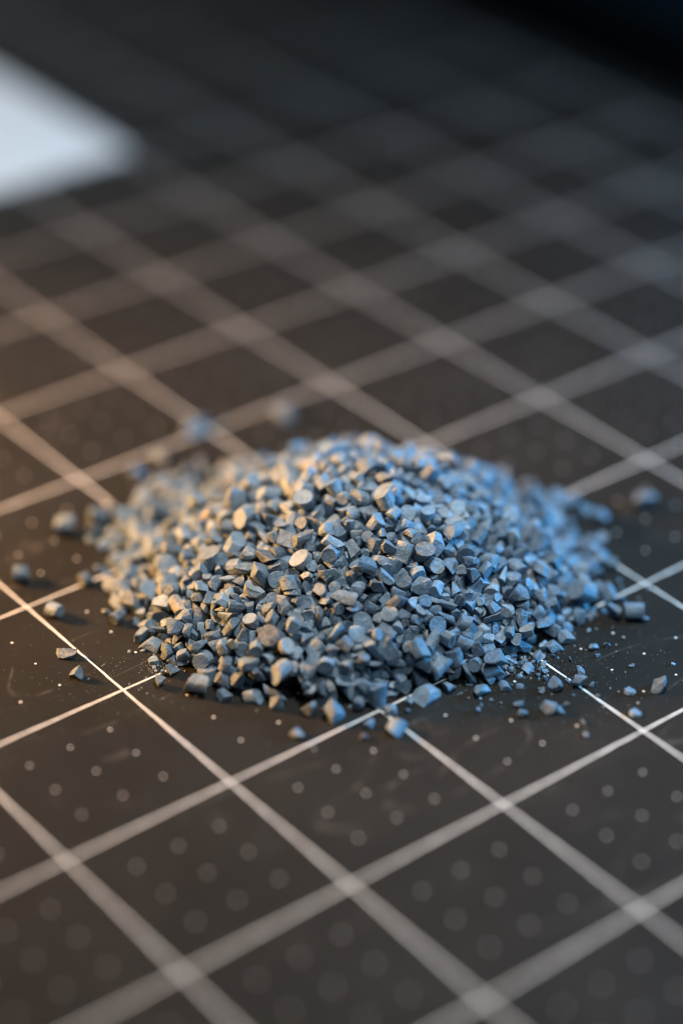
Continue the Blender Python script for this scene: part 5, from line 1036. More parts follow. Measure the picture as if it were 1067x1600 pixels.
16,82,499,-115,24,-191,85,-239,19,67,489,-75,50,84,81,-278,19,101,471,-74,34,-269,65,-260,39,63,438,-66,56,-159,-61,291,
47,80,503,-60,3,199,89,-304,46,86,505,-23,5,-234,77,68,39,80,484,-27,14,-216,-1,-116,46,63,526,-7,5,17,-125,-230,
5,83,495,49,16,3,17,-42,47,59,519,134,4,109,-29,-248,48,89,563,-931,8,-161,63,117,12,66,545,-888,2,182,-16,-48,
32,64,559,-909,12,313,53,-187,29,53,543,-846,19,-314,77,-286,46,90,472,-811,44,-262,94,39,48,48,447,-728,55,63,-11,-59,
33,57,397,-674,92,84,-41,299,13,69,381,-562,96,-313,-35,-51,42,54,372,-497,87,124,24,17,22,70,364,-516,101,168,26,87,
40,72,428,-405,103,-273,-37,147,6,61,438,-430,93,73,67,138,33,86,480,-374,48,115,-82,-105,11,87,473,-382,82,128,34,310,
48,82,443,-383,80,268,-106,18,47,88,441,-361,79,-248,-125,-259,42,90,415,-342,97,-96,-71,-300,28,68,413,-354,108,295,5,67,
43,83,466,-327,64,12,-48,-205,19,83,476,-352,84,250,-33,-118,22,54,480,-319,87,-308,-8,190,16,94,432,-252,75,217,98,-195,
48,47,425,-226,62,153,-106,-257,45,73,423,-310,92,-69,71,-293,47,93,400,-245,72,174,22,292,43,63,342,-239,71,-173,-36,104,
47,77,462,-253,84,16,20,-239,46,92,514,-170,69,19,-6,-146,22,98,465,-152,66,-15,44,-11,1,90,476,-108,71,313,54,-175,
19,80,501,-125,44,-247,132,89,49,83,516,-99,38,-259,-71,-95,32,104,519,-74,17,-247,-27,152,3,92,530,-75,52,34,-15,134,
13,94,521,-29,26,-129,16,-138,47,79,560,-19,4,126,-131,-12,41,77,530,-1,9,261,25,-173,37,76,568,12,20,-176,-3,147,
48,99,534,12,12,5,64,85,36,45,547,60,5,-271,-22,289,46,81,549,92,5,26,29,-175,49,71,544,127,5,157,0,188,
45,108,589,-904,4,-135,-14,-40,30,75,584,-912,20,-280,101,-157,49,65,547,-844,4,-134,-1,-64,13,83,488,-797,62,-45,96,214,
45,73,475,-828,72,133,-30,-279,10,52,513,-858,65,283,13,214,48,75,515,-798,74,-77,-100,-71,43,101,489,-735,57,147,-135,9,
47,96,474,-726,74,-262,78,-155,49,79,492,-699,95,-151,51,-133,34,88,428,-678,87,-244,-2,-36,3,48,446,-692,127,-285,-27,-90,
34,69,409,-627,76,-214,57,-29,48,101,433,-565,108,-185,99,41,19,57,445,-585,125,-166,109,-179,15,60,436,-618,131,303,-109,-75,
30,91,477,-491,101,-82,39,115,28,76,417,-523,116,71,77,-7,42,77,441,-557,120,90,-44,-26,40,95,402,-530,126,-194,-133,-31,
49,45,453,-556,120,74,-25,134,40,59,408,-546,130,-255,-7,-49,3,73,516,-356,102,-63,35,-92,33,83,450,-423,109,-251,-2,-115,
15,67,425,-411,132,-43,73,157,43,51,505,-340,82,-221,54,146,26,99,444,-291,114,136,-81,-89,37,62,472,-374,120,-307,-7,-195,
14,85,469,-282,93,12,-122,-274,44,53,469,-257,78,43,57,133,36,54,489,-257,95,99,-96,284,49,97,495,-238,87,-263,10,145,
47,85,477,-248,84,15,-139,144,0,77,514,-232,98,-248,-52,57,48,84,504,-254,80,255,-8,-244,45,89,464,-236,88,85,30,-240,
38,112,506,-198,74,-155,-52,196,42,91,535,-193,94,-247,86,-197,31,80,516,-211,111,84,-83,-233,8,100,484,-128,83,-236,-28,-277,
47,84,541,-171,91,204,40,-226,48,71,486,-158,98,251,-61,-234,10,91,535,-170,54,-265,93,-81,43,65,538,-138,48,7,100,-301,
23,73,524,-149,67,261,21,128,0,80,511,-108,72,239,101,-154,45,74,502,-124,68,30,65,-65,29,72,533,-114,39,-124,80,291,
11,58,545,-91,73,267,49,10,30,81,593,-67,35,237,-126,155,31,99,559,-46,48,72,5,-235,48,112,534,-32,50,206,12,-157,
34,51,540,-47,70,-307,-108,141,27,78,571,-64,9,280,82,-97,42,76,559,-64,27,180,-66,-309,43,67,579,-42,32,59,82,-275,
2,79,591,-11,17,15,-8,-172,31,99,555,-15,35,88,-40,-82,21,74,594,26,4,-310,28,-232,30,71,646,35,40,-17,-24,81,
11,45,584,69,11,-33,12,-189,41,84,624,-902,13,189,-71,19,14,83,608,-884,16,135,67,-222,45,77,646,-888,13,103,-64,-230,
10,78,620,-870,26,-109,107,272,32,84,560,-851,39,1,30,177,34,74,588,-802,72,-24,-10,165,47,66,538,-864,79,187,1,-39,
49,78,484,-727,71,182,44,163,9,60,474,-729,96,-208,40,-191,27,69,524,-671,113,304,9,-178,41,83,501,-680,116,-258,-99,41,
47,99,513,-634,127,302,-127,-125,41,67,500,-657,108,-102,1,-306,31,47,496,-642,125,-268,38,269,14,45,501,-559,120,-290,-90,23,
14,47,496,-579,117,58,111,38,47,83,506,-622,123,16,-101,191,49,75,499,-602,112,131,-21,-295,37,97,475,-555,112,-280,136,-311,
5,56,441,-525,137,-168,29,61,9,49,463,-523,140,-205,124,49,46,62,457,-494,127,81,66,-255,48,97,537,-516,169,311,-46,248,
14,89,457,-501,118,-215,-68,302,19,49,436,-486,124,2,-2,-6,46,85,552,-458,172,143,-13,-266,48,78,543,-526,156,108,76,-57,
16,74,566,-451,162,227,-84,91,32,90,438,-444,130,7,138,175,46,103,501,-367,126,254,26,-21,43,104,480,-387,158,247,28,-269,
36,55,538,-370,164,303,41,-199,26,77,548,-315,118,236,15,166,38,66,520,-305,127,-86,33,161,46,78,532,-291,131,-188,-39,-229,
11,106,525,-272,119,-104,46,-245,23,59,494,-278,100,-191,-44,213,35,80,492,-217,129,23,68,-60,1,90,549,-211,125,90,85,-120,
39,84,517,-129,98,73,18,247,43,60,477,-148,112,-152,48,-234,25,52,535,-107,102,-308,19,-183,49,94,479,-182,77,258,127,22,
8,74,533,-140,76,-140,-56,-206,25,61,520,-172,83,176,-40,-24,19,84,510,-163,104,312,34,-95,40,78,581,-85,104,182,47,89,
33,75,556,-113,105,269,59,115,32,74,575,-142,69,-111,-105,29,38,65,559,-162,76,144,2,264,16,95,558,-122,70,-219,-20,-108,
39,75,585,-84,71,14,19,119,29,98,557,-68,95,298,11,-279,35,75,525,-89,94,100,-70,-114,11,86,556,-28,78,161,21,-155,
33,54,575,-65,58,-301,-47,-135,12,65,624,-68,35,100,-113,-91,28,71,607,-50,52,74,82,-39,32,76,606,-51,20,243,-84,-42,
31,112,623,21,47,-216,32,-158,44,66,599,-34,34,-152,-82,140,45,68,620,-24,6,151,-1,289,44,60,618,-29,10,-264,-73,248,
45,74,597,27,18,-172,-32,164,23,80,627,23,13,32,-12,83,36,63,643,38,13,-125,66,223,28,61,660,52,19,-112,92,294,
46,71,614,105,4,114,-59,-83,26,71,660,-894,21,-3,-97,-142,23,96,549,-815,91,289,-65,-272,8,73,548,-741,93,117,-24,304,
47,82,531,-777,132,-165,25,-57,48,78,518,-784,133,119,-21,-266,28,82,594,-698,129,75,116,-301,41,89,536,-707,109,-80,-80,-124,
31,73,550,-721,110,29,-70,271,46,83,512,-621,132,-156,-58,-25,22,67,489,-618,139,-294,26,99,29,83,526,-568,134,-84,3,46,
41,62,538,-601,136,180,-127,-186,45,112,533,-623,152,221,-73,-60,10,51,523,-601,145,31,112,-83,46,90,515,-634,147,-297,-2,142,
0,90,555,-591,155,-127,-61,16,19,76,519,-531,133,48,-65,241,41,87,552,-555,143,233,-61,14,11,76,663,-450,166,258,15,-136,
3,58,621,-465,163,-5,-64,294,29,102,475,-475,138,-130,108,-159,46,87,614,-443,162,-180,-68,154,43,88,524,-440,159,-98,-95,59,
48,97,526,-471,168,288,120,137,36,61,570,-473,155,50,105,-131,44,68,562,-531,159,32,-63,112,45,54,567,-498,161,-64,33,-18,
41,89,551,-543,162,-267,-20,-96,45,90,527,-517,189,133,-1,-277,24,58,534,-541,173,-58,82,164,38,71,504,-535,174,292,-33,70,
31,69,609,-394,177,-235,-11,-86,10,71,573,-438,177,114,-92,137,7,71,489,-451,122,-227,-34,27,45,82,506,-417,135,-74,-87,-74,
33,98,523,-390,158,89,-2,-247,45,78,503,-392,168,157,44,-298,46,78,502,-387,135,282,-1,140,44,106,551,-488,169,307,-123,-244,
47,78,592,-420,173,154,57,133,42,64,569,-370,161,84,0,79,35,74,494,-431,199,-6,-30,281,3,88,569,-307,143,67,67,-279,
10,79,520,-405,123,-202,104,-13,11,69,523,-353,153,236,-14,64,28,77,613,-221,139,-209,-84,-62,13,91,577,-235,140,-3,100,-245,
2,78,564,-261,165,-215,63,258,42,67,577,-180,164,5,43,234,35,88,619,-243,132,-219,-67,-150,15,84,608,-215,123,-76,-100,-132,
49,65,626,-227,141,-178,59,52,45,81,594,-142,138,-88,-40,-46,25,70,580,-149,142,-272,-59,-119,40,68,567,-142,122,207,-120,-246,
9,98,590,-119,102,86,-83,5,31,80,602,-120,126,-240,2,-254,47,93,605,-150,97,275,-9,307,9,83,590,-67,129,124,-72,-74,
39,58,557,-94,117,-16,80,-179,1,74,591,-48,74,272,-34,172,27,72,592,-67,95,190,62,168,48,92,657,-62,81,-27,-29,-244,
19,68,631,-42,56,-47,-76,5,38,60,621,-53,74,271,-7,87,39,76,599,-20,73,-6,62,-121,18,80,649,5,73,-285,53,61,
48,61,621,-50,32,309,85,14,35,94,590,-5,56,-203,51,-38,23,89,654,-35,70,12,-53,-57,13,98,647,-24,28,-121,-9,274,
18,45,603,15,50,114,108,45,41,87,661,9,51,7,35,236,18,75,655,55,53,92,-80,57,14,83,683,11,19,-83,79,302,
32,66,655,2,15,243,-141,114,8,58,667,38,35,39,84,217,15,87,707,37,6,-6,128,-97,43,87,677,29,6,-154,-120,-128,
41,75,659,23,11,-175,59,16,49,77,695,71,5,157,0,-165,33,73,679,66,8,-253,-118,26,48,69,661,74,5,299,41,-268,
47,62,668,95,4,-278,-90,220,36,95,669,115,21,-244,-70,280,43,70,719,-946,1,-232,-108,231,0,51,682,-907,8,-263,62,-4,
46,89,729,-925,5,-233,80,-94,9,73,685,-936,22,173,122,-57,40,76,719,-922,17,232,65,162,18,76,724,-889,64,50,139,90,
19,94,678,-842,62,267,-80,-294,13,92,637,-785,101,-65,53,-167,38,78,608,-762,115,-113,-35,13,2,89,572,-809,102,136,89,295,
47,108,637,-812,84,250,126,55,49,111,640,-786,122,-26,39,68,45,102,597,-800,108,-224,45,-120,49,88,578,-777,121,-264,-49,-262,
31,53,601,-809,124,303,-25,-102,48,99,612,-822,140,112,-61,127,27,100,628,-712,133,-170,-15,-213,2,79,573,-739,118,-212,-53,127,
21,76,582,-711,136,-200,-20,-27,18,70,672,-562,161,-297,-33,225,25,112,672,-545,157,298,76,240,15,86,510,-574,160,184,-59,292,
33,61,669,-508,153,30,-73,147,9,84,638,-507,176,115,18,-311,13,74,582,-579,166,-104,8,-96,33,60,663,-478,176,-213,-115,-42,
11,64,619,-533,170,-275,66,-139,47,96,625,-448,154,70,-21,-124,48,58,661,-458,188,14,-67,-155,27,59,573,-528,161,313,115,69,
46,71,520,-593,198,257,103,155,30,91,608,-429,185,278,-11,-201,31,89,588,-400,185,224,30,89,10,67,564,-381,170,255,-77,172,
30,74,554,-351,170,-235,-81,-124,4,77,675,-366,209,-304,87,89,15,100,657,-384,188,54,139,299,24,72,587,-341,165,-225,52,103,
49,85,613,-345,163,-89,-5,-182,25,78,602,-314,173,233,43,92,12,103,622,-270,214,166,-28,-60,9,69,643,-278,173,210,45,86,
6,83,621,-271,153,-150,-13,282,20,78,656,-215,174,-272,-23,282,23,87,677,-277,204,-302,-29,171,31,90,646,-180,182,-310,-12,-57,
31,69,687,-270,133,-5,-114,14,10,71,660,-260,134,-192,94,231,39,89,656,-204,143,-224,-63,-139,21,76,678,-256,155,-11,-52,235,
36,78,668,-220,162,5,-12,-91,41,75,594,-205,156,-14,-36,-208,43,54,657,-259,168,275,135,176,34,84,626,-136,147,41,-118,-157,
43,109,651,-131,160,-123,104,-181,30,45,646,-189,153,-184,-117,269,47,110,690,-147,118,182,-62,242,13,96,666,-174,117,224,-65,-128,
21,87,666,-235,119,268,33,-174,8,72,630,-140,114,-143,-49,311,11,85,654,-107,122,219,-24,-212,45,76,638,-200,139,-222,78,161,
22,70,580,-158,117,239,-47,40,45,65,645,-164,133,-180,41,227,38,89,633,-77,150,-98,-35,230,49,90,642,-62,63,-110,-104,100,
43,112,681,-125,93,92,-78,181,42,70,677,-114,104,-20,-54,181,5,90,621,-44,96,182,41,-192,8,87,680,-86,116,94,-11,157,
15,72,692,-83,98,-122,-104,-221,48,66,703,-59,106,-308,63,154,47,71,689,-103,98,101,-11,-225,48,55,661,-70,91,71,-96,-138,
12,82,709,-142,100,207,-52,-205,2,77,689,-52,85,-283,32,137,10,88,689,-4,86,-162,42,284,35,60,635,-20,74,-260,100,-118,
10,82,703,40,88,290,6,54,41,83,705,-31,96,-225,-82,39,23,90,669,21,64,60,-35,-285,9,99,666,59,71,-204,111,272,
48,47,702,-24,41,-53,75,-83,7,90,687,-16,59,47,85,-97,44,74,719,9,57,111,-68,144,37,45,676,51,59,-154,-6,-19,
1,97,718,-3,26,-8,-107,32,0,112,710,39,46,-231,41,145,32,70,735,56,14,-223,-42,171,4,93,694,72,41,-41,79,37,
43,71,743,53,23,-311,-65,-96,47,71,725,64,3,199,89,92,24,80,708,84,19,-126,-18,-289,31,45,693,97,18,-84,71,-170,
26,99,721,115,19,-18,-16,-264,24,71,745,116,23,119,-43,166,35,95,671,97,43,151,-19,3,39,76,739,146,12,309,-4,-260,
1,72,718,147,28,-128,81,32,38,68,723,-956,22,239,-26,152,47,105,740,-980,37,270,-5,-10,31,77,717,-870,54,20,98,-271,
39,84,757,-907,68,19,142,189,20,86,713,-845,98,-34,50,98,38,86,720,-840,114,24,40,-34,42,59,679,-865,130,15,-64,293,
8,88,731,-648,169,167,-33,120,8,60,627,-741,126,92,4,229,48,109,692,-838,146,-308,-30,171,49,98,601,-809,138,-47,-7,-260,
25,110,702,-670,164,288,-82,115,13,54,620,-796,131,-147,87,69,46,64,619,-743,133,170,48,-128,47,84,578,-715,162,61,-30,-177,
26,66,685,-699,171,-235,-74,188,9,78,669,-653,175,155,-123,-79,44,62,681,-597,190,33,36,106,47,70,601,-654,207,90,-42,-175,
11,64,713,-537,190,109,10,213,34,96,638,-583,168,217,-35,-229,12,102,660,-586,197,167,130,-275,28,69,672,-590,169,127,71,-23,
1,68,635,-620,172,-305,-95,-272,37,72,611,-602,185,-156,18,173,48,78,608,-625,221,-306,89,-145,5,72,634,-454,188,-130,39,30,
41,89,674,-424,205,229,13,163,13,82,622,-451,220,245,14,-214,44,61,650,-510,234,-149,-43,-256,49,98,658,-372,225,-161,0,259,
10,94,715,-388,207,-151,88,-179,47,84,673,-395,204,197,70,311,47,107,662,-407,202,-269,140,33,29,62,651,-408,215,161,-60,-4,
46,99,647,-389,214,292,136,101,31,77,617,-364,196,-190,88,90,46,68,675,-375,229,304,57,214,15,109,749,-341,205,-151,109,-38,
35,91,802,-321,224,-16,-68,-36,3,69,630,-314,185,-262,-47,-126,28,78,661,-310,188,-275,-37,-162,49,84,785,-266,201,-176,-48,58,
45,79,660,-342,196,6,118,176,48,78,654,-295,196,88,-22,236,47,75,630,-397,189,-272,25,-216,17,90,675,-265,178,-69,-90,-49,
43,95,686,-268,186,293,-98,-122,47,94,664,-234,186,143,52,-287,47,92,633,-275,234,18,43,-16,28,72,729,-212,161,-117,-7,232,
38,87,675,-156,141,227,-20,-95,15,83,706,-187,143,130,-95,-314,46,90,715,-247,147,-45,-39,-223,22,73,710,-210,171,-151,-23,144,
28,79,690,-212,170,-148,-100,156,12,87,702,-159,158,151,-58,23,12,80,677,-160,162,128,4,203,36,58,676,-124,148,180,93,74,
20,64,672,-113,164,256,83,236,30,54,685,-148,186,-31,24,237,42,66,665,-176,183,22,81,-40,1,76,658,-161,197,-185,44,256,
35,92,706,-229,144,-173,-53,-223,43,87,722,-123,135,-105,90,-101,6,45,700,-109,128,-35,-35,-106,16,90,726,-83,130,-103,25,17,
3,88,684,-45,123,306,41,255,13,98,705,-91,157,22,79,-179,1,69,692,-114,168,-280,-32,138,42,81,698,-89,177,147,-66,-259,
48,103,671,-79,157,75,9,-71,30,85,751,-144,112,-248,-44,-221,21,102,718,-124,118,-26,-81,-119,18,95,732,-64,84,286,39,-98,
4,100,762,-35,93,32,-71,224,36,95,724,-38,108,106,-37,-247,43,68,718,-10,92,262,-122,-120,29,93,676,13,116,-137,39,298,
45,98,742,-2,109,-295,93,-182,49,81,759,-154,99,-5,104,256,49,75,758,-142,93,37,-76,163,28,106,749,-94,97,273,-94,-72,
5,79,761,20,71,-201,55,268,48,77,822,-55,75,301,-29,-89,39,65,736,13,80,279,22,151,49,95,718,1,75,284,-125,185,
31,47,711,-12,88,-244,-32,224,14,95,731,-23,65,-149,30,198,25,89,739,1,54,-214,-82,45,47,88,717,-13,54,177,-22,95,
43,111,751,54,54,-78,-29,-196,26,96,764,65,60,247,86,-18,5,95,775,2,51,104,21,-239,29,86,750,21,21,-274,12,201,
36,110,773,38,30,164,121,-123,44,77,772,53,5,124,46,-177,9,80,775,76,22,252,55,59,30,65,761,97,11,157,-5,0,
15,65,771,113,34,-3,11,-97,31,93,771,134,17,79,7,89,47,105,772,185,6,-4,12,60,47,72,771,228,3,199,89,95,
41,91,805,-997,4,-216,120,-228,47,97,820,-962,5,126,-131,-274,15,81,775,-909,49,36,41,-29,48,55,791,-931,65,279,107,-70,
48,76,747,-893,116,-2,-28,126,44,107,791,-799,135,-72,-61,-132,36,64,719,-810,121,-277,3,-176,34,98,743,-860,116,116,-83,186,
37,73,673,-765,116,160,-92,-12,39,93,701,-793,148,10,68,-121,45,72,727,-778,134,-200,-8,-132,46,87,754,-770,136,81,-22,-15,
43,92,750,-656,183,92,34,-7,29,89,742,-722,171,-70,41,13,47,89,747,-684,174,-49,-23,62,34,72,722,-745,177,-102,-4,314,
35,82,748,-768,202,314,60,185,19,91,728,-619,211,-63,47,-44,36,74,738,-648,193,81,65,225,47,78,731,-566,208,266,-99,-300,
27,98,745,-692,201,-277,-47,34,49,78,617,-746,150,-43,-3,-235,49,47,728,-655,171,-270,54,205,20,96,722,-598,203,-252,137,269,
46,89,719,-658,172,-219,-34,50,12,78,668,-584,205,-250,-117,170,14,70,653,-607,228,-120,26,-219,9,75,672,-635,193,308,149,-287,
49,90,639,-606,192,-172,12,27,49,112,681,-563,245,-174,47,-97,22,102,706,-552,209,-236,37,5,12,50,704,-495,200,-217,53,-113,
48,89,729,-488,250,28,-101,168,49,89,710,-494,206,244,-18,191,47,86,677,-484,178,-179,-135,175,47,90,648,-473,253,97,-77,251,
46,95,838,-416,245,19,68,-108,8,71,794,-467,253,120,-6,138,46,82,758,-412,239,-65,56,-186,39,59,752,-431,239,180,46,-215,
47,101,769,-441,241,6,-24,283,47,84,787,-460,259,271,121,-69,42,69,753,-350,234,74,77,163,47,57,764,-431,233,-22,-2,-90,
47,107,744,-411,233,-307,86,-131,19,55,729,-418,236,-127,64,33,0,74,716,-355,227,229,63,-56,15,86,688,-405,224,-166,96,138,
48,77,689,-367,228,26,19,4,47,90,729,-384,232,91,67,158,43,72,699,-364,252,-308,90,189,24,49,728,-375,262,-84,75,-270,
49,64,748,-362,231,-314,87,183,42,45,749,-369,245,-229,96,-156,46,94,737,-371,233,-159,-34,207,16,77,778,-411,231,-167,93,22,
8,92,805,-362,229,-151,-89,-113,25,87,798,-404,248,-234,-38,-139,24,70,832,-329,239,-104,-61,221,42,69,807,-354,250,282,103,-32,
49,88,782,-340,218,35,-89,246,47,92,774,-352,214,203,10,265,24,88,758,-325,238,16,24,248,16,45,751,-306,228,-18,8,-126,
42,70,720,-319,231,106,-34,-195,11,45,715,-376,241,-111,11,293,49,57,737,-340,225,-5,-40,-133,48,64,739,-258,252,-27,-63,-148,
47,72,711,-368,252,259,116,-245,24,78,824,-247,187,244,-44,-101,48,79,841,-279,229,-156,116,-44,34,92,758,-280,216,52,-111,-19,
46,58,811,-314,239,230,-55,236,48,79,805,-334,240,231,20,-279,42,45,789,-254,199,-29,-67,-150,24,63,720,-205,226,225,-76,-150,
48,68,803,-239,199,142,-71,294,49,77,846,-241,214,66,-63,-293,17,66,783,-215,162,138,-61,146,14,76,746,-211,174,18,72,296,
35,86,740,-161,169,-205,45,-183,18,77,784,-183,178,-60,144,87,41,112,814,-214,182,-295,9,-201,4,77,759,-133,180,44,9,-46,
2,65,761,-194,194,251,-113,258,42,85,789,-237,194,-125,-61,8,39,89,721,-152,181,124,36,-204,47,69,731,-184,165,-174,-76,-290,
12,62,717,-168,196,141,-53,109,44,65,723,-128,179,-139,-96,309,20,99,786,-94,175,38,15,19,48,81,743,-119,188,-72,-20,-159,
18,96,759,-125,140,102,-79,103,39,70,763,-122,155,45,130,197,39,65,756,-86,138,26,3,145,36,54,771,-63,133,278,-139,111,
33,75,764,-93,156,-287,34,-193,30,80,737,-104,183,-264,97,246,47,51,783,-159,145,147,63,121,47,70,769,-147,120,-255,52,-140,
32,93,795,-112,111,193,28,-273,28,80,832,-109,132,-287,34,161,45,96,782,-68,113,203,11,209,24,82,782,-96,137,-174,27,266,
24,67,754,-66,120,-226,-35,293,8,78,782,53,89,-305,-62,210,8,79,766,-30,127,-107,-93,-147,25,92,779,-129,105,-177,59,-135,
9,83,793,-80,86,-226,71,-34,12,95,873,10,96,178,-73,264,35,86,803,22,77,83,-67,-117,16,94,801,6,105,-140,-51,-162,
32,77,772,-2,94,-144,-103,-90,30,104,797,-14,110,240,29,-232,46,88,739,-7,82,-195,65,-50,25,99,784,-48,65,71,-101,-19,
8,71,808,-10,72,197,64,-179,43,85,781,-9,64,-176,-130,-93,47,47,794,-127,95,57,-107,-104,47,100,751,33,39,153,39,-203,
40,77,811,6,62,69,-122,-276,20,78,810,-35,50,247,53,195,3,81,825,21,51,17,131,-66,44,67,829,-23,49,-27,61,-145,
45,75,817,-1,40,192,61,114,40,91,789,20,28,-43,-104,-72,14,104,807,73,19,157,-78,-152,33,103,814,47,16,-116,-107,292,
22,86,805,123,22,12,-132,127,29,77,798,106,20,-36,-26,12,49,59,803,93,3,-187,-5,101,43,56,794,143,1,-232,-107,267,
47,70,815,136,4,-4,12,231,49,54,801,313,4,157,0,-140,0,63,836,-956,12,-249,34,274,24,46,858,-955,51,261,-57,71,
10,66,825,-937,90,-194,-67,-42,46,87,870,-769,135,-61,-78,305,19,76,798,-839,133,-26,-25,-249,45,95,778,-847,127,-161,-31,150,
38,63,793,-876,125,-278,71,267,27,60,842,-779,148,-306,-44,-63,9,61,804,-783,149,12,-115,-92,35,52,799,-827,153,-122,-42,166,
39,75,805,-762,149,38,34,163,14,69,781,-773,156,41,51,23,1,72,788,-657,200,-15,52,159,24,75,765,-660,205,89,12,54,
44,93,889,-735,220,-52,74,-249,4,80,782,-694,209,-119,52,-311,35,99,762,-732,193,16,-64,288,48,99,809,-554,232,-220,32,-188,
46,61,825,-534,231,-150,-123,296,44,71,788,-511,224,146,2,82,18,93,670,-551,229,237,81,121,48,87,787,-624,235,-150,-101,-151,
34,93,792,-528,243,-56,63,150,46,74,703,-520,204,-178,-86,178,48,58,828,-461,257,285,-93,264,12,72,804,-491,263,-160,-19,-237,
45,54,805,-417,273,-232,8,98,49,74,820,-478,255,-212,105,-2,40,58,765,-491,278,261,-44,250,48,112,852,-410,262,-311,-45,30,
47,94,837,-395,249,216,75,151,49,94,813,-389,247,-235,5,237,46,79,816,-405,257,9,-67,-313,46,75,828,-405,251,-252,82,-96,
48,106,774,-436,256,61,101,262,31,76,765,-370,236,-41,82,75,40,88,769,-356,248,116,81,-274,43,67,772,-345,256,-107,128,-78,
49,65,741,-383,229,-44,96,140,33,65,771,-369,268,282,30,306,33,69,745,-376,277,-213,19,226,47,62,839,-437,279,164,-17,-268,
40,87,771,-327,264,-213,130,219,44,60,834,-351,225,282,-57,-50,24,83,839,-358,252,8,-56,-146,47,53,864,-375,247,-294,-109,-141,
42,56,852,-337,229,129,-48,-234,45,81,825,-372,260,211,-13,-98,31,94,846,-298,246,-211,117,-247,11,85,813,-271,251,191,-73,254,
8,80,763,-268,245,127,-19,-74,49,70,818,-337,245,-83,-57,-102,38,99,782,-303,264,277,71,-153,0,54,830,-226,242,-83,-67,172,
30,104,785,-230,221,246,17,-190,43,78,838,-297,265,-260,-22,288,14,59,836,-263,273,195,-25,50,47,70,842,-288,276,301,82,-267,
39,67,821,-349,300,55,66,190,20,67,846,-329,221,-29,-59,122,40,95,820,-316,213,-99,74,164,27,69,855,-314,230,-138,-66,165,
30,92,855,-269,220,203,-80,188,41,53,877,-282,220,-37,63,-54,33,84,859,-248,232,128,-95,107,42,92,830,-248,213,-68,-57,67,
36,68,880,-225,243,276,19,-24,39,67,805,-222,203,81,-22,-95,48,70,830,-235,220,-88,-48,311,34,63,845,-188,219,-68,15,214,
47,91,838,-232,210,251,55,25,5,73,786,-130,203,-203,-23,-222,45,101,836,-204,230,-81,-54,-77,48,72,805,-246,229,85,-32,-1,
46,105,817,-205,218,104,-33,-167,48,85,804,-243,245,-162,-1,-224,22,74,808,-207,237,283,-29,-291,7,49,858,-247,189,122,-35,-190,
34,60,865,-266,200,-46,48,-302,25,78,851,-223,179,168,-70,135,37,64,835,-169,174,-179,33,179,11,91,815,-174,200,-117,10,23,
43,100,848,-215,202,-239,-60,-9,44,82,823,-161,210,308,-28,1,48,58,888,-160,209,-71,-86,-7,14,77,778,-177,213,-117,-84,-301,
46,78,836,-263,201,-20,80,143,25,64,826,-136,195,115,134,80,6,58,887,-75,197,-313,31,-54,33,65,806,-122,187,124,63,68,
24,72,791,-99,193,-244,-21,82,47,112,848,-218,220,202,27,210,40,74,830,-141,202,258,-50,-180,7,98,878,-164,165,97,-122,-193,
41,96,876,-118,127,-169,22,228,17,110,850,-106,166,151,-86,-233,39,75,802,-134,165,-155,124,300,40,75,796,-159,177,-257,-68,-31,
36,81,820,-107,174,-80,78,-182,3,62,787,-79,154,-239,-93,-171,25,77,858,-28,144,242,-13,70,0,95,798,-50,160,-207,35,-293,
29,53,884,-86,172,276,-102,18,25,65,858,-141,140,146,49,-120,9,63,872,-86,118,-250,41,-126,43,85,831,-89,122,-79,96,-211,
15,89,846,-29,119,-187,96,66,15,78,796,-61,128,200,-64,80,39,45,775,-42,112,33,-53,-276,33,76,820,-51,133,244,52,-7,
25,84,796,-35,130,-214,-67,297,41,84,878,52,56,200,4,-178,34,75,865,-103,110,234,45,-121,37,84,911,-21,94,-60,30,208,
25,96,956,-25,98,195,18,176,34,65,908,28,97,68,-88,277,42,72,843,-69,108,133,-110,-260,39,107,933,44,91,-211,125,-75,
27,88,843,69,73,271,17,72,35,94,814,53,68,19,-141,-98,28,88,829,-96,99,277,27,-131,27,100,835,17,89,225,-33,-238,
6,67,803,57,44,106,22,135,42,83,872,0,76,11,-18,-76,10,70,882,44,83,73,150,-290,21,101,855,-51,82,216,23,-58,
15,95,866,22,58,189,113,258,27,102,853,40,32,248,15,-135,46,92,840,62,7,-73,-123,-193,49,103,852,57,10,-270,-157,85,
14,98,868,95,67,277,-82,84,26,65,847,109,10,-257,-59,275,4,74,840,84,18,-92,113,-91,9,82,843,105,46,-135,-34,-147,
14,83,840,138,15,157,-105,-288,48,75,823,133,15,215,57,231,40,64,842,174,3,-2,91,-311,19,60,931,-1014,12,142,-111,171,
30,89,907,-996,18,-78,-9,-249,26,71,896,-949,28,94,-61,144,25,94,880,-928,60,-38,-4,186,22,77,893,-943,62,239,33,-288,
28,59,877,-954,31,311,5,-263,40,91,909,-984,61,-54,95,-300,29,93,878,-899,80,-26,77,278,33,64,921,-827,108,-266,-77,-21,
49,83,872,-960,95,-180,-35,-272,5,66,915,-803,121,33,-33,-185,37,80,869,-807,146,-205,98,171,18,57,898,-822,125,-289,-112,-110,
22,73,861,-851,129,-141,6,274,46,69,867,-772,148,21,-5,-177,36,100,927,-732,174,62,-3,157,8,66,829,-802,149,195,20,-225,
48,77,814,-787,159,59,-108,-305,46,85,884,-769,180,-182,56,210,48,75,843,-786,175,285,103,-73,15,74,898,-800,161,-164,96,-219,
24,85,872,-737,182,-182,55,237,19,57,851,-737,175,300,11,-12,48,102,872,-714,200,-289,46,134,33,50,843,-757,180,-129,73,249,
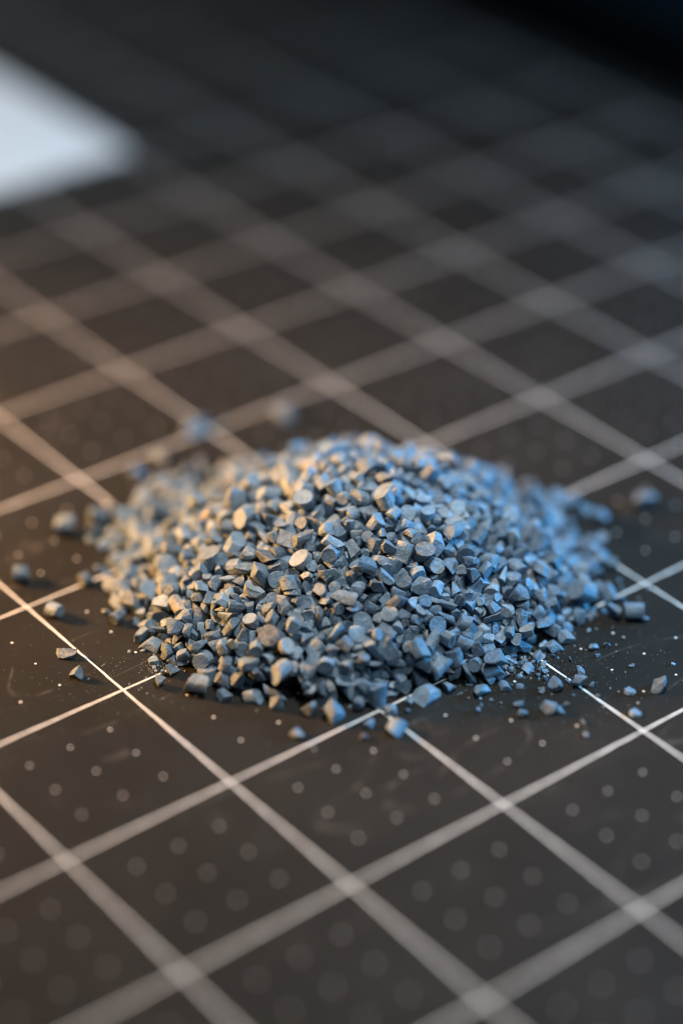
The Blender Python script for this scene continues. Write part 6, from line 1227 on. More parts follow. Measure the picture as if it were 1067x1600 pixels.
48,65,867,-751,219,237,-130,-34,30,53,860,-590,232,-188,55,55,46,100,880,-567,246,149,0,-82,46,72,877,-598,232,-165,-86,309,
47,78,783,-629,195,141,55,-223,46,71,771,-714,212,-239,132,-224,5,79,868,-757,245,244,26,-30,47,91,845,-684,248,192,-37,100,
32,81,895,-581,264,115,-30,152,33,81,815,-651,221,187,-83,159,30,60,874,-603,281,208,-62,-158,39,67,825,-604,275,-143,-74,183,
47,91,901,-591,275,-71,146,256,27,62,892,-594,290,165,81,-238,46,79,804,-500,242,99,-17,245,41,72,802,-548,244,23,-9,241,
32,61,768,-469,256,136,97,96,18,83,773,-503,275,16,-50,300,46,93,857,-552,280,-62,-45,108,46,72,876,-454,296,299,-51,81,
47,104,867,-462,324,163,35,-113,47,62,850,-511,308,-90,-27,-299,40,51,842,-504,313,79,75,109,32,45,862,-423,273,-243,-32,224,
38,84,823,-380,272,-56,37,184,46,67,888,-370,257,129,121,209,46,73,883,-346,253,-74,6,235,12,68,903,-357,286,-191,3,49,
48,85,888,-371,277,-176,86,149,0,68,912,-263,256,119,94,229,49,74,803,-378,278,151,69,262,42,56,850,-439,284,-44,65,-276,
48,45,851,-429,254,1,-11,224,24,54,829,-420,303,-157,-106,-165,49,82,878,-370,318,-200,2,-239,32,76,916,-347,262,82,89,280,
44,89,875,-313,255,282,-138,63,4,69,868,-368,263,-147,-74,-190,14,64,880,-285,243,-61,46,-54,49,89,895,-345,251,-273,-64,-177,
49,87,893,-360,257,303,37,-41,49,80,853,-351,261,76,-6,-130,3,61,817,-320,259,219,73,-196,27,63,881,-265,233,-288,-94,-200,
48,58,897,-276,250,205,-109,155,29,96,918,-206,245,190,-28,180,36,104,941,-245,259,52,68,-81,36,64,884,-335,270,283,83,20,
42,79,896,-206,256,-211,47,10,48,99,833,-312,286,196,-29,-48,47,63,931,-195,258,183,78,-278,47,78,878,-350,261,208,93,272,
49,64,920,-300,294,-54,36,-225,14,93,902,-315,244,84,66,-260,25,82,929,-294,234,-173,-96,225,37,66,894,-286,221,233,-2,76,
42,97,873,-220,194,66,-42,-281,12,60,913,-256,224,-284,-64,-119,49,63,914,-289,215,65,43,-179,34,77,874,-229,216,-83,6,264,
26,63,907,-222,218,238,34,-278,17,83,889,-191,221,-39,-81,65,35,76,908,-174,232,10,127,-172,20,78,924,-159,211,28,-92,-243,
47,68,854,-327,244,40,47,-22,48,91,887,-112,196,-267,86,302,17,69,849,-246,277,-181,-58,288,25,96,897,-257,198,-222,77,-303,
44,82,891,-224,191,-262,45,-313,12,93,904,-143,181,-191,33,24,37,84,857,-168,203,-174,67,-64,26,86,868,-85,200,66,-4,-113,
40,58,887,-199,189,-196,-74,61,46,74,900,-162,203,100,29,302,33,61,890,-121,182,159,-27,-288,43,67,895,-203,198,-312,-86,-31,
46,84,870,-131,158,42,-37,-195,29,87,850,-130,188,-193,76,277,48,71,902,-210,207,13,-90,-187,38,63,922,-126,188,168,-20,-214,
16,78,934,-51,159,46,123,169,41,54,927,-80,151,252,-30,-134,22,45,940,-83,171,275,-106,28,38,87,909,-228,190,220,50,250,
26,93,923,-151,155,182,48,248,30,45,884,-184,187,235,-69,296,46,85,886,-100,142,104,117,-112,31,78,882,-88,155,27,-87,-124,
41,99,906,-71,149,218,-44,-111,38,69,878,-51,145,111,56,-179,33,89,871,-59,169,-289,19,209,10,77,906,-15,153,-202,35,165,
30,83,997,-3,113,-272,88,259,3,79,923,30,126,-216,57,157,46,86,912,-145,193,40,27,-284,9,83,1013,42,87,-215,-80,-126,
26,92,890,-134,143,91,9,6,19,74,916,-103,146,-117,-63,95,38,105,912,-31,119,15,70,-131,6,89,878,-54,125,91,26,284,
29,53,949,-92,122,112,-47,195,48,75,912,-73,96,145,-8,-270,30,81,889,15,115,251,-23,-55,11,72,873,-1,136,276,-34,-211,
8,79,958,-14,113,-168,-78,281,24,100,989,69,37,-266,-6,-234,2,46,929,10,105,-73,57,245,49,91,889,-112,104,-268,-49,79,
39,83,910,-102,117,117,109,161,36,86,931,-73,100,115,-66,-94,5,89,939,75,71,-244,31,141,25,75,924,-50,79,150,60,-89,
34,96,954,21,101,196,54,-242,39,112,976,24,69,37,21,-239,16,74,982,11,89,-152,122,258,27,77,888,-30,69,125,98,-58,
18,74,909,15,70,101,-130,-232,49,82,905,-80,104,251,14,-96,11,76,944,32,54,122,12,-107,46,78,912,-35,64,258,45,12,
38,79,901,9,43,-197,1,70,17,86,881,66,27,-308,-43,103,45,112,903,45,47,-268,50,-164,31,83,904,88,10,-264,-62,-211,
11,101,915,103,48,-73,-8,-173,11,111,881,145,28,-157,-84,-288,49,86,917,199,6,157,0,18,28,81,913,184,15,-301,65,94,
34,67,956,-1005,9,-28,-37,-9,47,59,956,-962,2,199,89,140,43,75,918,-936,41,195,118,0,48,112,943,-904,67,272,-12,216,
29,80,961,-888,78,-116,-53,194,36,81,915,-933,55,32,-65,29,32,90,909,-979,43,49,58,-199,25,76,943,-826,93,-242,45,-9,
5,112,958,-808,138,-43,-133,-252,40,88,945,-806,105,-286,-75,-226,39,81,948,-862,99,-230,24,151,46,93,947,-843,104,-235,46,295,
49,68,946,-883,93,-54,-116,159,23,110,934,-768,150,304,-26,91,22,63,903,-783,142,-269,57,-144,49,95,956,-637,213,-139,-149,92,
10,56,1024,-760,183,-253,137,228,46,66,922,-765,164,120,-38,190,49,99,952,-763,191,30,54,-55,49,45,940,-612,223,-47,22,-212,
39,64,997,-759,180,72,-70,-312,5,72,931,-771,176,-273,-66,250,41,78,922,-664,223,4,37,272,25,72,946,-796,170,-261,-106,-158,
2,72,905,-652,245,92,-55,-253,8,45,985,-622,243,65,45,-76,46,63,922,-608,225,208,-31,-46,47,78,936,-587,249,301,42,44,
47,92,1020,-533,252,149,-39,193,8,45,961,-514,286,-303,-76,257,32,88,905,-539,318,-245,-46,282,5,64,924,-619,258,-102,-4,-4,
25,85,991,-602,246,-266,-32,116,48,62,984,-578,253,40,-80,36,47,63,992,-568,253,184,60,103,47,70,994,-499,276,81,-82,-273,
18,59,897,-470,304,-182,-127,-277,46,81,983,-387,276,-206,18,-245,49,64,1021,-497,306,-187,38,26,14,72,1025,-440,293,230,-52,213,
17,86,936,-407,337,22,-59,50,27,66,992,-315,277,-304,-48,-134,49,71,886,-438,317,-297,111,271,45,63,1003,-402,277,-28,-98,63,
44,95,1026,-408,291,-223,-147,-240,44,71,989,-495,313,-266,-49,276,47,70,969,-504,286,86,-60,131,43,99,954,-396,282,-166,-88,195,
22,93,998,-352,280,-65,-38,-181,36,69,945,-382,300,56,60,192,27,90,1038,-379,280,-279,97,229,48,78,863,-431,290,-132,-108,303,
49,63,887,-380,265,-290,64,178,32,70,1020,-279,237,-232,40,-98,46,84,953,-318,240,-283,-66,-38,12,78,1062,-257,240,-157,75,183,
46,71,977,-310,243,146,29,135,49,81,968,-297,234,-106,87,-125,37,81,998,-383,307,-62,-74,199,46,71,1020,-406,267,-71,-98,-28,
46,71,974,-380,274,133,44,54,46,69,958,-355,262,-110,-43,129,14,78,957,-264,215,13,101,288,24,97,927,-249,217,135,-90,-168,
12,102,958,-202,230,-262,49,-34,26,81,984,-217,201,62,-106,-248,30,85,994,-194,220,189,-33,175,34,73,939,-182,238,-11,-46,-46,
33,74,956,-302,249,80,-90,-280,30,81,1067,-194,212,-163,-126,246,49,83,959,-310,269,-235,-9,285,27,63,1049,-242,212,177,62,-208,
24,90,1008,-203,262,192,27,-145,37,78,1026,-131,232,-75,37,225,46,94,916,-278,227,-79,105,-162,48,82,935,-284,271,167,-37,-122,
49,66,949,-286,246,-309,-83,278,49,71,995,-314,234,-112,-97,-59,46,98,933,-304,221,-65,-28,4,14,98,968,-275,230,129,63,150,
13,92,983,-163,201,181,79,-79,35,89,925,-188,189,-68,24,179,39,92,935,-225,233,172,-55,-168,41,84,966,-134,213,-99,86,169,
31,54,1070,-142,165,-228,56,-285,39,71,1009,-163,219,100,-11,308,19,78,1002,-134,227,64,-21,52,16,92,1026,-175,204,180,-138,38,
18,71,997,-198,244,12,-93,-28,20,85,1025,-168,229,-171,20,108,33,102,1229,-184,119,26,-57,-154,40,73,989,-132,161,-81,53,-163,
43,112,952,-215,188,310,-87,-135,47,95,921,-291,213,151,-91,299,5,89,964,-116,164,60,72,-196,13,68,919,-101,166,225,-98,-134,
35,79,966,-58,141,-30,-8,198,27,70,944,-26,136,264,-39,-296,38,63,1028,-83,135,-31,-61,-84,4,82,1030,-37,127,-70,16,-167,
49,72,1013,-172,169,114,-115,298,33,76,1025,-137,173,230,10,240,46,62,1017,-159,176,-314,-95,55,27,75,1009,-54,145,-174,66,-269,
28,75,1002,-117,171,287,55,-265,11,71,963,-69,174,-1,-7,-115,15,92,1077,-12,133,108,128,-313,40,87,1008,-143,192,203,10,-80,
27,81,971,-152,158,300,12,-274,3,84,993,-72,126,-60,18,-235,26,84,951,-148,183,-96,38,-251,31,100,988,-97,146,98,10,-2,
25,83,961,-62,116,207,34,230,12,86,917,-58,140,-194,51,-209,48,110,943,-75,134,85,20,208,39,112,983,-24,129,41,-2,37,
36,90,991,-20,93,-162,-11,-29,28,84,1045,34,103,220,127,102,28,98,1062,-54,138,28,51,-12,31,72,1002,-39,111,121,4,117,
4,94,982,80,66,-167,-92,-108,29,94,975,-52,97,242,-110,-66,34,87,1032,-46,78,53,-82,29,33,72,998,-66,85,42,16,41,
30,47,978,-63,83,42,-76,290,3,74,1018,16,93,-81,103,-230,3,65,1064,-65,90,44,6,-218,48,86,957,-55,101,-206,89,-143,
36,86,941,-118,133,-301,-103,-45,16,81,968,-115,117,-189,72,-44,15,96,1036,-10,69,-252,116,-16,16,93,1057,-14,66,-250,-65,287,
5,78,1002,14,53,-202,13,278,25,102,997,-33,72,123,-19,-50,47,112,946,-100,106,-221,-109,137,24,95,941,-21,71,-262,45,133,
39,76,938,54,26,216,65,222,42,85,938,68,5,-293,123,96,42,90,921,60,20,-27,-35,-11,46,65,948,103,4,114,-59,-293,
28,87,944,116,15,285,67,-136,40,79,941,149,4,-2,91,-176,48,59,985,-983,4,57,-84,17,41,45,971,-971,5,250,-71,173,
33,67,969,-985,39,256,-8,-149,39,72,1006,-912,54,-161,-106,238,10,65,975,-918,50,295,-48,-89,38,92,951,-949,48,-275,7,-150,
44,63,925,-970,15,-96,-29,281,19,45,986,-862,81,-24,-39,-218,41,55,971,-861,87,-217,101,-145,48,86,993,-837,85,-32,-36,-167,
27,76,989,-936,55,295,26,-70,49,75,984,-812,115,-273,-37,-83,49,84,1029,-877,87,-254,-12,109,47,92,1029,-892,81,142,-67,-97,
18,86,1006,-808,130,-166,45,-2,48,69,1051,-793,117,225,2,155,29,62,1005,-851,118,-133,35,-257,49,87,965,-908,74,-111,104,-101,
46,108,1067,-803,114,-207,-4,-204,23,88,1001,-862,161,59,-30,-89,33,74,1007,-688,187,104,-29,-121,17,71,1075,-756,170,-217,-17,-178,
49,78,970,-644,213,4,104,-140,8,56,1011,-672,212,-235,-97,141,18,65,997,-721,192,53,-106,276,48,86,961,-794,165,10,-127,-22,
1,60,1007,-782,197,-63,-129,-306,34,45,1009,-581,240,-51,-116,163,37,71,1022,-617,236,-268,60,133,5,59,1075,-669,201,-118,55,38,
49,81,999,-607,227,300,45,257,49,72,987,-588,244,-49,99,-19,34,70,1015,-647,236,195,7,-171,31,89,1029,-718,221,-101,93,47,
1,55,994,-704,239,-53,72,155,16,72,1029,-658,258,-175,-39,-70,49,112,1027,-688,230,-138,24,-226,14,52,1029,-665,267,-68,36,249,
47,85,1027,-639,265,225,-14,-105,39,48,990,-659,260,-46,20,269,48,85,1013,-554,261,182,38,50,45,71,1028,-518,264,-86,-101,-137,
30,97,1082,-527,254,-139,-86,240,35,66,1156,-535,236,280,25,105,26,55,1007,-606,279,-239,-29,-218,34,67,980,-500,294,-31,-15,-155,
29,73,1071,-442,268,27,-41,-128,15,63,1020,-502,284,302,-150,219,24,92,1091,-415,257,-204,58,125,21,85,1122,-387,257,34,90,-117,
5,77,1152,-454,226,274,-72,-43,31,91,1170,-425,225,110,96,-85,48,79,1120,-397,270,-291,62,300,48,84,1132,-411,235,66,25,50,
25,66,1033,-468,277,272,-19,28,20,73,1141,-418,218,-181,-136,-192,48,85,1133,-464,249,-207,-74,-169,19,77,1161,-436,254,-208,44,309,
41,91,1119,-464,268,272,10,-136,49,92,1009,-434,294,267,52,-77,46,90,1009,-419,290,273,-96,110,48,62,1020,-467,292,236,55,30,
26,84,1020,-376,261,198,-37,-293,11,79,1017,-319,259,-70,-73,150,47,75,971,-372,267,187,79,-59,40,92,1040,-283,223,-32,42,222,
33,75,1041,-399,269,-249,38,-138,38,84,1043,-302,239,311,48,-268,23,68,1072,-397,266,305,-77,243,40,66,1038,-397,252,187,126,-227,
31,78,1129,-302,207,-117,-81,150,49,93,1025,-416,274,-133,-58,284,36,61,1108,-312,242,-202,-110,305,46,81,1062,-293,224,243,90,-160,
31,91,1164,-336,225,99,-3,63,48,80,1070,-323,257,49,-20,-232,48,64,1067,-381,276,-28,58,-207,29,69,1050,-322,267,178,23,-72,
12,89,1075,-213,252,-120,-94,-283,42,58,995,-392,277,294,-90,238,46,85,1001,-394,266,-138,77,-100,48,90,987,-368,266,-40,-70,-137,
13,84,1067,-219,194,214,-106,-245,31,81,1029,-248,200,-232,8,-191,32,74,978,-241,231,114,-121,-158,47,111,1007,-296,227,-312,58,264,
39,95,1101,-246,203,151,-21,-232,25,107,1007,-235,222,82,-67,-62,45,84,1132,-228,193,300,-52,71,8,104,1147,-150,196,74,102,258,
42,85,1090,-233,215,-261,55,-131,47,75,1045,-227,212,153,63,-203,41,55,1121,-193,172,7,44,195,34,112,1117,-149,198,-103,53,-258,
39,72,1018,-252,240,-103,3,-2,24,84,1055,-159,217,235,-87,-52,4,52,1042,-273,248,-104,78,-271,26,78,1034,-252,262,195,30,-7,
44,66,975,-322,233,-288,-37,-278,27,95,1027,-224,188,-163,112,291,14,71,1035,-279,215,183,-121,-201,22,69,998,-262,222,-125,39,223,
11,87,1077,-109,176,31,47,-136,3,88,1048,-168,173,-173,-41,-259,49,62,998,-109,139,307,73,-267,7,83,1176,-127,104,-164,63,90,
26,79,1173,-186,174,78,-56,-9,46,75,1064,-175,144,259,-15,-184,47,85,1048,-197,208,274,64,-240,44,63,1098,-177,189,-313,-58,-25,
1,73,1125,-116,177,-235,34,140,36,97,1038,-43,163,-42,32,179,6,105,1033,-112,196,-194,29,213,48,82,1072,-153,180,-38,8,-217,
19,48,1079,-138,188,62,9,72,31,98,999,-196,177,268,-55,-228,7,68,1076,-82,112,166,26,-11,43,64,1034,-199,168,-289,-81,-200,
9,90,1028,-120,164,-73,-143,282,43,87,1049,-119,168,148,-28,17,34,72,1087,-86,139,308,-51,-305,36,81,1048,-98,130,67,98,152,
7,71,1094,-44,118,-36,59,-170,41,81,1033,-87,102,-147,-21,289,46,91,1064,-173,128,-35,8,158,29,73,1134,-32,123,-79,16,-107,
29,93,1120,-61,136,98,-59,-180,24,84,1090,-59,147,247,55,137,26,69,1110,-9,112,248,64,59,9,78,1083,19,100,-194,15,303,
26,78,1004,-156,162,-44,-26,127,44,79,1022,-103,107,287,-68,-50,26,80,1021,-67,99,291,94,-28,13,91,1150,-25,96,183,-39,-247,
47,62,1019,-193,147,270,107,168,19,95,1113,-72,94,237,100,113,2,60,1024,-28,101,-253,-97,-4,7,77,1064,28,81,-169,15,168,
2,70,1070,-8,101,-217,-37,84,39,88,1055,-40,106,43,22,257,48,85,981,-187,152,27,-113,-126,35,96,1005,-130,135,62,-37,267,
47,84,1003,-90,109,114,-24,-167,16,112,1090,-43,79,-150,-128,-123,40,78,1004,-99,99,35,104,-281,11,91,1144,-37,61,-43,-34,224,
33,64,1007,-126,116,41,-32,-151,30,71,999,-111,114,151,21,116,24,93,982,35,40,-306,74,-125,6,52,985,70,6,-226,0,-55,
15,85,968,85,22,-165,28,232,43,87,966,109,11,-34,71,22,16,52,984,113,19,284,59,-259,31,94,992,136,18,-157,19,-259,
12,75,1004,165,17,188,85,213,12,82,1033,-913,42,212,32,-187,48,84,974,-963,43,-156,64,-97,44,62,1044,-944,29,276,118,-171,
14,82,1029,-887,60,-60,76,144,28,65,1028,-938,47,306,-20,82,46,50,1060,-900,51,-75,41,156,26,91,1016,-855,79,-230,86,-128,
47,70,1021,-828,79,-42,-120,-272,46,64,1066,-904,47,-233,-91,-125,26,71,1035,-816,99,-139,-64,4,47,75,1021,-911,55,77,-21,241,
3,57,1100,-924,121,-152,-66,125,31,111,1037,-814,125,274,87,-120,35,57,1063,-781,119,-138,-55,272,48,78,1046,-845,84,113,-90,164,
8,75,1117,-941,94,-61,-120,286,28,77,1078,-919,111,-205,-88,-163,49,82,1085,-896,110,-149,-19,-201,31,73,1049,-691,174,249,135,103,
5,88,1051,-769,141,-222,-83,88,25,76,1081,-701,168,259,-21,84,43,73,1081,-824,143,29,109,-206,48,89,1066,-797,139,216,95,135,
20,62,1089,-783,115,266,-16,-14,43,83,1138,-871,144,41,40,161,46,78,1101,-911,109,278,-119,233,41,78,1074,-656,199,223,-27,-56,
25,54,1074,-689,187,-303,104,-192,33,73,1056,-726,168,135,-37,2,43,86,1072,-743,141,-197,-40,-66,49,84,1058,-733,182,70,-1,18,
47,83,1124,-731,146,131,-38,-292,48,85,1081,-766,126,-110,4,209,33,83,1047,-620,216,288,78,34,35,73,1065,-607,222,53,-91,-281,
12,59,1108,-650,190,-49,6,83,26,55,1122,-679,194,259,-6,234,46,82,1105,-629,196,307,-46,284,21,77,1103,-745,179,-140,37,313,
47,100,1095,-652,203,-137,-151,-57,34,89,1127,-744,209,-181,-34,296,49,89,1083,-776,148,97,-124,-182,47,87,1109,-692,208,297,-68,-112,
46,104,1163,-776,148,-189,72,-309,46,53,1105,-776,164,-203,-106,-195,27,63,1049,-553,237,-75,-42,85,31,81,1079,-572,219,-275,74,126,
45,83,1054,-576,230,-40,-11,18,31,73,1134,-649,194,-60,66,126,8,100,1164,-581,229,-117,21,259,20,58,1052,-611,238,180,86,-85,
29,45,1071,-640,227,-299,-36,309,40,78,1125,-615,240,-89,115,278,45,82,1077,-598,232,-105,4,182,48,82,1032,-560,244,-180,-32,-312,
14,79,1116,-554,223,-168,-146,196,21,85,1111,-520,224,291,78,87,16,74,1167,-496,226,142,11,91,14,78,1126,-511,230,-41,46,-172,
31,110,1116,-489,240,-251,34,-201,46,90,1121,-493,206,-297,35,-260,49,72,1090,-550,217,-96,-77,-117,44,73,1161,-542,211,-313,-26,307,
24,62,1205,-411,211,122,-12,-114,47,91,1246,-525,178,-34,40,-240,40,77,1177,-530,220,123,32,-265,22,75,1188,-544,227,-214,-28,221,
7,84,1104,-448,243,-266,50,290,36,45,1078,-491,241,23,-34,15,40,75,1031,-490,271,-286,-102,-194,12,65,1069,-473,261,-220,53,-87,
44,85,1050,-510,273,-106,98,-66,29,86,1165,-434,193,-257,8,6,37,88,1181,-392,212,-60,-38,-172,49,89,1041,-522,268,64,14,46,
12,85,1280,-445,183,184,31,307,6,73,1266,-410,165,43,-30,-290,49,74,1202,-436,211,-74,79,196,34,78,1299,-425,172,44,-7,-141,
36,66,1251,-447,180,293,-61,-134,40,76,1243,-428,141,-103,-14,41,6,110,1332,-426,171,-71,48,72,46,56,1287,-498,117,307,-90,-213,
41,84,1199,-441,238,-223,3,264,44,63,1157,-423,275,-237,-108,-192,11,95,1066,-359,253,300,93,153,24,78,1176,-356,204,173,-36,-123,
3,95,1213,-351,203,-54,68,174,14,45,1027,-448,272,242,124,275,41,66,1037,-428,273,232,-34,179,10,89,1122,-385,227,55,-34,-80,
39,82,1186,-313,193,-27,88,-90,32,51,1162,-312,193,-213,-63,134,42,78,1221,-318,186,19,-18,102,30,74,1248,-312,175,-120,77,255,
46,72,1185,-401,181,-197,-36,310,48,73,1108,-376,206,14,-104,-192,49,89,1191,-348,173,-57,-63,-298,1,84,1186,-116,140,-148,72,19,
44,104,1293,-325,171,-236,-95,99,45,96,1219,-283,182,-151,29,-116,12,65,1125,-349,224,251,-16,111,15,85,1144,-299,226,-17,93,-270,
31,98,1408,-330,64,-180,-25,220,29,73,1237,-186,143,124,-47,-69,25,59,1196,-325,205,-290,16,206,22,62,1045,-374,239,294,-35,-105,
39,56,1042,-337,239,159,26,65,17,60,1081,-279,207,-82,-56,119,2,71,1170,-205,149,89,47,-142,46,69,1034,-295,199,-294,71,96,
47,103,1052,-298,220,37,111,66,4,64,1078,-310,219,221,6,-264,32,97,1156,-283,195,-240,5,176,1,49,1131,-347,205,-121,-90,217,
14,83,1208,-293,172,-307,-87,-92,49,98,1139,-277,177,-131,60,-137,38,66,1152,-221,164,-131,91,262,19,69,1218,-256,177,6,61,255,
38,87,1209,-194,158,214,-133,-264,20,59,1178,-232,165,-241,-39,18,48,80,1126,-193,150,54,-85,-227,4,45,1148,-189,167,231,30,-282,
9,62,1151,-200,181,-150,94,-271,5,107,1100,-339,227,154,37,69,0,105,1091,-161,155,-254,-55,90,33,78,1046,-263,193,-77,-56,-228,
11,68,1095,-191,173,222,-38,230,48,109,1140,-90,149,-244,-40,309,43,61,1101,-223,155,260,-125,-126,47,80,1104,-237,164,-41,-115,175,
25,101,1164,-143,167,3,74,27,33,80,1151,-171,151,-191,30,-309,49,83,1046,-285,199,198,-22,40,40,96,1136,-265,169,211,-10,248,
40,74,1160,-260,181,-28,101,-265,47,80,1131,-285,181,232,30,98,9,98,1212,-66,88,-296,122,-54,1,87,1209,-148,116,-281,27,83,
14,60,1180,-107,115,-45,52,-181,48,86,1062,-270,183,187,-53,300,44,59,1046,-259,176,-158,-67,188,48,80,1040,-227,163,56,-30,188,
31,80,1124,-160,148,-169,148,95,17,91,1155,-60,119,-267,-38,-111,1,49,1149,-160,113,2,-103,89,24,62,1107,-85,114,82,3,-68,
28,84,1095,-112,146,48,51,-42,5,98,1162,-80,78,243,66,-205,43,103,1147,-99,97,140,-100,-162,44,54,1134,-178,132,12,-123,297,
48,80,1069,-223,165,118,-83,94,44,90,1025,-185,158,73,58,64,44,53,1066,-189,140,168,-50,-271,48,96,1048,-186,158,-81,-98,-60,
8,106,1201,-111,93,152,89,-238,18,71,1110,-134,137,-259,-142,38,35,91,1056,-129,136,198,55,232,15,66,1094,-109,122,206,-73,-134,
18,72,1040,-114,110,-69,70,287,18,86,1009,39,35,-35,-40,-282,44,89,1036,54,11,169,68,-248,13,65,1016,75,20,197,-17,-268,
41,89,1032,58,30,-128,34,-244,39,53,1022,89,10,-271,-104,300,32,80,1009,111,15,148,83,-284,6,79,1026,140,17,-157,-154,149,
48,111,1013,156,8,299,41,78,42,69,1028,173,4,-292,123,136,15,75,1064,-1001,15,157,-55,-254,36,71,1055,-963,16,4,-156,-143,
48,85,1090,-905,34,303,37,190,33,86,1083,-942,35,278,50,136,7,63,1111,-924,56,-217,-94,155,36,61,1077,-912,43,209,68,-179,
46,63,1067,-815,91,-47,98,143,31,78,1055,-865,68,-169,-20,-37,30,65,1082,-856,71,-82,-15,126,28,55,1104,-891,56,-261,-18,138,
34,63,1100,-940,73,229,-16,217,11,72,1080,-833,87,234,-128,140,34,111,1148,-861,69,229,-27,-28,32,75,1113,-905,76,-281,-53,-122,
45,66,1099,-906,84,-100,45,-225,31,83,1136,-895,89,116,-2,-199,44,59,1042,-1021,35,-173,-52,-107,47,90,1087,-753,119,256,-3,217,
31,65,1179,-793,101,61,-106,-285,45,71,1110,-882,105,-158,-35,126,16,63,1082,-893,96,258,-35,-298,10,72,1156,-783,123,-57,-76,-4,
27,60,1177,-774,125,223,19,-208,44,99,1137,-801,139,-239,-104,85,41,86,1191,-845,126,-249,108,165,2,51,1150,-767,134,132,-66,-155,
27,70,1160,-853,125,162,-108,-296,49,67,1114,-808,137,-36,64,-26,0,87,1103,-681,173,-71,-6,-2,45,45,1101,-630,189,203,-26,212,
19,52,1066,-655,194,-13,-53,-26,28,91,1137,-682,183,-263,106,62,6,73,1170,-740,133,-110,39,-156,13,88,1150,-720,159,-67,75,-169,
48,82,1134,-747,120,52,-40,150,49,85,1063,-667,175,-268,-44,-186,45,64,1117,-791,160,-201,-47,-141,47,87,1123,-729,161,-21,-23,-310,
47,87,1127,-800,143,228,27,-19,47,79,1134,-699,176,-184,56,161,41,67,1180,-784,145,-154,1,75,35,80,1086,-615,208,-186,51,-191,
4,88,1129,-619,191,141,19,-9,47,81,1189,-674,153,86,21,-107,26,69,1179,-686,175,-37,114,-162,12,80,1194,-697,170,57,-2,-231,
46,95,1150,-654,186,-116,41,99,48,98,1160,-670,189,-82,152,87,29,77,1204,-751,139,153,21,-270,24,89,1214,-748,167,235,119,-268,
47,73,1149,-782,141,-271,-4,133,29,56,1244,-683,157,30,-77,-210,32,53,1227,-772,154,-149,110,300,19,73,1128,-561,203,-121,-104,242,
35,93,1150,-585,197,-83,-73,-264,40,81,1102,-562,205,51,86,-161,48,88,1104,-613,195,-299,58,-18,45,92,1173,-553,200,115,-44,138,
49,64,1158,-639,194,-132,-118,218,49,101,1189,-614,188,2,-4,86,24,64,1181,-648,197,-5,136,-139,8,84,1216,-531,209,151,-10,-164,
23,79,1206,-510,188,-140,-48,308,11,80,1238,-668,182,285,74,185,43,45,1227,-589,169,311,29,-91,49,54,1133,-545,214,271,123,-62,
9,54,1197,-565,212,-312,-48,-299,6,63,1057,-522,245,-234,36,-186,41,92,1125,-529,211,130,-141,293,14,49,1154,-554,190,-106,69,91,
48,69,1218,-495,164,-297,-86,37,46,66,1168,-472,178,272,45,-90,48,75,1150,-527,214,99,-114,110,12,65,1242,-485,194,-129,-22,242,
42,45,1208,-524,214,156,-35,-160,9,61,1338,-505,179,-296,30,-142,42,78,1132,-465,216,5,-31,-3,42,80,1150,-473,205,279,-98,42,
43,102,1179,-452,181,-123,-39,-32,11,99,1193,-472,212,-208,-15,-191,5,88,1217,-439,191,-275,11,281,37,60,1243,-382,214,-240,30,-194,
1,88,1220,-397,188,-206,16,-265,24,103,1356,-371,127,235,12,-296,39,65,1243,-440,160,277,-4,292,40,76,1217,-480,189,-72,44,-59,
15,81,1415,-384,101,-106,116,97,15,65,1328,-346,134,5,-54,-311,45,84,1211,-436,177,227,19,-52,18,82,1403,-309,83,-271,49,-73,
15,75,1281,-472,167,-107,66,-72,32,45,1260,-507,187,209,-23,265,47,102,1262,-478,136,182,117,-31,43,68,1138,-375,196,298,-46,-307,
34,90,1167,-379,187,-290,90,-78,42,83,1160,-397,198,135,118,265,28,92,1230,-260,146,-265,-11,-120,31,58,1190,-364,179,247,-54,-221,
27,72,1274,-388,143,-287,41,-121,2,45,1222,-324,167,-12,100,-232,33,75,1176,-308,167,-205,-67,310,34,45,1177,-330,194,292,-40,179,
29,83,1252,-381,174,68,14,-207,28,77,1270,-295,163,112,96,221,13,64,1295,-278,147,-81,-84,197,38,68,1320,-319,122,-281,-29,-190,
40,81,1201,-325,178,242,-73,50,43,61,1239,-394,193,-108,-47,81,47,94,1149,-356,203,38,69,285,45,99,1295,-357,157,-196,-11,-84,
43,75,1312,-359,117,-107,-132,-95,47,75,1082,-341,207,89,118,-232,48,99,1109,-327,202,26,-79,-21,10,72,1156,-349,189,172,-24,-3,
35,86,1145,-309,173,-32,-69,-99,15,54,1154,-266,153,-73,-138,-148,47,89,1223,-238,99,199,18,252,10,80,1267,-80,34,-78,71,287,
17,49,1168,-256,168,-116,126,291,17,110,1299,-118,71,-149,-126,-168,5,55,1179,-329,168,-278,60,-230,34,70,1252,-211,143,168,57,-292,
28,70,1172,-284,169,197,-6,-160,30,83,1193,-254,170,257,97,20,23,93,1231,-231,139,187,82,263,40,74,1213,-296,137,-152,-78,69,
44,71,1197,-339,177,-5,62,-44,27,98,1183,-230,133,253,8,-302,18,92,1107,-279,188,-68,112,-261,32,75,1117,-215,169,-225,39,261,
6,112,1268,-213,125,121,113,261,48,96,1155,-204,128,66,-12,172,47,78,1145,-322,164,-245,-65,30,13,63,1296,-102,35,-168,128,266,
26,79,1149,-147,130,-237,17,218,46,79,1118,-233,147,237,-124,-22,45,76,1187,-103,93,-168,-71,107,45,94,1254,-105,90,112,58,-82,
12,64,1088,-235,162,-208,16,-96,6,86,1155,-187,129,-82,74,-314,47,83,1104,-249,163,-57,-79,-99,46,82,1087,-244,178,14,-57,-42,
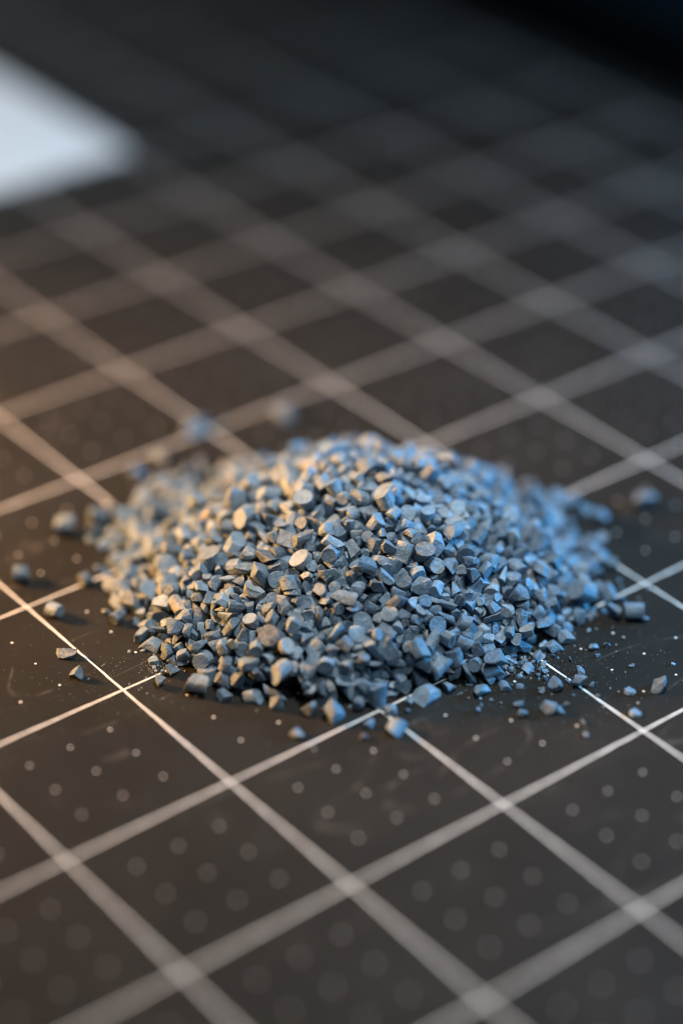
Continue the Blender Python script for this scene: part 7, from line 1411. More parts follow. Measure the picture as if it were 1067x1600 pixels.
32,67,1192,-177,145,127,-129,-160,17,71,1211,-71,47,108,121,41,8,95,1206,-93,73,128,13,135,8,84,1091,-203,142,-130,10,172,
34,96,1115,-139,110,-103,-27,-85,7,83,1129,-121,152,-196,92,-65,18,81,1179,-155,121,-123,61,47,9,112,1058,34,38,190,136,-159,
26,79,1076,78,15,157,-64,-228,38,112,1050,88,44,249,-71,303,29,90,1044,106,17,216,79,-68,31,71,1073,112,18,-112,-97,150,
27,54,1057,164,6,267,-58,234,0,73,1057,141,17,289,24,145,36,72,1051,182,13,184,-11,-279,47,91,1123,-971,7,-157,0,-44,
38,96,1161,-966,36,-286,-14,103,38,84,1119,-892,41,225,90,-248,48,72,1121,-906,20,123,61,-19,13,86,1158,-906,68,247,59,-90,
10,58,1108,-955,42,-180,48,-110,33,45,1099,-821,75,-225,119,-111,19,58,1162,-809,96,-85,65,-215,15,91,1205,-835,86,23,68,255,
47,89,1252,-882,82,69,115,-43,25,85,1125,-767,113,132,-118,301,26,86,1169,-755,109,-4,-107,-45,15,64,1235,-866,97,-40,-140,246,
3,66,1105,-728,154,-36,-133,-263,46,82,1113,-691,150,51,-39,-21,28,69,1197,-783,103,-45,83,169,48,88,1245,-800,116,253,-35,82,
48,76,1201,-769,121,13,-44,-300,40,82,1145,-642,161,-98,25,251,9,92,1148,-656,160,-169,-49,153,36,69,1190,-731,139,-80,-36,-231,
3,69,1219,-721,144,-8,-80,160,11,65,1312,-770,129,200,27,-82,18,77,1258,-741,135,140,-131,-9,49,101,1223,-739,154,-147,-63,56,
46,55,1199,-698,121,-50,-81,230,41,76,1309,-706,113,191,-75,-37,40,89,1302,-726,90,-86,29,52,20,112,1160,-623,179,-44,7,51,
13,45,1190,-631,168,-208,31,182,38,74,1189,-576,175,287,23,91,38,67,1221,-673,158,-118,-20,-281,41,111,1256,-690,132,159,-81,-125,
47,108,1240,-619,149,-164,-113,-35,37,61,1283,-685,122,-107,-26,162,7,61,1200,-666,176,-287,-61,137,25,45,1152,-619,191,104,0,-253,
26,58,1247,-703,139,297,-55,-300,21,64,1371,-734,91,24,-76,30,49,89,1267,-666,100,-194,92,-104,40,67,1226,-712,159,-79,33,-155,
47,76,1125,-565,182,122,30,300,47,83,1127,-575,178,-34,-22,304,40,64,1139,-562,177,-140,-97,12,47,112,1227,-548,138,185,-27,154,
24,65,1314,-636,127,101,16,300,46,60,1179,-597,178,-278,-52,-124,31,75,1228,-697,164,159,61,-132,49,73,1132,-495,197,89,-2,-171,
14,105,1152,-511,196,141,140,116,20,76,1167,-553,183,62,28,-78,4,85,1279,-519,159,-137,7,258,25,53,1180,-556,175,-148,30,23,
6,85,1308,-546,143,43,132,89,47,81,1230,-541,131,-280,124,149,14,92,1315,-580,155,-122,132,-78,43,101,1419,-436,96,-244,-61,253,
48,97,1363,-564,129,272,-34,187,46,85,1352,-568,113,-203,-10,87,48,82,1389,-441,129,163,-36,-190,48,102,1409,-567,77,-239,83,2,
15,69,1175,-423,182,-133,-80,-207,27,102,1236,-476,169,-19,-2,208,18,45,1195,-471,171,159,116,-95,45,75,1222,-514,153,-197,20,-263,
18,72,1255,-505,176,-47,-115,-215,25,83,1306,-535,151,-277,-10,218,46,97,1338,-423,80,-61,21,33,45,66,1220,-459,165,-52,-5,-290,
47,77,1244,-486,179,-192,-65,20,19,62,1408,-438,117,179,127,171,31,89,1414,-407,78,-241,26,-142,17,92,1401,-270,49,238,37,-120,
27,98,1249,-339,159,160,-14,-139,31,59,1242,-371,153,-141,-22,108,11,84,1335,-424,127,-164,21,257,26,94,1286,-362,146,57,-29,100,
39,95,1280,-215,80,-275,-36,-143,11,96,1385,-164,57,-117,-27,-166,13,98,1282,-438,140,223,-42,32,45,53,1256,-360,130,-135,-1,149,
34,79,1293,-314,119,-131,-32,-206,15,69,1300,-284,113,-176,-77,-46,13,51,1319,-379,132,-277,80,73,19,79,1302,-319,146,31,-115,-55,
47,82,1182,-407,174,165,133,-186,41,90,1303,-353,110,-184,-146,-260,18,80,1336,-258,98,257,77,-136,13,87,1251,-283,137,-273,-53,54,
46,78,1227,-376,156,-112,114,173,48,105,1241,-276,113,-128,-59,-12,8,71,1375,-334,67,-297,18,-202,49,76,1255,-278,97,-16,25,-289,
49,104,1279,-321,100,-93,-56,284,22,81,1305,-237,66,-259,26,282,29,100,1361,-228,60,-67,-25,-47,29,86,1400,-310,42,219,-48,66,
15,57,1303,-152,43,-64,-84,-298,16,112,1416,-218,52,171,-4,-142,34,97,1302,-239,137,214,-93,43,39,99,1191,-277,151,-244,-50,164,
49,74,1193,-282,127,217,-37,-29,31,87,1265,-248,127,-231,118,196,9,112,1317,-156,79,-226,77,-226,8,70,1340,-203,54,26,-107,40,
39,79,1244,-178,84,-258,-49,51,40,47,1218,-231,96,-291,-91,190,16,62,1280,-164,59,-312,-43,-83,30,102,1205,-175,96,206,-37,-180,
45,89,1284,-195,63,168,-59,-290,17,81,1323,-188,58,260,75,-266,31,94,1249,-156,73,-99,-20,-222,17,77,1244,-119,62,154,-31,3,
20,75,1123,-176,115,295,48,104,46,61,1124,-188,115,290,-23,-94,3,79,1117,44,21,-301,-30,177,42,71,1111,68,8,44,-71,-224,
21,84,1151,74,40,50,10,263,13,77,1101,100,20,157,113,3,35,106,1084,118,47,24,-42,103,26,106,1096,149,22,179,-37,177,
41,85,1109,192,4,-214,120,-266,20,81,1157,-960,3,305,-28,-157,40,93,1170,-960,17,-269,-82,-14,17,82,1172,-932,29,-5,29,175,
48,78,1156,-908,33,-71,-96,63,30,45,1186,-904,8,-271,-43,-107,17,74,1173,-872,41,13,-126,-37,39,59,1193,-895,58,-276,-17,-288,
45,67,1172,-843,61,274,-12,-82,47,106,1181,-847,69,213,38,220,40,74,1225,-855,67,-184,73,-209,38,66,1235,-920,47,-71,-66,197,
48,67,1244,-862,52,-303,2,-181,39,99,1244,-836,80,-212,-15,30,41,66,1224,-733,109,198,-90,-41,19,66,1264,-812,83,-249,89,-281,
48,67,1226,-811,86,195,-12,-60,43,86,1195,-726,110,282,13,-66,46,60,1150,-652,145,33,102,-158,29,94,1209,-658,148,214,-77,130,
49,58,1182,-668,145,254,-110,-307,49,57,1226,-648,120,267,-38,-44,0,89,1281,-738,112,253,131,-224,28,57,1362,-679,79,-300,7,-209,
10,85,1390,-629,54,-75,113,20,30,80,1303,-686,107,170,-78,-28,48,82,1311,-745,103,-114,59,-51,31,78,1188,-605,165,-243,-51,-253,
24,90,1271,-630,126,-224,-55,104,49,91,1226,-625,130,-198,-26,-290,16,87,1282,-655,145,256,-98,86,46,87,1319,-679,95,-202,14,-13,
6,64,1307,-659,106,-246,50,-54,38,68,1347,-695,95,-139,5,239,23,81,1325,-651,115,230,-21,-64,46,78,1279,-631,107,9,-82,96,
17,112,1266,-586,140,241,62,300,33,86,1358,-635,90,212,-55,-306,19,87,1314,-603,122,-314,-6,-306,4,45,1248,-542,127,-141,78,184,
43,73,1377,-635,99,269,-96,-66,43,84,1405,-591,52,-100,-27,109,6,60,1315,-567,127,47,140,222,49,76,1261,-537,141,124,92,313,
48,93,1204,-491,166,-176,60,22,39,78,1212,-561,157,-28,-23,-153,13,68,1312,-512,125,168,50,-212,46,67,1213,-543,147,128,16,21,
12,92,1361,-539,125,172,-81,118,13,80,1448,-544,59,-75,72,-69,42,80,1347,-598,103,174,13,228,41,59,1355,-561,104,221,59,150,
10,83,1376,-496,107,-133,-133,-123,36,94,1339,-400,91,-221,-13,43,48,65,1284,-460,119,99,16,-218,49,89,1292,-437,98,-101,48,-59,
44,76,1442,-464,49,-181,-106,-178,28,87,1435,-509,51,163,-110,-281,16,79,1377,-417,95,310,-50,87,44,101,1371,-387,99,-87,24,271,
36,98,1336,-330,101,-191,-32,109,14,90,1223,-410,163,147,91,204,24,83,1298,-378,128,73,-102,-246,30,93,1295,-449,118,83,-17,2,
12,83,1440,-347,49,181,-41,-112,34,56,1390,-403,64,-90,61,110,27,90,1414,-436,48,259,12,109,0,96,1383,-368,68,-218,-78,264,
45,67,1253,-331,129,-9,96,67,3,72,1365,-362,94,-301,-37,95,14,70,1210,-325,149,-181,83,-207,36,76,1218,-368,173,106,-72,46,
18,86,1305,-303,98,55,-117,136,31,60,1287,-397,112,255,-116,-224,25,101,1356,-316,81,-201,-44,84,2,76,1337,-224,83,210,-43,84,
11,54,1367,-315,57,-166,25,9,46,104,1235,-325,133,5,15,68,49,60,1156,-309,160,135,1,12,5,52,1266,-312,119,304,118,-63,
11,60,1252,-249,113,27,-19,160,27,67,1374,-291,58,172,59,151,19,71,1372,-211,39,182,-100,307,18,76,1243,-218,105,-39,-82,-76,
16,91,1344,-164,39,164,-75,-189,11,97,1135,15,42,201,-47,-307,37,79,1170,30,20,-14,-96,172,14,89,1154,65,13,104,91,-169,
9,103,1157,105,23,161,-114,156,21,45,1140,129,3,-310,28,-313,30,61,1186,-945,8,312,78,-33,30,84,1212,-919,17,-12,-93,26,
47,66,1191,-916,4,126,-131,-201,19,56,1204,-942,25,-111,16,23,30,95,1210,-900,39,-66,24,108,16,81,1228,-879,28,31,-23,-237,
42,82,1271,-818,53,189,-123,-54,28,78,1269,-769,57,297,-38,269,17,63,1273,-785,72,-55,109,213,28,96,1329,-790,65,-184,49,-188,
46,85,1293,-792,42,150,-2,-2,34,80,1298,-798,69,186,51,-215,13,94,1227,-683,125,-104,50,-193,33,74,1259,-661,127,-305,-40,215,
36,72,1256,-735,86,110,29,-172,12,81,1351,-772,63,1,49,-128,48,79,1373,-737,71,-8,-32,64,29,86,1379,-736,34,140,-73,-313,
30,91,1247,-646,112,133,-91,155,4,82,1287,-650,97,242,-15,68,40,45,1259,-636,101,-229,-71,-236,32,71,1321,-728,85,43,-37,-121,
19,68,1349,-722,71,-31,137,-246,24,63,1378,-657,29,-184,24,249,31,69,1363,-698,71,-312,63,92,49,78,1244,-683,93,-313,-51,300,
12,60,1229,-586,132,168,34,-43,33,77,1303,-622,102,-170,-130,31,9,94,1361,-688,59,146,-82,38,41,108,1355,-656,76,264,-95,-151,
25,92,1387,-673,55,91,-10,-227,48,78,1284,-618,111,103,-24,-43,48,75,1262,-541,113,122,-51,86,6,77,1324,-496,94,-100,-12,223,
45,67,1313,-612,90,-104,-45,23,10,66,1377,-586,70,-227,-35,168,36,82,1371,-581,105,223,-39,-40,47,58,1221,-511,139,208,33,-144,
40,92,1225,-503,147,-298,-23,95,43,67,1252,-483,135,27,91,-212,4,103,1376,-545,97,-247,101,52,31,80,1282,-533,130,-150,-32,89,
24,69,1394,-519,80,-250,-67,269,39,68,1313,-538,99,85,-63,-49,43,66,1228,-480,135,-97,-117,66,20,70,1250,-464,143,-14,19,-13,
13,45,1295,-420,108,17,34,-119,28,89,1436,-451,68,71,63,20,25,72,1373,-458,58,-266,43,296,38,85,1392,-495,72,-128,-28,274,
16,84,1457,-470,27,-15,49,146,42,61,1199,-414,166,-51,-64,-59,24,81,1311,-401,117,129,-144,243,8,65,1383,-431,59,-228,-9,152,
19,112,1435,-405,58,-247,-80,-270,13,64,1409,-356,35,-135,-118,294,30,71,1337,-362,80,301,-42,165,25,96,1279,-338,123,72,4,-244,
29,75,1325,-331,82,254,-3,83,24,105,1336,-285,82,199,-83,162,39,94,1320,-376,101,-273,-38,196,24,98,1282,-257,94,-192,1,37,
19,72,1348,-267,68,42,25,-148,15,105,1223,-17,32,-66,36,72,11,75,1187,10,19,157,-153,-279,13,95,1200,70,24,157,-153,-142,
12,76,1200,138,3,182,-16,-205,24,82,1247,-915,17,157,-22,143,16,78,1228,-947,27,-215,8,-208,8,77,1260,-871,18,-312,157,199,
14,94,1282,-875,29,201,35,48,29,51,1263,-849,45,177,-68,265,48,78,1248,-822,47,112,41,-292,0,111,1330,-823,54,-284,141,-239,
17,81,1347,-842,35,120,-108,-281,30,74,1348,-788,32,218,-115,257,48,95,1296,-830,17,-52,37,-296,48,96,1270,-725,75,278,55,-123,
44,70,1300,-778,44,-167,-42,-33,10,76,1273,-716,95,12,65,-243,24,104,1319,-754,73,-87,-61,39,40,87,1329,-758,47,185,-52,153,
10,52,1290,-750,84,298,-66,301,5,86,1400,-602,48,148,-117,304,1,71,1322,-641,83,-84,-34,-19,23,80,1283,-686,93,222,-38,-81,
7,93,1405,-707,36,-80,39,131,30,58,1294,-703,101,-138,82,119,49,92,1338,-603,59,-108,-27,6,41,106,1275,-612,98,-301,123,-45,
13,80,1331,-611,80,-73,10,209,30,64,1310,-669,82,-278,-12,38,21,107,1330,-572,107,-158,-121,196,17,77,1384,-565,61,-201,28,123,
37,78,1399,-536,63,-77,122,181,47,68,1279,-612,88,18,138,-218,2,84,1378,-455,97,-307,-24,-69,27,56,1364,-436,76,-132,-35,-295,
30,89,1341,-444,99,12,91,-220,26,70,1350,-479,87,-307,92,136,26,101,1397,-472,67,62,-51,285,20,63,1269,-405,118,242,36,23,
39,62,1315,-430,91,84,-40,-293,47,82,1267,-387,122,-54,-33,-253,39,80,1295,-46,9,-15,-48,212,27,96,1252,-25,11,281,85,-136,
3,87,1231,14,20,157,67,-140,42,91,1267,41,5,-292,123,174,30,52,1296,-876,9,189,-42,220,33,63,1279,-858,12,-94,-5,106,
46,88,1296,-844,5,114,-59,60,49,77,1314,-775,22,242,-25,-145,20,96,1315,-768,32,279,-57,-209,18,87,1312,-735,49,-173,50,166,
47,87,1284,-696,70,240,54,187,38,69,1362,-671,28,153,24,200,43,76,1344,-733,34,1,38,199,37,81,1322,-687,69,-15,-54,-123,
27,75,1310,-83,15,158,20,9,38,84,1309,-21,14,291,83,-305,35,77,1283,-22,12,-111,16,-87,23,66,1265,10,13,-157,-110,-66,
32,82,1361,-806,14,-24,32,31,45,78,1314,-831,11,33,-123,-137,12,76,1343,-771,16,212,-44,-96,13,74,1339,-131,22,-191,-57,-33,
14,94,1370,-103,38,-56,71,-227,33,88,1341,-87,11,-255,38,-185,45,90,1349,-106,31,-70,9,248,23,76,1336,-41,12,-70,131,29,
21,94,1313,15,22,-157,20,-62,48,71,1364,-943,4,57,-84,14,40,92,1362,-901,5,-270,-95,67,28,79,1379,-831,15,290,-37,-219,
13,67,1383,-769,10,280,-30,-253,21,58,1411,-740,9,298,-8,165,47,68,1374,-666,17,-236,-71,287,20,86,1365,-243,40,-38,-36,-105,
49,90,1359,-201,24,182,-19,157,14,55,1376,-162,10,-157,-111,174,4,68,1391,-147,19,-304,75,82,6,74,1381,-120,15,157,96,202,
35,83,1367,-78,13,253,113,187,46,100,1382,-99,7,-73,-123,98,25,65,1389,-799,12,1,-4,286,42,97,1407,-678,11,65,-63,-117,
42,100,1388,-693,18,278,77,223,18,72,1415,-642,19,-230,79,-309,20,85,1441,-624,15,-289,16,-276,6,93,1434,-608,27,-201,3,229,
3,64,1435,-543,29,23,62,62,29,87,1435,-495,35,242,-38,21,44,81,1417,-460,43,-255,-60,-54,24,61,1419,-375,33,25,-88,-173,
46,61,1420,-288,6,-84,-40,-76,49,93,1422,-273,5,-187,-5,-183,16,66,1408,-239,14,177,134,208,46,100,1437,-255,6,26,29,226,
37,68,1398,-210,13,187,-72,231,27,87,1414,-195,25,-215,105,264,8,91,1424,-156,18,157,-66,-168,48,81,1425,-103,5,57,-84,-240,
31,73,1418,-123,12,271,102,-228,29,95,1405,-81,11,-137,20,56,18,92,1464,-664,15,294,88,-303,45,87,1451,-641,7,151,-1,-65,
24,72,1459,-599,11,-230,26,-144,41,81,1454,-549,5,-194,115,220,44,73,1460,-541,24,-106,-60,-107,9,64,1473,-565,18,-110,50,50,
23,79,1467,-521,7,-11,-4,311,5,88,1475,-529,30,-190,-123,-299,38,71,1466,-462,8,-16,19,-199,48,103,1442,-430,25,9,50,-169,
45,98,1460,-417,11,167,-9,292,29,106,1463,-392,35,-67,-55,-134,48,65,1447,-389,5,299,41,-238,48,83,1457,-371,6,53,-78,-78,
40,101,1444,-329,13,210,-105,-161,43,102,1446,-365,22,-172,-81,288,23,101,1463,-330,36,25,24,311,34,93,1445,-296,17,210,17,-103,
39,87,1469,-292,16,299,-8,251,10,102,1467,-234,21,-302,123,247,42,91,1491,-220,16,-164,-2,305,46,83,1463,-200,5,26,29,272,
28,77,1443,-195,9,300,98,-149,20,86,1473,-153,8,-2,-10,67,49,60,1453,-119,4,157,0,252,47,87,1500,-808,5,126,-131,87,
44,69,1495,-624,4,-242,-47,170,31,53,1504,-596,6,30,-4,-132,46,48,1484,-511,4,-73,-123,197,25,88,1483,-487,8,281,87,3,
31,87,1493,-422,11,290,79,112,8,94,1481,-427,29,-244,5,182,46,94,1513,-384,5,26,29,62,45,103,1488,-386,8,-100,20,180,
35,107,1485,-345,15,-308,59,-4,44,64,1512,-336,10,74,74,140,8,81,1510,-303,20,-7,-20,-188,46,85,1517,-284,5,-234,6,-130,
5,66,1487,-254,7,-229,4,-169,14,54,1505,-272,12,151,-3,241,46,92,1494,-118,6,-234,78,214,27,112,1541,-518,13,280,80,266,
38,51,1527,-349,7,313,13,237,11,60,1529,-251,15,157,64,-20,
]
LOOSE = [
    (0.31, 0.62, 'cylinder', 1.09, 0.9, 1, 'stubby grey pellet resting a little beyond the far-left grid crossing'),
    (0.20, -0.43, 'cylinder', 0.94, 0.3, 1, 'slant-cut pale pellet touching the line just below the far-left grid crossing'),
    (-0.21, -1.38, 'shard', 1.33, 0.2, 0, 'flat jagged chip close under the long grid line'),
    (-0.35, -1.91, 'wedge', 0.82, 2.0, 0, 'small wedge chip on bare mat below the flat jagged chip'),
    (1.53, 1.36, 'cylinder', 1.38, 0.9, 1, 'long blurred pellet lying by itself beyond the left flank'),
    (2.10, 1.38, 'chunk', 1.42, 1.0, 0, 'blurred blocky pellet just off the left flank'),
    (0.49, -2.77, 'wedge', 0.74, 1.2, 1, 'small pointed pellet just below the short grid line at the left foot'),
    (0.81, -3.20, 'slanted cylinder', 1.02, .6, 1, 'plump pellet standing apart at the lower left foot'),
    (4.86, 2.72, 'half round', 1.18, .2, 0, 'blurred warm-lit pellet on the grid line behind the heap'),
    (6.26, 2.09, 'cylinder', 1.15, .3, 4, 'strongly blurred pellet standing upright far behind the heap'),
    (1.29, -4.84, 'half round', 0.68, 1.6, 0, 'small chip lying alone in front of the heap'),
    (2.21, -5.25, 'crumb', 1.41, .6, 0, 'pea-shaped crumb just above the grid crossing'),
    (1.98, -5.44, 'crumb', 1.21, 1.6, 0, 'tiny crumb below the grid crossing in front'),
    (2.41, -5.56, 'half round', 1.06, .5, 0, 'broad pellet sitting on the grid line in front of the heap'),
    (1.93, -4.80, 'chunk', 0.98, .1, 0, 'rounded lump off the front edge of the heap'),
    (1.73, -4.56, 'wedge', 1.09, 1.1, 0, 'large wedge lying against the foremost pellets'),
    (2.34, -4.85, 'cylinder', 0.73, 2.1, 1, 'stubby pellet against the grid line at the front foot'),
    (1.58, -3.96, 'slanted cylinder', 0.95, .5, 1, 'slant-cut pellet leaning out of the lower left foot'),
    (3.22, -5.24, 'half round', 1.05, .2, 0, 'pale four-sided chip just over the grid line at the front'),
    (3.91, -5.60, 'shard', 1.39, 2.6, 0, 'flat pale shard apart from the front-right foot'),
    (4.24, -5.73, 'half round', 0.63, .9, 0, 'small bluish half-round chip, one of a close pair'),
    (4.42, -5.85, 'disc', 0.53, .2, 0, 'small rounded chip, the other of a close pair'),
    (4.33, -5.53, 'crumb', 1.16, .2, 0, 'tiny flat crumb between the heap and the close pair'),
    (4.11, -6.15, 'shard', 0.78, .2, 0, 'thin sliver on bare mat below the close pair'),
    (3.99, -6.37, 'crumb', 1.42, .7, 0, 'round crumb just below the thin sliver'),
    (4.36, -6.49, 'wedge', 0.95, 1.0, 0, 'upright horn-shaped chip with a smaller one at its foot'),
    (4.46, -6.62, 'crumb', 1.52, .6, 0, 'low crumb at the foot of the horn-shaped chip'),
    (4.81, -6.17, 'wedge', 1.04, .1, 0, 'triangular chip with a lit top near the long grid line'),
    (5.11, -6.34, 'wedge', 0.78, .7, 1, 'small chip sitting on the long grid line at the right'),
    (4.91, -5.83, 'shard', 0.57, .7, 0, 'small chip beside the line just short of the triangular chip'),
    (4.75, -5.63, 'half round', 0.70, .5, 0, 'bluish chip lying at the right foot of the heap'),
    (5.05, -5.51, 'chunk', 0.65, .5, 0, 'small cracked chip on the grid line where it leaves the heap'),
    (5.31, -5.36, 'crumb', 1.48, .8, 0, 'crumb at the right foot above the grid line'),
    (5.40, -5.47, 'half round', 0.75, 2.9, 0, 'flat bluish chip just off the right foot'),
    (4.67, -5.42, 'crumb', 1.36, .4, 0, 'brownish crumb tucked under the right foot'),
    (4.66, -5.29, 'crumb', 1.17, .4, 0, 'tiny crumb under the right foot'),
    (5.34, -6.11, 'shard', 0.71, .5, 0, 'lone pale chip between the line and the dots at the right'),
    (5.87, -5.80, 'shard', 0.85, 2.4, 0, 'thin brown flake on bare mat at the right'),
    (6.34, -5.25, 'crumb', 1.41, .1, 0, 'small crumb near the line right of the heap'),
    (6.60, -5.25, 'crumb', 1.11, .5, 0, 'tiny crumb against the broad grid line'),
    (6.66, -5.44, 'wedge', 0.97, 1.4, 1, 'pointed chip standing beside the long bluish pellet'),
    (6.84, -5.62, 'cylinder', 1.07, .85, 1, 'long bluish pellet lying beyond the right foot'),
    (6.93, -5.77, 'crumb', 1.00, .5, 0, 'tiny crumb at the end of the long bluish pellet'),
    (5.54, -6.90, 'shard', 0.83, .2, 0, 'flat pale flake beside a dot near the corner'),
    (5.25, -7.30, 'shard', 0.82, .1, 0, 'small low chip just above the right grid crossing'),
    (5.92, -7.08, 'half round', 0.80, 1.4, 2, 'blocky blue-grey chip alone near the right picture edge'),
    (9.11, -3.56, 'wedge', 1.58, .5, 1, 'large blurred pellet far off the right flank'),
    (6.16, -5.22, 'wedge', 1.00, .3, 1, 'lit wedge at the outermost right foot'),
    (8.32, -3.40, 'cylinder', 0.89, .5, 1, 'blurred pellet just off the right flank'),
    (8.19, -3.20, 'wedge', 1.03, .9, 0, 'blurred lump touching the right flank'),
    (3.86, 2.20, 'chunk', 1.07, .9, 0, 'blurred lump off the back-left of the heap'),
    (3.32, 2.05, 'cylinder', 0.92, .5, 1, 'blurred pellet off the back-left foot'),
    (1.31, -3.80, 'half round', 0.85, 2.2, 0, 'half-round chip a little out from the lower left foot'),
    (1.46, -4.14, 'wedge', 0.91, .4, 0, 'wedge chip on bare mat in front of the left half of the heap'),
    (0.99, -3.56, 'chunk', 0.87, 1.4, 0, 'small block between the plump pellet and the heap'),
    (2.63, -5.19, 'chunk', 0.79, .9, 0, 'small block just above the front grid crossing'),
    (3.58, -5.30, 'cylinder', 0.70, 1.7, 1, 'short stub between the four-sided chip and the heap'),
    (2.97, -5.20, 'crumb', 1.43, 1.7, 0, 'crumb on the printed line beside the four-sided chip'),
]
FINES = [
    (4.85, -5.51, 0.18, 34),
    (5.08, -5.88, 0.3, 16),
    (5.50, -6.25, 0.5, 10),
    (4.62, -5.47, 0.2, 10),
    (4.31, -5.55, 0.35, 6),
    (3.51, -5.38, 0.3, 5),
    (5.94, -5.31, 0.2, 6),
    (6.38, -5.25, 0.25, 4),
    (0.80, -1.95, 0.2, 5),
    (1.11, -3.09, 0.25, 5),
    (7.34, -4.72, 0.3, 6),
    (4.40, -6.25, 0.5, 5),
    (2.35, -4.84, 0.3, 5),
]
DUST = [
    (0.16, -2.41, 0.35, 60),
    (0.67, -2.37, 0.12, 120),
    (-0.03, -1.89, 0.4, 60),
    (0.95, -3.31, 0.5, 60),
    (4.99, -5.47, 0.4, 260),
    (4.47, -5.64, 0.6, 160),
    (5.39, -5.97, 0.8, 160),
    (3.56, -5.32, 0.8, 120),
    (5.89, -6.74, 0.7, 90),
    (2.21, -5.01, 0.8, 80),
    (-0.51, -1.81, 0.8, 80),
    (0.92, -0.94, 0.5, 50),
    (6.37, -5.33, 0.6, 100),
]

# ---------------------------------------------------------------- the pellets
MESH, RAW = [], []
for k in range(len(SHAPE_KINDS)):
    bm = pellet_bm(k)
    me = bpy.data.meshes.new('plastic_pellet')
    bm.to_mesh(me)
    bm.free()
    me.polygons.foreach_set('use_smooth', [True] * len(me.polygons))
    me.set_sharp_from_angle(angle=math.radians(26))
    me.materials.append(M_PEL)
    MESH.append(me)

def read_heap(d):
    """Eight whole numbers a pellet: shape, size in percent, x y z in 1/200 cm, rotation in hundredths of a radian."""
    return [(d[i], d[i + 1] / 100, Vector(d[i + 2:i + 5]) / 200, Euler([a / 100 for a in d[i + 5:i + 8]]))
            for i in range(0, len(d), 8)]


HEAP = read_heap(DATA)
N_SINGLE = 300 - len(LOOSE)


def rest(k, s, yaw, face):
    """Rotation that lays pellet k on a flat side (face 1: long axis level), and the height of its middle then."""
    me = MESH[k]
    big = {}
    for p in me.polygons:
        key = tuple(round(c * 3) for c in p.normal)
        a, n = big.get(key, (0, Vector()))
        big[key] = (a + p.area, n + p.normal * p.area)
    ns = sorted(big.values(), key=lambda t: -t[0])
    n = ns[min(face, len(ns) - 1)][1].normalized()
    lay = n.rotation_difference(Vector((0, 0, -1))) if face != 1 else Euler((math.pi / 2, 0, 0)).to_quaternion()
    q = Matrix.Rotation(yaw, 4, 'Z') @ lay.to_matrix().to_4x4() if face == 1 else Matrix.Rotation(yaw, 4, 'Z') @ n.rotation_difference(Vector((0, 0, -1))).to_matrix().to_4x4()
    z = -min((q @ v.co).z for v in me.vertices) * s
    return q.to_euler(), z


WORD = {'cylinder': 'stubby cylinder', 'slanted cylinder': 'slant-cut stub', 'half round': 'half-round chunk',
        'disc': 'thin disc', 'wedge': 'wedge-cut lump', 'chunk': 'blocky angular chunk', 'shard': 'jagged flat shard', 'crumb': 'tiny crumb'}


def lie(k, e):
    """How the pellet lies, said from its long axis."""
    a = e.to_matrix() @ Vector((0, 0, 1))
    if abs(a.z) > .80:
        return 'standing on end'
    h = Vector((a.x, a.y, 0))
    along = abs(h.normalized().dot(RIGHT))
    tilt = 'tilted' if abs(a.z) > .45 else 'lying'
    return tilt + (' crosswise' if along > .85 else ' end-on' if along < .5 else ' aslant')


def place(p):
    d = p - Vector((PC.x, PC.y, 0))
    r, f = d.dot(RIGHT), d.dot(FWD)
    rho = Vector((r, f)).length
    if rho < .9:
        return 'at the peak of the heap'
    ang = math.degrees(math.atan2(r, -f))      # 0 faces the camera, + to its right
    side = 'front slope' if abs(ang) < 25 else ('front-right slope' if 0 < ang < 70 else 'front-left slope' if -70 < ang < 0
            else 'right flank' if 0 < ang < 120 else 'left flank' if -120 < ang < 0 else 'back slope')
    ring = 'high on' if rho < 1.8 else 'midway down' if rho < 2.9 else 'low on'
    if rho > 3.6:
        ring = 'at the foot of'
    return ring + ' the ' + side


def setup(o, e, s, p):
    o.location = p
    o.rotation_euler = e
    o.scale = (s, s, s)


labels = {}
for idx, (k, s, p, e) in enumerate(HEAP[:N_SINGLE]):
    o = link('plastic_pellet', MESH[k])
    setup(o, e, s, p)
    size = max((Vector(b_) * s).length for b_ in o.bound_box)
    shade = random.Random(idx * 13 + k).random()
    o['shade'] = shade
    if shade < .22:
        tone_word = 'dark grey'
    elif shade > .68:
        tone_word = 'pale grey'
    else:
        tone_word = 'grey'
    sz = 'large' if size > .19 else 'small' if size < .135 else 'medium'
    lab = ' '.join((sz, tone_word, WORD[SHAPE_KINDS[k]], lie(k, e) + ',', place(p)))
    labels.setdefault(lab, []).append(o)
    tag(o, lab, 'plastic pellet', 'grey plastic pellets heaped on the mat')
for lab, os_ in labels.items():
    if len(os_) < 2:
        continue
    # same look and place: tell them by how high they sit
    os_.sort(key=lambda o: -o.location.z)
    names = {2: ['higher one', 'lower one'], 3: ['topmost', 'middle one', 'lowest']}.get(len(os_))
    for q, o in enumerate(os_):
        if names:
            o['label'] = lab + ', ' + names[q]

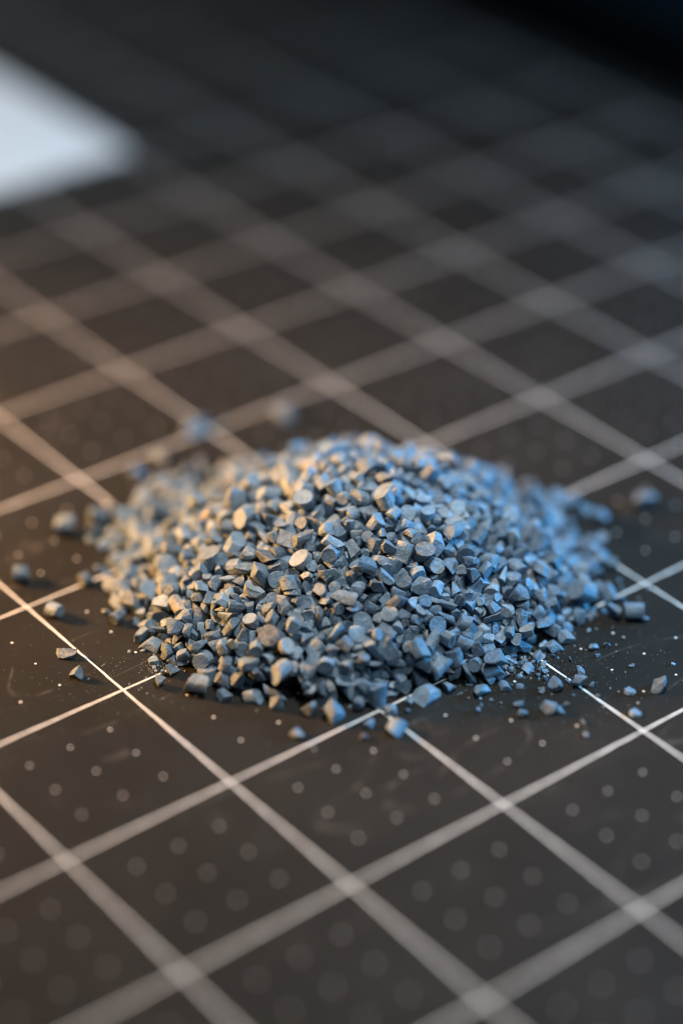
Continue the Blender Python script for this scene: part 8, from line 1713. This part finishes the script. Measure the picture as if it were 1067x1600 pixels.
# small and hidden pellets of the heap, joined
vs, fs, tone, sm = [], [], [], []
rg = random.Random(9)
cache = [([v.co.copy() for v in me.vertices], [tuple(p_.vertices) for p_ in me.polygons]) for me in MESH]
for k, s, p, e in HEAP[N_SINGLE:]:
    mtx = Matrix.LocRotScale(p, e, Vector((s, s, s)))
    b0 = len(vs)
    cv, cf = cache[k]
    vs += [mtx @ c for c in cv]
    fs += [tuple(i + b0 for i in f) for f in cf]
    tone += [rg.random()] * len(cv)
small = [i for i, t in enumerate(SHAPE_KINDS) if t in ('crumb', 'shard')]
for (x, y, sp, n) in FINES:                     # broken fines at the foot
    for _ in range(n):
        k = rg.choice(small)
        s = rg.uniform(.22, .5) * (1 if SHAPE_KINDS[k] == 'shard' else 1.8)
        e, z = rest(k, s, rg.uniform(0, 6.28), rg.choice((0, 2, 3)))
        mtx = Matrix.LocRotScale(Vector((x + rg.gauss(0, sp), y + rg.gauss(0, sp), z)), e, Vector((s, s, s)))
        b0 = len(vs)
        cv, cf = cache[k]
        vs += [mtx @ c for c in cv]
        fs += [tuple(i + b0 for i in f) for f in cf]
        tone += [rg.random()] * len(cv)
me = bpy.data.meshes.new('pellet_heap')
me.from_pydata([tuple(v) for v in vs], [], fs)
at = me.attributes.new('tone', 'FLOAT', 'POINT')
at.data.foreach_set('value', tone)
me.polygons.foreach_set('use_smooth', [True] * len(me.polygons))
me.set_sharp_from_angle(angle=math.radians(26))
hp = link('pellet_rubble', me, M_PEL)
hp['kind'] = 'stuff'
hp['label'] = 'mass of small grey plastic pellets filling the heap'

# pellets lying loose on the mat
for (x, y, kind, s, yaw, face, lab) in LOOSE:
    ks = [i for i, t in enumerate(SHAPE_KINDS) if t == kind]
    k = ks[int(abs(x * 37 + y * 91)) % len(ks)]
    e, z = rest(k, s, yaw, face)
    o = link('plastic_pellet', MESH[k])
    setup(o, e, s, Vector((x, y, z + .001)))
    o['shade'] = random.Random(int(x * 100)).uniform(.15, .85) * (.35 if 'blurred' in lab else 1)
    tag(o, lab, 'plastic pellet', 'pellets lying loose round the heap')

# grinding dust: fine grains shed round the foot of the heap
rg = random.Random(21)
vs, fs = [], []
def grain(x, y, r):
    b0 = len(vs)
    for dx, dy, dz in ((1, 0, 0), (0, 1, 0), (-1, 0, 0), (0, -1, 0), (.2, .1, 1)):
        j = rg.uniform(.6, 1.2)
        vs.append((x + dx * r * j, y + dy * r * j, .003 + max(0, dz) * r * rg.uniform(.5, 1.1)))
    for a, b_ in ((0, 1), (1, 2), (2, 3), (3, 0)):
        fs.append((b0 + a, b0 + b_, b0 + 4))
for (x, y, sp, n) in DUST:
    for _ in range(n):
        grain(x + rg.gauss(0, sp), y + rg.gauss(0, sp), rg.uniform(.003, .008) * (rg.uniform(2, 4) if rg.random() < .08 else 1))
me = bpy.data.meshes.new('plastic_dust')
me.from_pydata(vs, [], fs)
du = link('plastic_dust', me, mat_plain('pale_plastic_dust', (.30, .30, .30), .6))
du['kind'] = 'stuff'
du['label'] = 'fine pale grinding dust round the foot of the heap'
